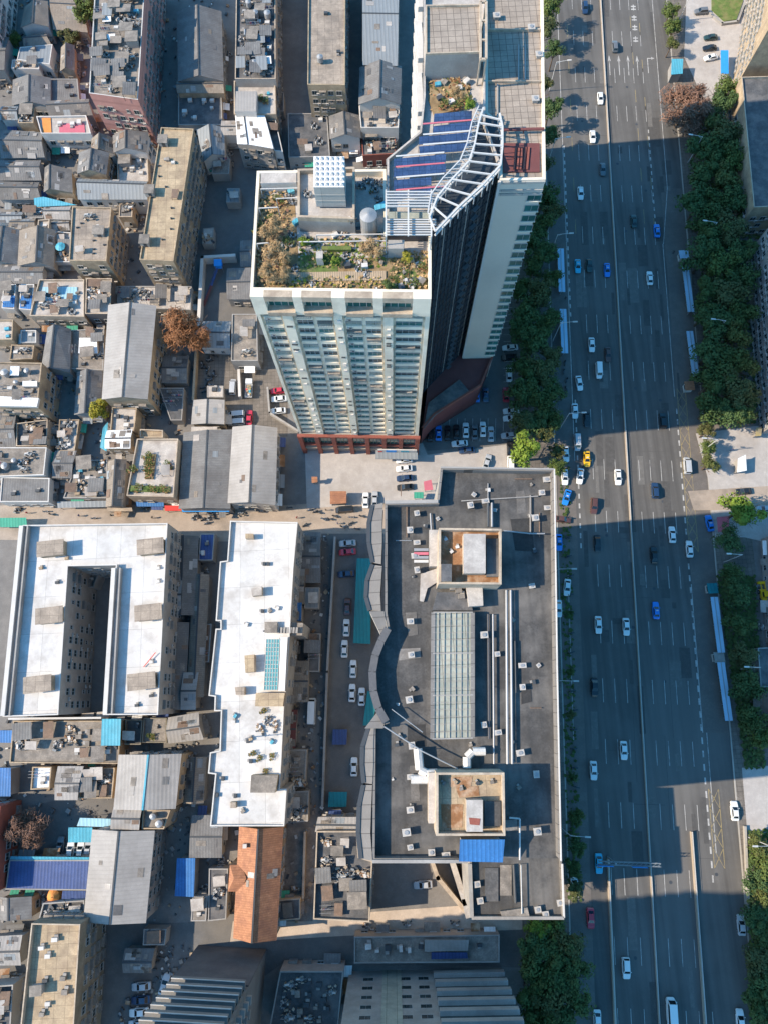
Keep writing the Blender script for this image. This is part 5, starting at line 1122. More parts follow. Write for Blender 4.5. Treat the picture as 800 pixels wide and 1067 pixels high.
B('dark house at the lower left corner of the old quarter', H_, [(-14, 1028), (14, 1026), (10, 1090), (-14, 1090)], 7, 'flat', 'wall_grey', 'dark_roof', clut=9, kinds=FEW)
ho, _ = B('long orange-tiled gable with a hipped dormer', 'workshop', [(251, 863), (294, 863.5), (287, 978), (245, 976)], 8, 'v', 'wall_beige', 'tile_orange', rise=2.6, ridge=.48)
w = MB(); dq = [Vector((*p, 8.1)) for p in XY([(240, 901), (252, 901), (252, 929), (238, 929)], 8)]; r1 = Vector((*XY([(244, 915)], 10)[0], 10)); r2 = Vector((*XY([(257, 915)], 10)[0], 10))
w.face([dq[0], dq[1], r2, r1], 'tile_orange'); w.face([dq[2], dq[3], r1, r2], 'tile_orange'); w.face([dq[3], dq[0], r1], 'tile_orange'); w.build('dormer_roof', ho)
w = MB(); w.prism(ccw([tuple(p[:2]) for p in dq]), 0, 8.05, 'wall_beige'); w.build('dormer_wall', ho)
w = MB(); p = XY([(256, 881)], 9.5)[0]; w.box((*p, 9.6), (.9, .9, 1.6), 'wall_white'); w.build('chimney', ho)
B('grey-green shed roof west of the orange gable', 'workshop', [(202, 851), (232, 851), (230, 892), (199, 892)], 5, 'h', 'wall_grey', 'metal_dark_h', rise=.6)
B('pale slatted shed beside the blue tarpaulin roof', 'shed', [(201, 934), (217, 934), (215, 960), (199, 960)], 4, 'flat', 'wall_grey', 'old_roof', par=.1, clut=5, kinds=FEW)
B('old flat shed between the orange gable and the sunlit lane', 'shed', [(218, 905), (238, 905), (236, 958), (217, 960)], 4, 'flat', 'wall_grey', 'dark_roof', par=.2)
B('dark-roofed annex with rubble against the office block', 'workshop', [(330, 866), (372, 866), (374, 893), (388, 897), (385, 961), (326.5, 958)], 10, 'flat', 'cream', 'dark_roof', par=1.0, clut=16, kinds=FEW, pm='cream')
B('pale grey lean-to roof above the dark-roofed annex', 'shed', [(333, 853), (373, 853), (372, 866), (330, 865)], 8, 'h', 'cream', 'metal_h', rise=.4)
B('grey shed between the orange gable and the annex', 'shed', [(289, 938), (313, 936), (313, 958), (289, 960)], 4, 'flat', 'cream', 'dark_roof', par=.2)
# strip of sheds in the shade of the white block
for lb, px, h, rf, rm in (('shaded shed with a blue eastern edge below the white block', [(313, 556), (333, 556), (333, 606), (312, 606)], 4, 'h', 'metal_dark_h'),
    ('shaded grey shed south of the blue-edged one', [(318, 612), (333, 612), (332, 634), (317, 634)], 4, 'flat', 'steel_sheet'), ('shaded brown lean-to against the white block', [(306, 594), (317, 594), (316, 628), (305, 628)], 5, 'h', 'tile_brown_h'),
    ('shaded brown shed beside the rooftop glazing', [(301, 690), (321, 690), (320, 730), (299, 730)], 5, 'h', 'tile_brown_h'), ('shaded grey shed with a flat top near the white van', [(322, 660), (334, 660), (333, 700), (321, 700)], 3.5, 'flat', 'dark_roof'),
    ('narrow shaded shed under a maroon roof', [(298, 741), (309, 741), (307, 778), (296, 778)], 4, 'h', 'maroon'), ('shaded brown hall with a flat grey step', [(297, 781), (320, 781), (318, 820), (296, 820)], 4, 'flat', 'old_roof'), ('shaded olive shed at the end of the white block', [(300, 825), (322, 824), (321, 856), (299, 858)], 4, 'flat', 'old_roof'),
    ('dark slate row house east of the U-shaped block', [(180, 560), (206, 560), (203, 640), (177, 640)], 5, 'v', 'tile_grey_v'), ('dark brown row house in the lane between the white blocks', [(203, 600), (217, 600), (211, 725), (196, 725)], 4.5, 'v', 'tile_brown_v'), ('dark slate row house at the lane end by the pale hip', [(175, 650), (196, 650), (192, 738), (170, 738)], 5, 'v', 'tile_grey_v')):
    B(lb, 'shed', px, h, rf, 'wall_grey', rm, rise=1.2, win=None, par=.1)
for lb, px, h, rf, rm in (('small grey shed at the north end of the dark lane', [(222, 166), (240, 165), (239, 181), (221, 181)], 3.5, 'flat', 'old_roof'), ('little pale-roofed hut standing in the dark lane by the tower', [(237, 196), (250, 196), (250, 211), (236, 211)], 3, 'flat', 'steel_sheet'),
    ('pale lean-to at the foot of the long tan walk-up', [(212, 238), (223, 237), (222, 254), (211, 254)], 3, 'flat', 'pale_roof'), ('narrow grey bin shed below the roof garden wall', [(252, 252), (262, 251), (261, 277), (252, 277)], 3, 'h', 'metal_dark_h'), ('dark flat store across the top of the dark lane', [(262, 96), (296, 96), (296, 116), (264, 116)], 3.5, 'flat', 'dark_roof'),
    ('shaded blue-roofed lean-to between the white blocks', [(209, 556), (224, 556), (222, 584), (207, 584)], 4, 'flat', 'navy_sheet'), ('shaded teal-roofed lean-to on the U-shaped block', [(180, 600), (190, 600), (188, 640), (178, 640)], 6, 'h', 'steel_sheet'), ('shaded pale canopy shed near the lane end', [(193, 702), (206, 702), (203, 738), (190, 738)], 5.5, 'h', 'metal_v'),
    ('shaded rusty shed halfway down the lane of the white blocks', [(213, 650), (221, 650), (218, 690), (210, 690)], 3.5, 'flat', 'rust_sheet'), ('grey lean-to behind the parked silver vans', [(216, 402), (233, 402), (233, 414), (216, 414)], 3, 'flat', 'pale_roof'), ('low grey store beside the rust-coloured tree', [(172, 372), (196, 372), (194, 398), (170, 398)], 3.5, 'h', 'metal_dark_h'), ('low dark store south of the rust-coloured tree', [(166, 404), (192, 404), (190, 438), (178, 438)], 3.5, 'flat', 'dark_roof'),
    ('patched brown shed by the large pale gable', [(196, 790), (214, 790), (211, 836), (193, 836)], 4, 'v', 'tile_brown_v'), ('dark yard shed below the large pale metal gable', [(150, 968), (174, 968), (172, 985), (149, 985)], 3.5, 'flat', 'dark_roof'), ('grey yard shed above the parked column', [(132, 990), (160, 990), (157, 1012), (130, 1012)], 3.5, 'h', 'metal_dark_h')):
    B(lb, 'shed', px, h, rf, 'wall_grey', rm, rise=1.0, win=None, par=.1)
# court infill of the U-shaped block
B('low grey building deep inside the U-shaped courtyard', 'shed', [(76, 598), (103, 598), (98, 612), (74, 612)], 5, 'flat', 'wall_grey', 'old_roof', win=None)
# south towers, mostly outside the frame
def slab_tower(label, xa, xb, depth, ztop, zplain, fl, kind):
    a, c = Vector(G(*xa)[:2]), Vector(G(*xb)[:2]); d = (c-a).normalized(); o = Vector((-d.y, d.x)); ang = math.atan2(d.y, d.x); L = (c-a).length
    root = empty('high_rise', (*((a+c)/2-o*depth/2), 0), label, 'high-rise')
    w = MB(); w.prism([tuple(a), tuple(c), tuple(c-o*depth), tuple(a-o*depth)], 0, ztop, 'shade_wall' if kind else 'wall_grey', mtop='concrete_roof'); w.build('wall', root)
    return root, a, c, d, o, ang, L
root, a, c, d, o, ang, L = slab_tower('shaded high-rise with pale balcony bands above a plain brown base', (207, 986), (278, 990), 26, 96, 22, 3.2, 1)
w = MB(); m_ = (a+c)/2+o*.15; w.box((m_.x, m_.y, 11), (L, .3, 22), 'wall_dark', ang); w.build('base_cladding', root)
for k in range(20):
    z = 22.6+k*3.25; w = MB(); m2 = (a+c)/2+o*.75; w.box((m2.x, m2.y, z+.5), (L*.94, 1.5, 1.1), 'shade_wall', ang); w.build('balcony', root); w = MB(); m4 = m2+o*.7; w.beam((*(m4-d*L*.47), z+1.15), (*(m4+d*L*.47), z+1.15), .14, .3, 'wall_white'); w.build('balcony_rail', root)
    g = MB(); m3 = (a+c)/2+o*.05; g.box((m3.x, m3.y, z+2.2), (L*.94, .1, 1.7), 'glass_dark', ang); g.build('window', root)
    for q in range(4):
        s = MB(); p = c-o*(2+q*2.6)+d*.4; s.box((p.x, p.y, z+.5), (1.2, 1.6, 1.0), 'wall_grey', ang); s.build('side_balcony', root)
root, a, c, d, o, ang, L = slab_tower('shaded high-rise, half pale wall with small windows, half ribbed bands', (364, 1012), (522, 1009), 30, 66, 0, 5, 0)
for k in range(12):
    z = 3+k*5.0
    w = MB(); p = a.lerp(c, .775)+o*.5; w.box((p.x, p.y, z+1.4), (L*.45, 1.0, 1.7), 'wall_grey', ang); w.build('spandrel', root)
    g = MB(); p = a.lerp(c, .775)+o*.06; g.box((p.x, p.y, z+3.6), (L*.45, .12, 2.2), 'glass_dark', ang); g.build('window', root)
    for q in (.13, .365, .48): inst('window', WIN['wide'], root, (*(a.lerp(c, q)+o*.003), z+2.2), ang+math.pi, (1, 1, 1.2))
w = MB(); p = a.lerp(c, .28)+o*.05; w.box((p.x, p.y, 33), (L*.12, .1, 66), 'glass_sky', ang); w.build('glass_strip', root)
B('low flat service building with ducts before the ribbed high-rise', 'workshop', [(369, 976), (520, 974), (520, 1003), (369, 1004)], 5, 'flat', 'wall_grey', 'old_roof', clut=10, kinds=[CRATE[4], CRATE[5], CRATE[0]], par=.4)
B('plant deck crowded with cooling machines between the high-rises', 'workshop', [(292, 1012), (358, 1012), (352, 1075), (280, 1075)], 7, 'flat', 'wall_grey', 'dark_roof', clut=18, kinds=[CRATE[2], CRATE[5], JUNK[0], JUNK[1]], par=.6)
# east side
tb, _ = B('tall beige flats with rows of small windows above the upper plaza', A_, [(832, -120), (930, -120), (925, 11), (811, 11)], 30, skip_south=True, roof='flat', wm='wall_beige', rm='concrete_roof', acp=.6, cagep=0, step=2.6, floor=3.0, par=1)
B('beige flats with a dark roof behind the evergreen grove', A_, [(772, 80), (905, 76), (905, 210), (785, 216)], 13, 'flat', 'wall_beige', 'dark_roof', acp=.7, cagep=.1, step=2.8, clut=4, kinds=[CRATE[4], HUT2, CRATE[0]], pm='cream')
B('shaded grey flats covered with air conditioners', A_, [(812, 222), (920, 220), (920, 418), (832, 424)], 20, 'flat', 'wall_grey', 'concrete_roof', acp=1, cagep=0, step=2.2, floor=3.0)
B('shop row with a teal and white awning on the lower right', 'shop', [(789, 675), (860, 672), (860, 716), (792, 716)], 5, 'flat', 'wall_grey', 'dark_roof', par=.3)
B('dark shop row above the yellow machine', 'shop', [(806, 556), (870, 550), (870, 668), (812, 668)], 7, 'flat', 'wall_grey', 'dark_roof', par=.3, clut=11, kinds=FEW)
B('blue-edged shop at the right of the shaded grove', 'shop', [(800, 722), (860, 720), (860, 775), (803, 776)], 6, 'flat', 'wall_grey', 'navy_sheet', par=.2)

B('unseen block added beyond the western edge to shade the slate houses', A_, [(-165, 66), (-95, 66), (-95, 146), (-165, 146)], 21, 'flat', 'wall_grey', 'old_roof', clut=0, win=None, awn=False)  # out-of-frame block, added only to cast shade on the slate houses
# sheets, awnings and tarpaulins: things in their own right
def SH(label, px, h, rm, cat='awning', **k): return shed('awning' if cat == 'awning' else cat, label, cat, px, h, rm, **k)
SH('bright blue tarpaulin awning across the alley by the brown walk-up', [(36, 207), (46, 205.5), (80, 213), (36, 215)], 5, 'cyan_sheet', posts=True)
SH('blue awning below the roof-garden building', [(142, 520), (171, 520), (171, 527.5), (142, 527.5)], 3.5, 'blue_sheet', posts=True)
SH('red and blue shop awning along the market street', [(190, 528.5), (239, 528.5), (239, 533), (190, 533)], 3.2, 'sign_blue', posts=True)
SH('orange-red shop awning left of the red and blue one', [(172, 527), (189, 527), (189, 532), (172, 532)], 3.2, 'sign_red', posts=True)
SH('long faded awning strip of the western market shops', [(60, 523), (111, 522), (111, 528), (60, 529)], 3, 'steel_sheet', posts=True)
SH('cream awning beneath the grey tiled house', [(112, 529), (138, 529), (138, 532.5), (112, 532.5)], 3, 'cream', posts=True)
SH('green market awning at the left end of the street', [(-10, 540), (28, 539.5), (28, 549), (-10, 549)], 3, 'green_sheet', posts=True)
SH('striped cyan sheet roof on the bare concrete building', [(107, 749), (127, 749), (125, 777), (105, 777)], 9, 'cyan_sheet', posts=True)
SH('cyan car canopy over two white cars', [(72, 862), (97, 862), (97, 878), (71, 878)], 3.2, 'cyan_sheet', posts=True)
SH('pale blue canopy behind the cyan car canopy', [(84, 852), (116, 853), (115, 862), (80, 861)], 4, 'sky_sheet', posts=True)
SH('cyan eave strip along the navy roof', [(12, 892), (95, 893), (95, 896), (10, 896)], 5.2, 'cyan_sheet', posts=True)
SH('small blue sheet south of the navy roof', [(66, 928), (90, 928), (89, 938), (64, 937)], 4.5, 'navy_sheet', posts=True)
SH('blue awning at the western edge below the white block', [(-12, 761), (18, 761), (18, 774), (-12, 774)], 5, 'blue_sheet', posts=True)
SH('bright blue corner roof beside the white canopied house', [(-12, 800), (12, 800), (11, 830), (-12, 830)], 5, 'blue_sheet')
SH('deep blue tarpaulin roof by the pale slatted shed', [(185, 894), (204, 894), (202, 935), (182, 934)], 5, 'blue_sheet')
SH('teal netting strip along the office block alley', [(372, 582), (387, 582), (386, 671), (368, 670)], 3, 'teal_sheet', posts=True)
SH('teal netting patch beneath the curved office wall', [(383, 720), (394, 722), (388, 756), (378, 756)], 3, 'teal_sheet', posts=True)
SH('white canopy above the wide grey shed', [(200, 445), (227, 445), (226, 456), (199, 456)], 4.5, 'pale_roof', posts=True)
SH('white-and-cyan sheet beside the junk roof', [(108, 446), (113, 440), (111, 470), (104, 466)], 4, 'cyan_sheet', posts=True)
SH('brown flat kiosk roof in the forecourt', [(344, 512), (361, 512), (361, 524), (344, 525)], 3.2, 'tile_orange', cat='kiosk')
SH('tiny red guard kiosk on the forecourt', [(325, 497), (331, 497), (331, 502), (325, 503)], 2.8, 'tile_orange', cat='kiosk')
SH('red banner roof of a stall by the office corner', [(441, 502), (449, 500), (451, 510), (442, 511)], 2.6, 'rose_sheet', posts=True, cat='stall')
SH('green stall canopy beside the red banner stall', [(431, 513), (441, 513), (441, 519), (431, 519)], 2.6, 'green_sheet', posts=True, cat='stall')
SH('turquoise arched canopy on the upper plaza kerb', [(699, 62), (711, 62), (711, 76), (699, 77)], 4, 'cyan_sheet', cat='kiosk')
SH('blue tent roof next to the white car on the upper plaza', [(750, 53), (758, 53), (759, 76), (751, 76)], 3, 'sign_blue', posts=True)
SH('blue shed roof east of the white block', [(306, 628), (315, 628), (314, 647), (306, 647)], 7, 'blue_sheet')
SH('blue tarpaulin over a stack in the alley', [(347, 760), (362, 760), (361, 776), (346, 776)], 2, 'navy_sheet', cat='shed')
SH('teal tarpaulin bundle at the alley end', [(343, 825), (362, 825), (361, 841), (342, 841)], 2.5, 'teal_sheet', cat='shed')
SH('teal shop awning on the lower right pavement', [(787, 688), (792, 688), (795, 712), (790, 712)], 3.5, 'green_sheet', posts=True)
SH('white sheet stall on the sunlit east plaza', [(768, 478), (776, 474), (778, 490), (768, 492)], 3, 'white_sheet', cat='stall')
SH('small yellow-topped stall on the east plaza', [(787, 446), (793, 446), (793, 454), (787, 454)], 2.8, 'paint_yellow', cat='stall')
SH('red striped stall beside the bright plane tree', [(746, 539), (759, 538), (759, 554), (748, 554)], 2.4, 'rose_sheet', posts=True, cat='stall')
SH('blue sheet roof at the office service yard', [(449, 992), (486, 992), (487, 999), (449, 1000)], 5.5, 'navy_sheet', cat='shed')
SH('long pale canopy in the service yard', [(442, 979), (488, 979), (487, 991), (442, 992)], 6, 'metal_h', cat='shed')
# ------------------------------------------------------------------ fences and walls that stand on their own
def wall_thing(label, pts, h, t, m, name='boundary_wall', cat='wall'):
    Q = XY(pts, h); c = Q[0]; root = empty(name, (c[0], c[1], 0), label, cat); w = MB(); cp = MB()
    for i in range(len(Q)-1):
        a, b = Vector(Q[i]), Vector(Q[i+1]); d = (b-a); L = d.length; mid = (a+b)/2; an = math.atan2(d.y, d.x)
        w.box((mid.x, mid.y, h/2), (L+t*(.9 if i else 1), t, h), m, an); cp.box((mid.x, mid.y, h+.06), (L+t*1.2, t+.14, .12), m, an)
    w.build('wall', root); cp.build('coping', root)
wall_thing('pale L-shaped wall round the playground court', [(244, 266), (211, 268), (207, 338)], 3.2, .8, 'wall_white')
wall_thing('pale wall along the scooter yard', [(204.5, 365), (201.5, 416)], 2.6, .5, 'wall_beige')
wall_thing('white yard wall beside the loaded truck', [(249, 386), (250, 412)], 2.2, .6, 'wall_white')
wall_thing('cream wall between the office block court and the ramp', [(451, 901), (456, 915), (484, 949)], 4, .8, 'cream')
wall_thing('pale sloping wall left of the low office wing', [(472, 902), (484, 940), (487, 953)], 6, 1.2, 'pale_roof')
wall_thing('dark boundary wall along the shaded alley', [(349, 560), (341, 700), (336, 840)], 2.5, .4, 'wall_grey')
wall_thing('low wall between the forecourt and the tower car park', [(279, 404), (281, 430), (311, 449)], 1.8, .4, 'wall_grey')
wall_thing('low beige wall enclosing the brown court', [(318, 868), (316, 935)], 2.4, .4, 'cream')
wall_thing('beige garden wall along the north edge of the bare concrete building', [(10, 749), (105, 748)], 7.3, .35, 'wall_white')
wall_thing('ochre kerb wall beside the orange gable', [(296, 866), (292, 935)], 3, .5, 'cream')
wall_thing('pavement wall bounding the lower right grove', [(776, 862), (780, 960)], 1, .4, 'kerbstone')
wall_thing('stone edge of the circular planter on the upper plaza', [(738, 12), (752, 24), (768, 22), (775, 4)], .9, .5, 'wall_grey')
def planting(name, label, px, m, z): b = MB(); b.prism(ccw(XY(px, z)), 0, z, m); o = b.build(name); tag(o, label, 'planting bed'); return o
planting('planting_bed', 'green planted bed inside the upper plaza stone edge', [(741, -5), (741, 10), (754, 22), (767, 20), (774, 0), (765, -10)], 'lawn', .45)
def undergrowth(label, px, m, n, hmax=.9):
    P = XY(px, 0); xs = [p[0] for p in P]; ys = [p[1] for p in P]; b = MB(); k = 0
    while k < n:
        x, y = random.uniform(min(xs), max(xs)), random.uniform(min(ys), max(ys))
        if not inside((x, y), P): continue
        k += 1; z = random.uniform(.2, hmax); a = random.uniform(0, 6.3); s = random.uniform(.15, .4); t = random.uniform(-.5, .5)
        u = Vector((math.cos(a), math.sin(a), t))*s; v = Vector((-math.sin(a), math.cos(a), random.uniform(-.4, .4)))*s; c = Vector((x, y, z))
        b.face([c-u-v, c+u-v, c+u+v, c-u+v], m)
    o = b.build('undergrowth'); tag(o, label, 'undergrowth', kind='stuff')
undergrowth('low dark shrubs between office block and avenue', [(582, 480), (592, 480), (600, 800), (606, 940), (590, 940)], 'leaf_dark', 450, .5)
undergrowth('green ground cover under the lower right grove', [(777, 866), (840, 860), (840, 1070), (780, 1070)], 'leaf_mid', 3500)
undergrowth('dark ground cover under the grove beside the bus lane', [(724, 190), (790, 190), (800, 440), (735, 445)], 'leaf_dark', 3500)
undergrowth('dark ground cover along the shaded pavement of the east side', [(745, 600), (785, 600), (795, 800), (775, 800)], 'leaf_dark', 2500)

def litter(label, px, n, avoid=True):
    P = XY(px, 0); xs = [q[0] for q in P]; ys = [q[1] for q in P]; b = MB(); k = 0
    while k < n:
        x, y = random.uniform(min(xs), max(xs)), random.uniform(min(ys), max(ys))
        if not inside((x, y), P): continue
        k += 1; s = random.uniform(.25, 1.1); b.box((x, y, .06+s*.25), (s, s*random.uniform(.4, 1), s*.5), random.choice(('wall_grey', 'timber', 'old_roof', 'dark_metal', 'dark_metal', 'rust', 'steel_sheet', 'plastic_white', 'dark_roof', 'dark_roof')), random.random()*3)
    o = b.build('yard_litter'); tag(o, label, 'yard litter', kind='stuff')
litter('crates and scrap scattered through the lanes of the old quarter', [(-20, 0), (240, 0), (200, 300), (205, 528), (-20, 526)], 1500)
litter('crates and scrap scattered through the southern yards', [(-10, 750), (330, 750), (330, 960), (-10, 960)], 600)
litter('crates and scrap in the shaded lanes beside the white blocks', [(172, 560), (222, 560), (214, 740), (166, 740)], 260)
litter('crates and scrap along the shaded alley beside the office block', [(303, 556), (346, 556), (338, 850), (300, 850)], 260)
litter('boxes and bins in the service yards by the high-rises', [(160, 985), (205, 985), (170, 1067), (120, 1067)], 90)
# ------------------------------------------------------------------ trees
def crown_mesh(seed, m, n=3000, Rr=4.0, flat=.75, leafs=.31, sparse=False):
    rnd = random.Random(seed); lobes = []
    for k in range(20):
        a = rnd.uniform(0, 6.3); r = Rr*rnd.uniform(.1, .7); lobes.append((Vector((r*math.cos(a), r*math.sin(a), rnd.uniform(-.35, .55)*Rr*flat)), Rr*rnd.uniform(.18, .44)))
    b = MB()
    for k in range(n):
        c, lr = lobes[rnd.randrange(len(lobes))]
        v = Vector((rnd.gauss(0, 1), rnd.gauss(0, 1), rnd.gauss(0, 1))).normalized()
        p = c+v*lr*(rnd.random()**.35 if not sparse else rnd.random()**.6)*Vector((1, 1, flat)).x; p.z = c.z+(p.z-c.z)*flat
        nrm = (v+Vector((rnd.gauss(0, .5), rnd.gauss(0, .5), .5+rnd.gauss(0, .4)))).normalized()
        x = nrm.orthogonal().normalized(); q = rnd.uniform(0, 6.3); y = nrm.cross(x); x, y = x*math.cos(q)+y*math.sin(q), y*math.cos(q)-x*math.sin(q)
        s = leafs*rnd.uniform(.55, 1.25)
        if sparse: b.face([p-x*s*1.3-y*s*.1, p+x*s*1.3-y*s*.1, p+x*s*1.3+y*s*.12, p-x*s*1.3+y*s*.12], m)
        else: b.face([p-x*s*.9, p-y*s*.55, p+x*s*.9, p+y*s*.55], m)
    return local_mesh(b, 'crown')
def trunk_mesh(seed):
    rnd = random.Random(seed); b = MB()
    b.tube((0, 0, 0), (.1, 0, 3.2), .3, .2, 'bark', 8); b.tube((.1, 0, 3.2), (0, .1, 5.5), .2, .1, 'bark', 6)
    for k in range(7):
        a = k*.9+rnd.uniform(-.3, .3); z = rnd.uniform(2.2, 4.2); e = Vector((2.3*math.cos(a), 2.3*math.sin(a), z+rnd.uniform(1, 2.2))); b.tube((.08, 0, z), e, .12, .05, 'bark', 5, False)
        for q in (-.5, .5): b.tube(Vector((.08, 0, z)).lerp(e, .6), e+Vector((1.2*math.cos(a+q), 1.2*math.sin(a+q), .7)), .05, .02, 'bark', 4, False)
    return local_mesh(b, 'trunk')
TRK = [trunk_mesh(3), trunk_mesh(8)]
CR = {}
TINT = {'leaf_dark': ('leaf_dark', 'leaf_dark_b', 'leaf_dark_c', 'leaf_dark', 'leaf_dark_c'), 'leaf_mid': ('leaf_mid', 'leaf_mid_b', 'leaf_mid')}
for m in ('leaf_dark', 'leaf_mid', 'leaf_lime', 'leaf_yellow', 'leaf_olive'):
    CR[m] = [crown_mesh(s*7+len(m), mm, Rr=4.0+.25*(s % 3)) for s, mm in enumerate(TINT.get(m, (m,)))]
CR['leaf_straw'] = [crown_mesh(15, 'leaf_straw', 2600, leafs=.4, sparse=True)]
CR['leaf_rust'] = [crown_mesh(14, 'leaf_rust', 3800, leafs=.3, sparse=True)]
CR['leaf_bare'] = [crown_mesh(17, 'leaf_bare', 3600, leafs=.36, sparse=True)]
nt = 0
def tree(px, py, rad, m, label, group=None, h=None, z0=0, name='tree', cat='tree'):
    """rad: crown radius in metres; crown centre surveyed at height h"""
    global nt; nt += 1
    h = h if h else rad*1.55; p = G(px, py, z0+h); rad *= (1.36 if m == 'leaf_dark' else 1.22) if z0 < 50 else 1.0; k = rad/3.9
    root = empty(name, (p.x, p.y, z0), label, cat, group)
    t = inst('trunk', TRK[nt % 2], root, (p.x, p.y, z0), nt*1.3, (k, k, h/5.2)); c = inst('crown', CR[m][nt % len(CR[m])], root, (p.x, p.y, z0+h), nt*2.1, (k, k*random.uniform(.92, 1.08), k*random.uniform(.9, 1.15)))
    return root
D_, M__ = 'leaf_dark', 'leaf_mid'
tree(715, 108, 7.6, 'leaf_bare', 'large bare reddish-brown tree leaning over the avenue kerb', h=9)
tree(771, 533, 5.0, 'leaf_lime', 'bright lime-green round tree on the sunlit east plaza')
tree(548, 469, 4.6, 'leaf_lime', 'bright green tree beside the tower car park, catching the sun', h=9)
tree(195, 345, 7.0, 'leaf_rust', 'rust-orange autumn tree beside the big grey gabled hall', h=9)
tree(104, 425, 3.0, 'leaf_yellow', 'small yellow-green tree among the grey roofs', h=7)
tree(92, 12, 4.8, M__, 'tall green tree beside the pink-brick walk-up', h=8)
tree(73, 38, 3.2, 'leaf_olive', 'small dark shrub-like tree above the narrow brown house', h=4)
tree(16, 41, 2.2, M__, 'small green tree below the white framed block', h=3.5)
tree(30, 864, 4.6, 'leaf_bare', 'brownish tree in the shade of the red brick block', h=6)
tree(1, 254, 3, 'leaf_olive', 'mossy tree at the western edge by the slate gable', h=4)
for i, (x, y, r, m) in enumerate(((285, 239, 2.6, 'leaf_straw'), (289, 262, 2.8, 'leaf_straw'), (277, 285, 2.3, 'leaf_straw'), (296, 287, 2.0, 'leaf_straw'), (387, 257, 2.4, 'leaf_straw'), (424, 268, 1.2, 'leaf_yellow'), (317, 252, 1.4, 'leaf_lime'), (340, 269, 1.2, M__), (350, 271, 1.2, 'leaf_lime'), (404, 297, 1.3, 'leaf_dark'), (476, 96, 1.6, 'leaf_straw'), (489, 108, 1.3, 'leaf_lime'))):
    lb = ('dry straw-coloured shrub at the northern end of the tower roof garden bed', 'larger dry straw-coloured shrub in the middle of the roof garden bed', 'dry straw-coloured shrub at the southwest corner of the tower roof', 'dry straw-coloured shrub beside the roof deck', 'rounded straw-coloured tree below the round roof tank', 'yellow potted bush beside the roof garden hut', 'bright green bush by the roof garden lawn', 'green bush right of the little garden hut', 'lime green bush on the tower garden lawn', 'dark bush at the tower garden front corner', 'dry brown bush behind the solar panels', 'lime bush at the edge of the solar panels')[i]
    tree(x, y, r, m, lb, z0=(80 if i < 10 else 84), h=r*.8, name='shrub', cat='shrub')
grove = [(757, 92, 3.2, M__), (750, 106, 4, D_), (741, 128, 4.4, M__), (756, 140, 4.2, D_), (730, 150, 3.6, D_), (747, 158, 4.6, D_), (762, 168, 3.8, M__), (733, 180, 4.4, D_), (752, 188, 4.8, M__), (727, 212, 4.2, D_), (745, 215, 4.6, D_), (764, 212, 4.2, D_),
         (737, 240, 4.6, D_), (756, 240, 4.6, D_), (733, 268, 4.4, D_), (748, 275, 4.6, M__), (767, 262, 4.2, D_), (738, 300, 4.2, D_), (757, 306, 4.6, D_), (771, 288, 3.6, D_), (770, 328, 4, D_), (748, 335, 4.6, D_), (735, 325, 3.4, D_), (764, 350, 4.2, M__), (741, 366, 4.2, D_), (757, 378, 4.6, D_), (775, 380, 3.6, M__), (741, 398, 4.4, D_), (763, 408, 4.4, D_), (779, 412, 3.2, 'leaf_olive'), (740, 425, 3.8, D_), (757, 430, 3.6, D_), (775, 432, 2.8, D_)]
for i, (x, y, r, m) in enumerate(grove):
    tree(x, y, r, m, ('dark green' if m == D_ else 'fresher green' if m == M__ else 'olive green')+f' tree, {ORD[i]} from the north in the dense grove beside the east bus lane', 'trees of the east grove', h=8)
for i, (x, y, r) in enumerate(((698, 12, 2.6), (702, 28, 2.9), (699, 46, 2.2))): tree(x, y, r, M__, f'mid-green street tree, {ORD[i]} from the north along the upper plaza kerb', 'upper plaza kerb trees', h=5)
for i, (x, y, r, m) in enumerate(((735, 450, 2.4, 'leaf_olive'), (739, 467, 2.2, M__), (738, 484, 2.6, M__))): tree(x, y, r, m, f'sunlit kerb tree, {ORD[i]} from the north beside the east plaza lamp', 'kerb trees at the east plaza', h=4.5)
for i, (x, y, r) in enumerate(((760, 562, 3.0), (762, 598, 2.8), (767, 622, 3.0), (769, 652, 3.0), (774, 684, 3.0), (778, 716, 3.0), (783, 750, 3.0))): tree(x, y, r, D_, f'shaded dark tree, {ORD[i]} from the north beside the southern bus shelters', 'trees behind the southern bus shelters', h=6)
for i, (x, y, r, m) in enumerate(((795, 770, 3, M__), (789, 884, 2.9, M__), (798, 900, 3.2, M__), (787, 915, 2.8, D_), (797, 935, 3.2, M__), (787, 955, 2.8, D_), (798, 975, 3.2, D_), (787, 1000, 3, D_), (798, 1018, 3.2, D_), (789, 1042, 3, D_), (800, 1060, 3, D_))): tree(x, y, r, m, f'green tree, {ORD[i]} from the north along the lower right pavement', 'trees of the lower right grove', h=5)
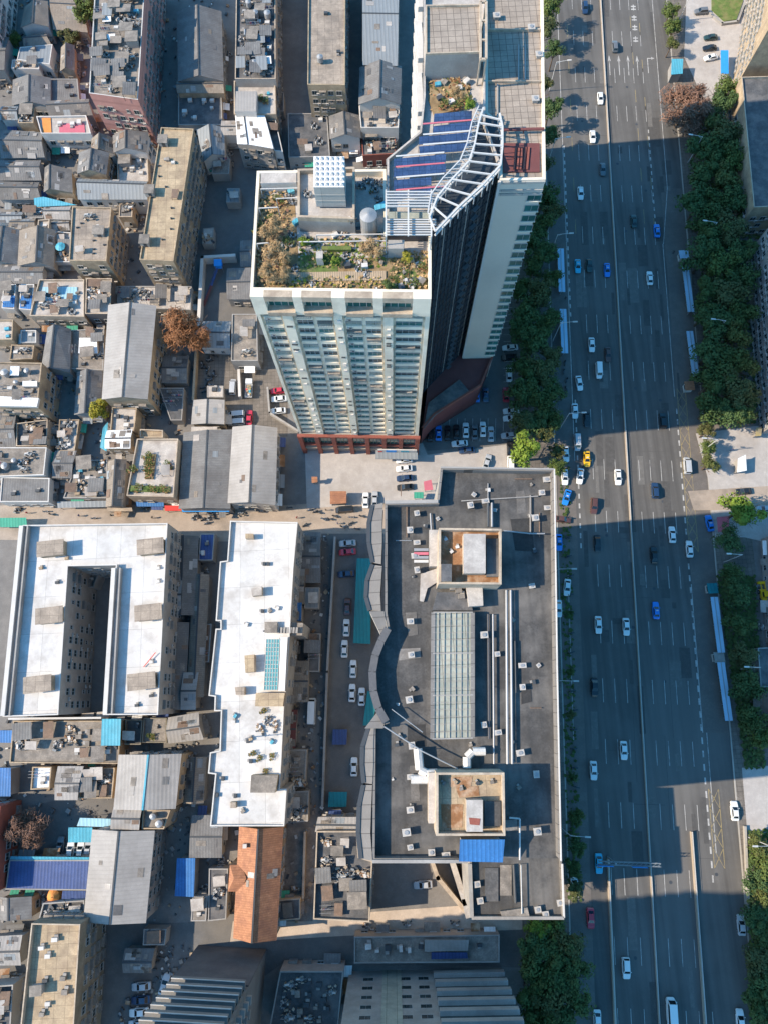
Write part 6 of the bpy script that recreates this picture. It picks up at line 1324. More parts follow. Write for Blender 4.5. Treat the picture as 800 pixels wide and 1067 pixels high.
west = [(572, 8, 3.6, M__), (567, 30, 3.4, D_), (577, 52, 2.4, D_), (566, 88, 3, 'leaf_olive'), (573, 112, 3.2, D_), (570, 140, 3.2, D_), (562, 172, 3.4, D_), (566, 205, 3.4, D_), (560, 235, 3.8, D_), (569, 262, 3.4, D_), (557, 275, 3.4, D_), (562, 305, 4, D_), (551, 325, 3.6, D_), (565, 340, 3.4, D_), (555, 358, 4, D_), (547, 385, 3.8, D_), (562, 388, 4, D_), (550, 412, 4, D_), (565, 420, 3.6, D_), (552, 440, 3.8, D_), (566, 450, 2.8, 'leaf_olive'), (575, 222, 2.8, D_), (549, 250, 3.4, D_), (574, 290, 2.6, D_), (576, 330, 2.6, D_), (543, 300, 3.2, D_), (575, 372, 2.8, D_), (577, 405, 2.8, D_), (576, 437, 2.6, D_), (542, 345, 3.2, D_), (541, 410, 3.0, D_), (543, 440, 3.0, D_), (579, 470, 2.3, 'leaf_olive'), (580, 487, 2.2, M__)]
for i, (x, y, r, m) in enumerate(west): tree(x, y, r, m, ('sunlit green' if m != D_ else 'dark green')+f' tree, {ORD[i]} from the north in the row between tower and avenue', 'trees between tower and avenue', h=8 if y < 460 else 5)
for i, (x, y, r) in enumerate(((592, 640, 1.1), (593, 700, 1.2), (594, 745, 1.1), (595, 810, 1.2), (599, 852, 1.8), (602, 882, 2.0), (598, 905, 2.0), (599, 927, 1.9))): tree(x, y, r, D_, f'slim dark tree, {ORD[i]} from the north in the strip beside the office block', 'slim trees beside the office block', h=5.5)
for i, (x, y, r, m) in enumerate(((560, 968, 2.6, 'leaf_lime'), (578, 967, 2.8, M__), (556, 990, 3.6, D_), (574, 992, 3.8, D_), (592, 985, 3.2, D_), (598, 1008, 3, D_), (563, 1015, 3.8, D_), (583, 1020, 3.8, D_), (552, 1038, 3.6, D_), (572, 1042, 3.8, D_), (594, 1042, 3.4, D_), (560, 1065, 3.6, D_), (582, 1066, 3.8, D_))): tree(x, y, r, m, ('bright green' if i < 2 else 'dark green')+f' tree, {ORD[i]} from the north in the shaded clump south of the office block', 'trees south of the office block', h=7)

# ------------------------------------------------------------------ vehicles
CARC = dict(white=(.72, .72, .7), silver=(.42, .43, .44), grey=(.13, .135, .14), black=(.016, .017, .019), blue=(.02, .2, .62), cyan=(.03, .42, .6), red=(.45, .03, .05), yellow=(.75, .42, .01), brown=(.1, .045, .035), green=(.025, .05, .045), navy=(.02, .045, .1))
for k, v in CARC.items():
    M = mat('car_'+k, v, rough=.28, var=.03, bump=0, spec=.5); M.node_tree.nodes['Principled BSDF'].inputs['Coat Weight'].default_value = .6
mat('car_glass', (.012, .018, .022), rough=.08, var=.1, bump=0, spec=.6)
mat('lamp_red', (.4, .02, .02), rough=.3, bump=0); mat('lamp_clear', (.7, .7, .68), rough=.2, bump=0)
def wheel():
    b = MB(); b.tube((-.11, 0, 0), (.11, 0, 0), .33, .33, 'rubber', 14); b.tube((-.115, 0, 0), (.115, 0, 0), .2, .2, 'rim', 10); return local_mesh(b, 'wheel')
WH = wheel()
SPEC = {'sedan': dict(L=4.6, W=1.8, hood=.92, belt=.95, top=1.45, c=(-1.75, 1.0), r=(-1.1, .2), rw=.60),
        'suv': dict(L=4.6, W=1.86, hood=1.02, belt=1.08, top=1.68, c=(-2.15, 1.05), r=(-1.85, .35), rw=.66),
        'van': dict(L=4.9, W=1.8, hood=1.05, belt=1.15, top=1.9, c=(-2.35, 1.75), r=(-2.25, 1.15), rw=.74),
        'bus_van': dict(L=6.6, W=2.1, hood=1.2, belt=1.35, top=2.5, c=(-3.2, 2.9), r=(-3.1, 2.4), rw=.88)}
def car_proto(kind, col):
    s = SPEC[kind]; m = 'car_'+col; hl = s['L']/2; w = s['W']/2; bt = s['belt']; hd = s['hood']; c0, c1 = s['c']; r0, r1 = s['r']; rw = s['rw']; tp = s['top']
    secs = [(-hl, w*.78, .45, bt*.72), (-hl+.18, w*.92, .3, bt*.93), (c0, w, .25, bt), ((c0+c1)/2, w, .25, bt), (c1, w, .25, bt), (hl-.7, w*.97, .27, hd*.96), (hl-.2, w*.88, .32, hd*.82), (hl, w*.68, .42, hd*.62)]
    b = MB(); ring = lambda y, hw, z0, z1: [Vector((-hw, y, z0)), Vector((-hw*1.0, y, z0+(z1-z0)*.65)), Vector((-hw*.9, y, z1)), Vector((hw*.9, y, z1)), Vector((hw, y, z0+(z1-z0)*.65)), Vector((hw, y, z0))]
    Rg = [ring(*q) for q in secs]
    for i in range(len(Rg)-1):
        for j in range(6): b.face([Rg[i][j], Rg[i][(j+1) % 6], Rg[i+1][(j+1) % 6], Rg[i+1][j]][::-1], m)
    b.face(Rg[0], m); b.face(Rg[-1][::-1], m)
    base = [Vector((-w*.86, c0, bt-.02)), Vector((w*.86, c0, bt-.02)), Vector((w*.86, c1, bt-.02)), Vector((-w*.86, c1, bt-.02))]
    top = [Vector((-rw, r0, tp)), Vector((rw, r0, tp)), Vector((rw, r1, tp)), Vector((-rw, r1, tp))]
    for i in range(4): b.face([base[i], base[(i+1) % 4], top[(i+1) % 4], top[i]], m)
    mid = (top[0]+top[2])/2+Vector((0, 0, .04))
    for i in range(4): b.face([top[i], top[(i+1) % 4], mid], m)
    for sx in (-1, 1): b.box((sx*(w+.09), c1-.35, bt+.05), (.18, .12, .14), m)
    o = b.build('body'); root = empty('van' if 'van' in kind else 'car', (0, 0, 0)); o.parent = root
    def pane(q, nm):
        cc = sum(q, Vector())/4; n = (q[1]-q[0]).cross(q[3]-q[0]).normalized()
        if n.dot(cc-Vector((0, (c0+c1)/2, bt))) < 0: n = -n
        g = MB(); g.face([cc+(p-cc)*.86+n*.012 for p in q], 'car_glass'); x = g.build(nm); x.parent = root
    pane([base[2], base[3], top[3], top[2]], 'windscreen'); pane([base[0], base[1], top[1], top[0]], 'rear_window')
    pane([base[1], base[2], top[2], top[1]], 'side_window'); pane([base[3], base[0], top[0], top[3]], 'side_window')
    for sx in (-1, 1):
        for y in (-hl*.6, hl*.62):
            x = bpy.data.objects.new('wheel', WH); COL.objects.link(x); x.parent = root; x.location = (sx*(w-.1), y, .33)
    if col in ('yellow', 'cyan', 'blue') and kind == 'sedan':
        g = MB(); g.box((0, r1-.35, tp+.12), (.6, .25, .16), 'plastic_white'); x = g.build('roof_sign'); x.parent = root
    return root
PRO = {}
def car(px, py, kind, col, ang, label, name=None, group=None):
    key = (kind, col); p = G(px, py, .8)
    if key not in PRO: PRO[key] = car_proto(kind, col); CH[PRO[key]] = list(PRO[key].children); o = PRO[key]
    else: o = copy_tree(PRO[key])
    t, s = RS(px, py); on_road = -19.4 < t < 22.3 and px > 560
    o.location = (p.x, p.y, .055 if on_road else (.2 if px > 700 else .06)); o.rotation_euler = (0, 0, ang)
    for k_ in ('label', 'category', 'group'):
        if k_ in o: del o[k_]
    tag(o, label, 'van' if 'van' in kind else 'car', group or 'cars and vans'); return o
AV = -math.atan(TB); DN = AV+math.pi; H1 = math.pi/2+.04; H2 = -math.pi/2+.04; V1 = -.06; V2 = math.pi-.06
S, V, U = 'sedan', 'van', 'suv'
cars = [(609, 8, U, 'navy', DN, 'dark blue car leaving tree shade at the north end of the avenue'), (640, 48, U, 'grey', AV, 'grey car just above the painted lane arrows'),
 (625, 102, S, 'white', DN, 'white car hugging the central barrier in the sunlit north stretch'), (617, 142, S, 'white', DN, 'white car just before the tower shadow edge'),
 (627.5, 176, S, 'grey', DN, 'grey-blue car just inside the tower shadow'), (604.5, 201, S, 'white', DN, 'white car near the broken lane edge in the tower shadow, first from the north'),
 (660, 230, S, 'green', AV, 'dark green-black car alone in the northbound shaded lanes'), (684, 240, S, 'blue', AV, 'bright blue taxi by the thick broken line of the bus lane'),
 (601.5, 277, S, 'cyan', DN, 'cyan taxi beside the west bus shelter'), (613.5, 276, S, 'green', DN, 'dark green car right next to the cyan taxi by the shelter'), (632, 281, S, 'blue', DN, 'blue taxi beside the central barrier in the tower shadow'),
 (676.5, 289.5, S, 'white', AV, 'white car northbound in the tower shadow'), (616, 359, S, 'white', DN, 'white car below the west bus shelter, left of a dark red car'), (633, 369, S, 'brown', DN, 'dark red-brown car near the barrier in shade'),
 (623.5, 386, V, 'white', DN, 'boxy white van in the tower shadow'), (603, 399, S, 'white', DN + .12, 'white car angled toward the bike lane, below the white van'), (598.5, 428, S, 'white', DN, 'white car under the street lamp arm'), (611, 437, S, 'black', DN, 'black car beside the white car under the lamp'),
 (690, 438, U, 'black', AV, 'black off-roader at the lower edge of the tower shadow'), (601, 461, V, 'silver', DN, 'silver van just above the yellow taxi'), (611, 478, S, 'yellow', DN, 'bright yellow taxi in the sunlit crossing'), (604, 496, S, 'white', DN-.15, 'white car directly below the yellow taxi'),
 (589, 473, S, 'white', DN+.05, 'white car in the side lane beside the sunlit kerb tree'), (588, 497, S, 'white', DN, 'white car partly behind the kerb tree at the office corner'), (590, 518, S, 'blue', DN-.3, 'blue taxi turning at the office corner'),
 (643.5, 497, S, 'white', DN, 'white car with a dark roof glass beside the barrier in the sunlit crossing'), (682, 511, U, 'navy', AV, 'dark blue off-roader northbound in the sunlit crossing'), (715.5, 485, V, 'silver', AV, 'silver van on the yellow hatched bus bay'),
 (618.5, 527, U, 'brown', DN-.1, 'dark brown off-roader southbound in the sunlit crossing'), (586, 541, S, 'brown', H2-.2, 'dark brown car turning out beside the office block'), (582, 565, S, 'blue', DN, 'blue taxi beside the office block wall'),
 (622, 566, S, 'black', DN, 'black car on the shadow edge southbound'), (681, 578, S, 'black', AV, 'black car inside the office shadow northbound'), (700, 557, S, 'white', AV, 'white car at the shadow edge next to the hatched bay'),
 (718, 572, S, 'white', AV, 'white car half in shade inside the bus bay'), (739, 545, S, 'blue', AV+.15, 'blue taxi beside the red striped stall'), (590.5, 612, S, 'white', DN-.1, 'white car in the side lane in the office shadow'), (623, 651, S, 'white', DN, 'white car in deep shade, left of a pair at the same height'),
 (652, 653, S, 'white', DN, 'white car in deep shade beside the barrier, right of its neighbour'), (683, 636, S, 'blue', AV, 'blue taxi northbound in the office shadow'), (581.5, 634, S, 'white', DN, 'white car half hidden by the office roof edge'), (619, 716, S, 'black', DN, 'black car deep in the office shadow'),
 (649.5, 782, S, 'white', DN, 'white car between two short lane dashes in the office shadow'), (618, 803, S, 'white', DN, 'white car above the sign gantry'), (765, 845, S, 'white', AV, 'white car stopped at the sunlit lower right kerb'), (623.5, 900, S, 'cyan', DN, 'cyan taxi under the sign gantry'),
 (598.5, 925, S, 'white', DN+.1, 'white car at the kerb below the office corner'), (615, 957, S, 'red', DN, 'dark red car in the lane outside the west ramp wall'), (772, 964, S, 'silver', AV, 'silver car in the far east kerb lane'), (652, 1009, U, 'white', DN, 'white car with a long dark roof inside the ramp lanes'),
 (699, 1056, 'bus_van', 'white', AV, 'large white minibus at the bottom of the northbound ramp lanes'), (622, 1064, S, 'white', DN, 'white car at the bottom edge outside the west ramp'), (771, 1063, S, 'white', AV, 'white car at the bottom edge in the east kerb lane'),
 (740, 39, S, 'green', H1, 'dark green car, upper of two dark cars on the upper plaza'), (739, 50, S, 'black', H1, 'black car, between a dark green and a white car on the upper plaza'), (740, 60, S, 'white', H1+.15, 'white car beside the blue tent roof on the upper plaza'), (730, 12, U, 'grey', H1, 'grey car at the top of the upper plaza'),
 (774, 512, S, 'black', H1, 'black car coming out of the east side street'), (796, 530, S, 'silver', H1, 'silver car beside the lime-green tree'),
 (421, 479, S, 'white', H1, 'white car, top of four parked in a column on the forecourt'), (421, 488, S, 'white', H1, 'white car, second of four parked in a column on the forecourt'), (421.5, 498, S, 'navy', H1, 'dark blue car, third of four parked in a column on the forecourt'), (422, 507.5, S, 'black', H1, 'black car, bottom of four parked in a column on the forecourt'),
 (381, 521, S, 'white', V1, 'white car beside the curved cornice of the office block'), (390.5, 520, S, 'silver', V1, 'pale car squeezed against the office block corner'), (359, 531, V, 'black', H1, 'black van below the brown kiosk'),
 (362, 566, S, 'silver', H1, 'silver-blue car first in the shaded alley'), (362, 575, S, 'red', H1, 'crimson car in the shaded alley'), (361, 598, S, 'navy', H1, 'dark covered car below the crimson one'), (362, 632, S, 'brown', V1, 'maroon car in the alley beside the teal netting'), (361, 654, S, 'white', V1, 'white car just below the maroon one in the alley'), (359, 676, S, 'white', V1, 'white car at the lower end of the teal netting'),
 (368, 697, S, 'white', V1, 'white car alone in the middle of the alley'), (367, 722, S, 'white', V1, 'white car, left of a pair in the alley'), (377, 726, S, 'white', V1, 'white car, right of a pair in the alley'), (369, 799, S, 'white', V1, 'white car near the alley end by the curved cornice'), (325, 741, 'bus_van', 'white', V1, 'long white minibus in the lane behind the white block'),
 (440.5, 922, S, 'silver', H1, 'silver car in the court below the office block'), (290, 407, S, 'red', H1, 'crimson car at the foot of the tower'), (291, 415.5, S, 'white', H1, 'white car below the crimson one at the tower foot'), (290, 428, S, 'white', H1, 'white car by the low wall at the tower foot'),
 (243, 403, V, 'silver', V1, 'silver van in the scooter yard'), (246.5, 432, V, 'silver', H1, 'silver van, upper of two parked side by side'), (246.5, 440, V, 'silver', H1, 'silver van, lower of two parked side by side'), (260, 435, S, 'red', V1, 'crimson car beside the two silver vans'),
 (484.8, 448, S, 'white', V1, 'white car in the bottom row of the tower car park, left of a grey one'), (494, 450, S, 'grey', V1, 'grey car between two white ones in the tower car park'), (502.7, 447, S, 'white', V1, 'white car in the bottom row of the tower car park, right of a grey one'), (511, 452, S, 'silver', V1, 'silver car at the right end of the bottom row in the car park'),
 (478.5, 462, S, 'white', H1, 'white car crosswise at the car park exit'), (456.5, 451, S, 'blue', V1, 'blue car at the left end of the car park'), (466, 451, S, 'black', V1, 'black car right of the blue one in the car park'), (448, 452, S, 'black', V1, 'black car at the tower corner in the car park'), (475, 450, S, 'black', V1, 'black car left of the white one in the bottom row'), (532, 428, S, 'white', H1, 'white car, upper of a close pair by the dark trees'),
 (532, 435.5, S, 'white', H1, 'white car, lower of a close pair by the dark trees'), (530, 453.5, S, 'silver', H1, 'silver car near the bright green tree'), (530, 390, S, 'white', V1, 'white car at the east side of the tower car park, alone'), (526.7, 411, S, 'red', V1, 'dark red car at the east side of the tower car park'), (531, 362, S, 'white', H1, 'white car at the north end of the car park'), (530, 372, S, 'black', H1, 'black car at the north end of the car park'),
 (496, 411, S, 'blue', V1, 'blue car in the upper row below the red podium, right of a maroon one'), (485, 413, S, 'brown', V1, 'maroon car in the upper row below the red podium'), (477, 416, S, 'silver', V1+.2, 'silver car at the left end of the upper row'), (505.5, 411, S, 'navy', V1, 'dark blue car at the right end of the upper row'), (531, 467, S, 'black', V1, 'black car under the bright green tree'), (531.5, 483, V, 'white', V1, 'white van against the office block north wall'), (507, 481, S, 'silver', V1-.3, 'silver car with a green planter beside it north of the office block'), (486, 469, S, 'navy', H1, 'dark car next to the white car at the car park exit'),
 (73.5, 886, S, 'white', V1, 'white car, left of two under the cyan canopy edge'), (84, 886, S, 'white', V1, 'white car, middle of three under the cyan canopy edge'), (92, 885, S, 'silver', V1, 'silver car at the right end of the cyan canopy'), (63, 882, S, 'grey', V1, 'grey car in the shade left of the cyan canopy'),
 (147.5, 1028, S, 'silver', H1, 'silver car, top of the parked column at the bottom left'), (147, 1042, S, 'navy', H1, 'blue-grey car, second in the parked column at the bottom left'), (145, 1055, S, 'white', H1, 'white car, third in the parked column at the bottom left'), (144, 1067, S, 'silver', H1, 'silver car, last in the parked column at the bottom left'), (171.5, 1026, S, 'silver', V1-.25, 'silver car slanting beside the shaded high-rise')]
for c in cars: car(*c)
# loaded truck
def truck():
    p = G(260, 405, .8); root = empty('truck', (p.x, p.y, .06), 'small white truck with a colourful load in its bed', 'truck'); b = MB(); b.local = True
    def L(mb, nm): mb.local = True; return mb.build(nm, root)
    b.box((0, 1.9, 1.1), (1.9, 1.5, 1.6), 'car_white'); b.box((0, 2.0, 1.95), (1.7, 1.1, .12), 'car_white'); L(b, 'cab')
    b = MB(); b.box((0, -.9, .75), (2.0, 3.9, .2), 'galvanised')
    for sx in (-1, 1): b.box((sx*.97, -.9, 1.1), (.06, 3.9, .5), 'car_white')
    for y in (-2.82, 1.02): b.box((0, y, 1.1), (1.9, .06, .5), 'car_white')
    L(b, 'truck_bed'); b = MB()
    for k in range(20): b.box((random.uniform(-.6, .6), random.uniform(-2.4, .6), 1.15+random.random()*.4), (.5, .5, .5), random.choice(('paint_yellow', 'cyan_sheet', 'timber', 'plastic_white', 'red_sheet')), random.random())
    L(b, 'load'); b = MB(); b.face([(-.8, 2.66, 1.25), (.8, 2.66, 1.25), (.75, 2.66, 1.8), (-.75, 2.66, 1.8)], 'car_glass'); L(b, 'windscreen')
    for sx in (-1, 1):
        for y in (1.9, -1.9): x = bpy.data.objects.new('wheel', WH); COL.objects.link(x); x.parent = root; x.location = (sx*.85, y, .33)
    root.rotation_euler = (0, 0, V1)
truck()
# yellow excavator-like loader on the lower right pavement
p = G(795, 621, .8); root = empty('loader', (p.x, p.y, .15), 'yellow loader with a long arm parked before the shop row', 'loader')
b = MB(); b.local = True; b.box((0, 0, 1.0), (1.8, 3.4, .9), 'car_yellow'); b.box((0, -1.2, 1.6), (1.6, 1.2, .5), 'car_yellow'); b.build('body', root)
b = MB(); b.local = True; b.box((0, .3, 2.0), (1.3, 1.3, 1.2), 'car_glass'); b.box((0, .3, 2.65), (1.45, 1.45, .1), 'car_yellow'); b.build('cab', root)
b = MB(); b.local = True; b.beam((.5, 1.2, 1.4), (.5, 3.2, 1.2), .2, .3, 'car_yellow'); b.beam((-.5, 1.2, 1.4), (-.5, 3.2, 1.2), .2, .3, 'car_yellow'); b.build('arm', root)
b = MB(); b.local = True; b.box((0, 3.5, .7), (2.0, .7, .8), 'car_yellow'); b.build('bucket', root)
for sx in (-1, 1):
    for y in (1.1, -1.1): x = bpy.data.objects.new('wheel', WH); COL.objects.link(x); x.parent = root; x.location = (sx*.95, y, .55); x.scale = (1.6, 1.6, 1.6)
# scooters
def scooter_proto(m, seat):
    r = empty('scooter', (0, 0, 0))
    def L(mb, nm): o = mb.build(nm); o.parent = r
    b = MB(); b.beam((0, -.55, .55), (0, .1, .4), .3, .3, m); b.beam((0, .1, .3), (0, .45, .3), .34, .1, m); b.beam((0, .45, .25), (0, .6, .95), .36, .1, m); b.box((0, -.6, .72), (.34, .35, .16), m); L(b, 'body')
    b = MB(); b.box((0, -.3, .76), (.32, .75, .12), seat); L(b, 'seat')
    b = MB(); b.beam((-.34, .55, 1.05), (.34, .55, 1.05), .06, .06, 'dark_metal'); b.beam((0, .6, .9), (0, .55, 1.06), .08, .08, 'dark_metal'); L(b, 'handlebar')
    for y in (-.62, .68): b = MB(); b.tube((-.06, y, .25), (.06, y, .25), .25, .25, 'rubber', 10); L(b, 'wheel')
    CH[r] = list(r.children); return r
PS = [scooter_proto('car_black', 'dark_metal'), scooter_proto('car_silver', 'dark_metal')]
used_p = set()
scoot_n = 0
def scoot(px, py, k, ang, label, group, z=.06):
    o = PS[k] if k not in used_p else copy_tree(PS[k]); used_p.add(k); p = G(px, py, .5); o.location = (p.x, p.y, z); o.rotation_euler = (0, 0, ang)
    for q in ('label', 'category', 'group'):
        if q in o: del o[q]
    tag(o, label, 'scooter', group)
g = 'scooters parked in the walled yard'
for i in range(22): scoot(210+random.uniform(0, 16), 371+i*1.75, (0, 0, 1)[i % 3], random.uniform(0, 3), ('dark', 'silver')[(i % 3) == 2]+' scooter in the crowded cluster of the walled yard', g+(' (silver)' if i % 3 == 2 else ' (dark)'))
street = [(323, 531), (329, 533), (332, 534), (337, 541), (344, 541), (349, 538), (360, 548), (357, 549), (366, 545), (366, 539), (377, 538), (372, 551), (48, 533), (54, 536), (20, 531), (98, 540), (118, 537), (212, 541), (216, 545), (222, 540), (205, 539), (240, 535), (302, 529), (318, 547)]
for i, (x, y) in enumerate(street): scoot(x, y, 0 if i % 3 else 1, random.uniform(-.6, .6)+H1, ('silver' if i % 3 == 0 else 'dark')+' scooter out on the sunlit market street', 'scooters on the market street ('+('silver' if i % 3 == 0 else 'dark')+')')
for i in range(16): scoot(591+i*.55+random.uniform(-1, 1), 520+i*20, 0, random.uniform(1.2, 1.9), 'dark scooter parked on the shaded pavement strip beside the office block', 'scooters along the office block', .2)
for i in range(5): scoot(588+random.uniform(-4, 4), 378+i*9, 0, random.uniform(-.4, .4), 'dark scooter waiting below the west bus shelters', 'scooters below the west bus shelters', .06)

# ------------------------------------------------------------------ people in the market street
def person_mesh(coat):
    me = bpy.data.meshes.new('p'); J = [((0, 0, .98), .15), ((0, 0, 1.2), .16), ((0, 0, 1.42), .18), ((0, 0, 1.54), .06), ((0, 0, 1.66), .1), ((.1, 0, .9), .1), ((.11, .08, .5), .075), ((.11, -.02, .08), .05), ((.11, .14, .03), .04),
         ((-.1, 0, .9), .1), ((-.11, -.06, .5), .075), ((-.11, -.2, .1), .05), ((-.11, -.06, .03), .04), ((.22, 0, 1.42), .06), ((.27, -.06, 1.13), .05), ((.27, .08, .9), .04), ((-.22, 0, 1.42), .06), ((-.27, .06, 1.13), .05), ((-.27, .2, .95), .04)]
    E_ = [(0, 1), (1, 2), (2, 3), (3, 4), (0, 5), (5, 6), (6, 7), (7, 8), (0, 9), (9, 10), (10, 11), (11, 12), (2, 13), (13, 14), (14, 15), (2, 16), (16, 17), (17, 18)]
    me.from_pydata([j[0] for j in J], E_, []); o = bpy.data.objects.new('p', me); COL.objects.link(o)
    sk = o.modifiers.new('s', 'SKIN')
    for v, j in zip(me.skin_vertices[0].data, J): v.radius = (j[1], j[1])
    me.skin_vertices[0].data[0].use_root = True
    o.modifiers.new('u', 'SUBSURF').levels = 1
    dg = bpy.context.evaluated_depsgraph_get(); m2 = bpy.data.meshes.new_from_object(o.evaluated_get(dg)); bpy.data.objects.remove(o)
    m2.materials.clear()
    for m in (coat, 'trousers', 'skin', 'hair'): m2.materials.append(MATS[m])
    for pl in m2.polygons:
        c = pl.center; pl.use_smooth = True
        pl.material_index = 1 if c.z < .95 and abs(c.x) < .2 else 2 if c.z > 1.52 or (c.z < .96 and abs(c.x) > .2) else 0
        if c.z > 1.66 or (c.z > 1.6 and c.y < -.02): pl.material_index = 3
    return m2
PM = {c: person_mesh(m) for c, m in (('black', 'dark_metal'), ('blue', 'navy_sheet'), ('red', 'red_sheet'), ('pale', 'wall_white'))}
for x, y, c, lb in ((340, 532, 'black', 'person in a dark coat walking between scooters below the forecourt'), (352, 546, 'blue', 'person in a blue coat on the market street near the black van'), (310, 540, 'red', 'person in a red coat on the market street by the white block'), (231, 537, 'pale', 'person in a pale coat under the shop awnings'),
                 (160, 540, 'black', 'person in dark clothes below the blue awning'), (84, 538, 'blue', 'person in a blue coat in the western market street'), (30, 535, 'red', 'person in a red coat near the green awning'), (700, 265, 'black', 'person in dark clothes waiting at the east bus stop'), (588, 312, 'black', 'person in dark clothes waiting between the west bus shelters'), (760, 470, 'blue', 'person in a blue coat crossing the east plaza')):
    p = G(x, y, 0); o = bpy.data.objects.new('person', PM[c]); COL.objects.link(o); o.location = (p.x, p.y, .19 if x > 600 else .06); o.rotation_euler = (0, 0, random.uniform(0, 6)); tag(o, lb, 'person', 'pedestrians')

# ------------------------------------------------------------------ street lamps, gantry, bus shelters
def lamp(px, py, side, label, hgt=11.0):
    p = G(px, py, 0); root = empty('street_lamp', (p.x, p.y, .15), label, 'street lamp', 'street lamps of the avenue'); d = RN*side; d = Vector((d.x, d.y, 0))
    b = MB(); b.tube((p.x, p.y, .15), (p.x, p.y, hgt), .14, .08, 'steel_white', 8); b.tube((p.x, p.y, .15), (p.x, p.y, .9), .22, .2, 'galvanised', 8); b.build('pole', root)
    b = MB(); q = Vector((p.x, p.y, hgt-.05)); b.tube(q, q+d*3.2+Vector((0, 0, .7)), .07, .05, 'steel_white', 6); b.tube(q-Vector((0, 0, .8)), q+d*1.2+Vector((0, 0, .2)), .04, .04, 'steel_white', 6); b.build('arm', root)
    b = MB(); e = q+d*3.1+Vector((0, 0, .68)); b.beam(e, e+d*1.3+Vector((0, 0, .15)), .38, .16, 'plastic_white'); b.build('lamp_head', root)
for i, (x, y) in enumerate(((707, 22), (716, 170), (730, 256), (738, 354), (729, 472), (753, 586), (770, 697), (778, 872))): lamp(x, y, -1, f'white street lamp with one arm, {ORD[i]} from the north on the avenue east side')
for i, (x, y) in enumerate(((571.5, 95), (570, 172), (572, 268), (575, 356), (583, 446), (572, 600), (573, 710), (583, 862))): lamp(x, y, 1, f'white street lamp with one arm, {ORD[i]} from the north on the avenue west side')
def shelter(p0, p1, label, w=1.9, roofm='sky_sheet'):
    a, c = G(*p0, 2.8), G(*p1, 2.8); d = (c-a).normalized(); n = Vector((d.y, -d.x, 0)); root = empty('bus_shelter', ((a.x+c.x)/2, (a.y+c.y)/2, .05), label, 'bus shelter', 'bus shelters')
    m = (a+c)/2; L = (c-a).length; an = math.atan2(d.y, d.x); b = MB(); b.box((m.x, m.y, 2.8), (L, w, .14), 'shelter_roof', an); b.box((m.x, m.y, 2.9), (L+.1, .2, .06), 'galvanised', an); b.build('roof', root)
    for i in range(5): b = MB(); q = a.lerp(c, .04+.23*i); b.box((q.x, q.y, 1.4), (.14, .14, 2.75), 'galvanised', an); b.build('post', root)
    for i in range(4): b = MB(); q = a.lerp(c, .155+.23*i); b.box((q.x, q.y, 1.4), (L*.16, .12, 1.7), 'glass_sky', an); b.build('advert_panel', root)
    b = MB(); q = m+n*.5*(1 if p0[0] > 650 else -1)*-1; b.box((q.x, q.y, .5), (L*.8, .35, .06), 'timber', an)
    for k in (-.35, 0, .35): r = q+d*L*k; b.box((r.x, r.y, .26), (.08, .3, .46), 'dark_metal', an)
    b.build('bench', root)
mat('shelter_roof', (.36, .52, .66), var=.06, sc=.3, dirt=(.3, .42, .52), dirt_amt=.4, rough=.5)
shelter((713.5, 277), (719.5, 325), 'long pale blue bus shelter roof, upper of two beside the east grove'); shelter((718, 345), (724.5, 392), 'long pale blue bus shelter roof, lower of two beside the east grove')
shelter((743.5, 622), (751, 680), 'long pale blue bus shelter roof, upper of the southern east-side pair'); shelter((750.5, 690), (759, 751), 'long pale blue bus shelter roof, lower of the southern east-side pair')
shelter((583.5, 259), (585, 304), 'long pale blue bus shelter roof, upper of the two on the west side'); shelter((586, 322), (588, 368), 'long pale blue bus shelter roof, lower of the two on the west side')
def kiosk(px, py, label, m): 
    p = G(px, py, 2.4); root = empty('kiosk', (p.x, p.y, .1), label, 'kiosk'); b = MB(); b.prism([(p.x-1, p.y-1), (p.x+1, p.y-1), (p.x+1, p.y+1), (p.x-1, p.y+1)], .1, 2.3, 'wall_white'); b.build('wall', root)
    b = MB(); b.box((p.x, p.y, 2.4), (2.7, 2.7, .18), m); b.box((p.x, p.y, 2.55), (1.2, 1.2, .12), m); b.build('roof', root); b = MB(); b.box((p.x-1.01, p.y, 1.5), (.04, 1.4, .8), 'glass_dark'); b.build('window', root)
kiosk(712, 265, 'small pale kiosk just above the upper east bus shelter', 'shelter_roof'); kiosk(742, 613, 'teal and white kiosk above the southern bus shelters', 'teal_sheet'); kiosk(749, 685, 'grey kiosk between the two southern bus shelters', 'wall_grey'); kiosk(718, 402, 'brownish kiosk below the lower east bus shelter', 'tile_orange')
# sign gantry
p = RP(-10, RS(632, 893)[1]); root = empty('sign_gantry', (p.x, p.y, .05), 'blue-grey lattice sign gantry spanning the southbound lanes', 'sign gantry')
b = MB(); b.tube((p.x, p.y, .05), (p.x, p.y, 7.2), .25, .2, 'galvanised', 10); b.build('pole', root)
b = MB(); s = RS(632, 893)[1]
for dz in (0, .8):
    for ds in (-.35, .35): b.beam(RP(-14, s+ds, 6.3+dz), RP(.5, s+ds, 6.3+dz), .14, .14, 'steel_sheet')
for k in range(14):
    t = -14+k*1.04
    for ds in (-.35, .35): b.beam(RP(t, s+ds, 6.3), RP(t+1.04, s+ds, 7.1), .07, .07, 'steel_sheet')
    b.beam(RP(t, s-.35, 7.1), RP(t+1.04, s+.35, 7.1), .07, .07, 'steel_sheet')
b.build('beam', root)
for t in (-12.5, -4.5): b = MB(); b.beam(RP(t-1.8, s-.55, 6.7), RP(t+1.8, s-.55, 6.7), .08, 2.0, 'sign_blue'); b.build('sign_panel', root)
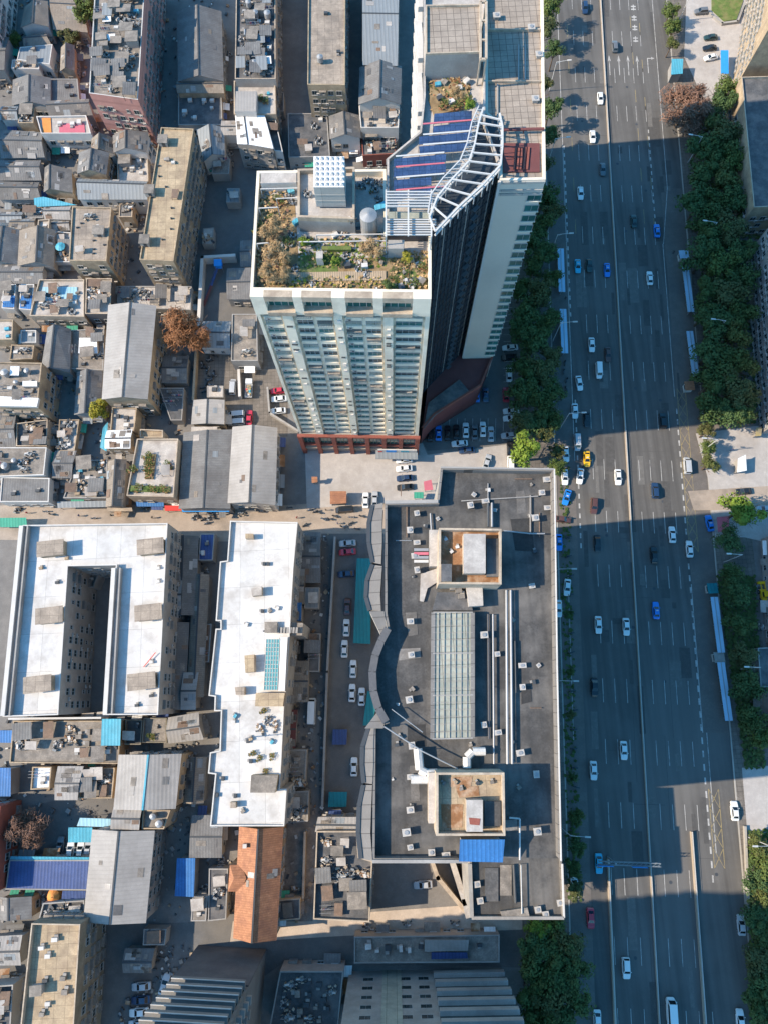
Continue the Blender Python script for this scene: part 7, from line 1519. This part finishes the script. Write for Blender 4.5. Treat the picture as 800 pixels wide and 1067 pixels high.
# parasol, tank dome, tent
p = G(62.5, 256, 6.8); root = empty('parasol', (p.x, p.y, 3.8), 'turquoise parasol open on the flat terrace', 'parasol')
b = MB(); n = 10
for i in range(n):
    a0, a1 = 6.283*i/n, 6.283*(i+1)/n; b.face([(p.x+1.5*math.cos(a0), p.y+1.5*math.sin(a0), 6.4), (p.x+1.5*math.cos(a1), p.y+1.5*math.sin(a1), 6.4), (p.x, p.y, 7.0)], 'cyan_sheet')
b.build('canopy', root); b = MB(); b.tube((p.x, p.y, 3.8), (p.x, p.y, 6.9), .04, .04, 'galvanised', 6); b.build('pole', root)
p = G(56, 934, 4); root = empty('tent', (p.x, p.y, 0), 'orange domed tent beside the navy roof', 'tent'); b = MB(); n = 12
for i in range(n):
    a0, a1 = 6.283*i/n, 6.283*(i+1)/n; f = lambda a, r, z: (p.x+r*math.cos(a), p.y+r*math.sin(a), z)
    b.face([f(a0, 1.9, 3), f(a1, 1.9, 3), f(a1, 1.5, 4.1), f(a0, 1.5, 4.1)], 'orange_sheet'); b.face([f(a0, 1.5, 4.1), f(a1, 1.5, 4.1), f(a1, .5, 4.8), f(a0, .5, 4.8)], 'orange_sheet'); b.face([f(a0, .5, 4.8), f(a1, .5, 4.8), f(0, 0, 4.95)], 'orange_sheet'); b.face([f(a0, 1.9, 0), f(a1, 1.9, 0), f(a1, 1.9, 3), f(a0, 1.9, 3)], 'orange_sheet')
b.build('canopy', root)
b = MB(); b.tube((p.x, p.y, 4.9), (p.x, p.y, 5.5), .08, .03, 'galvanised', 6); b.build('finial', root)
# playground slide in the walled court
p = G(226, 295, 1); root = empty('playground_slide', (p.x, p.y, .03), 'blue and red playground slide in the walled court', 'slide')
b = MB(); b.beam((p.x-3, p.y-5, .4), (p.x+.5, p.y+4, 2.4), .6, .12, 'navy_sheet'); b.beam((p.x-3.5, p.y-5, .6), (p.x, p.y+4, 2.6), .1, .25, 'navy_sheet'); b.build('chute', root)
b = MB(); b.box((p.x+1, p.y+5, 2.3), (2, 2, .15), 'sign_blue'); b.box((p.x+1, p.y+5, 3.9), (2.3, 2.3, .15), 'sign_blue')
for sx in (-1, 1):
    for sy in (-1, 1): b.beam((p.x+1+sx, p.y+5+sy, 0), (p.x+1+sx, p.y+5+sy, 3.9), .1, .1, 'galvanised')
b.build('platform', root); b = MB(); b.beam((p.x-4, p.y-7, .3), (p.x-1.5, p.y-1, 1.4), .9, .1, 'maroon'); b.build('red_ramp', root)

# ------------------------------------------------------------------ daylight
EL, AZ = R(36.0), R(2.7)                       # sun 36 deg high in the west; light travels +x and slightly +y
ld = Vector((math.cos(EL)*math.cos(AZ), math.cos(EL)*math.sin(AZ), -math.sin(EL)))
sun = bpy.data.lights.new('sun', 'SUN'); sun.energy = 3.3; sun.angle = R(.53); sun.color = (1, .85, .66)
so = bpy.data.objects.new('sun', sun); COL.objects.link(so); so.rotation_euler = ld.to_track_quat('-Z', 'Y').to_euler(); so.location = (-200, 0, 300)
W = bpy.data.worlds.new('World'); bpy.context.scene.world = W; W.use_nodes = True; nt_ = W.node_tree
sky = nt_.nodes.new('ShaderNodeTexSky'); sky.sky_type = 'NISHITA'; sky.sun_disc = False; sky.sun_elevation = EL
sky.sun_rotation = math.atan2(-ld.x, -ld.y); sky.ozone_density = 5; sky.dust_density = .6; sky.altitude = 100
hs_ = nt_.nodes.new('ShaderNodeHueSaturation'); hs_.inputs['Saturation'].default_value = 1.22; hs_.inputs['Hue'].default_value = .485; nt_.links.new(sky.outputs[0], hs_.inputs['Color'])
nt_.links.new(hs_.outputs[0], nt_.nodes['Background'].inputs[0]); nt_.nodes['Background'].inputs[1].default_value = .145
sc = bpy.context.scene; sc.view_settings.view_transform = 'Standard'; sc.view_settings.look = 'None'; sc.view_settings.exposure = 1.27; sc.view_settings.gamma = 1
sc.view_settings.use_curve_mapping = False
sc.cycles.use_denoising = True; sc.cycles.max_bounces = 5; sc.cycles.diffuse_bounces = 3; sc.cycles.glossy_bounces = 2; sc.cycles.transparent_max_bounces = 4
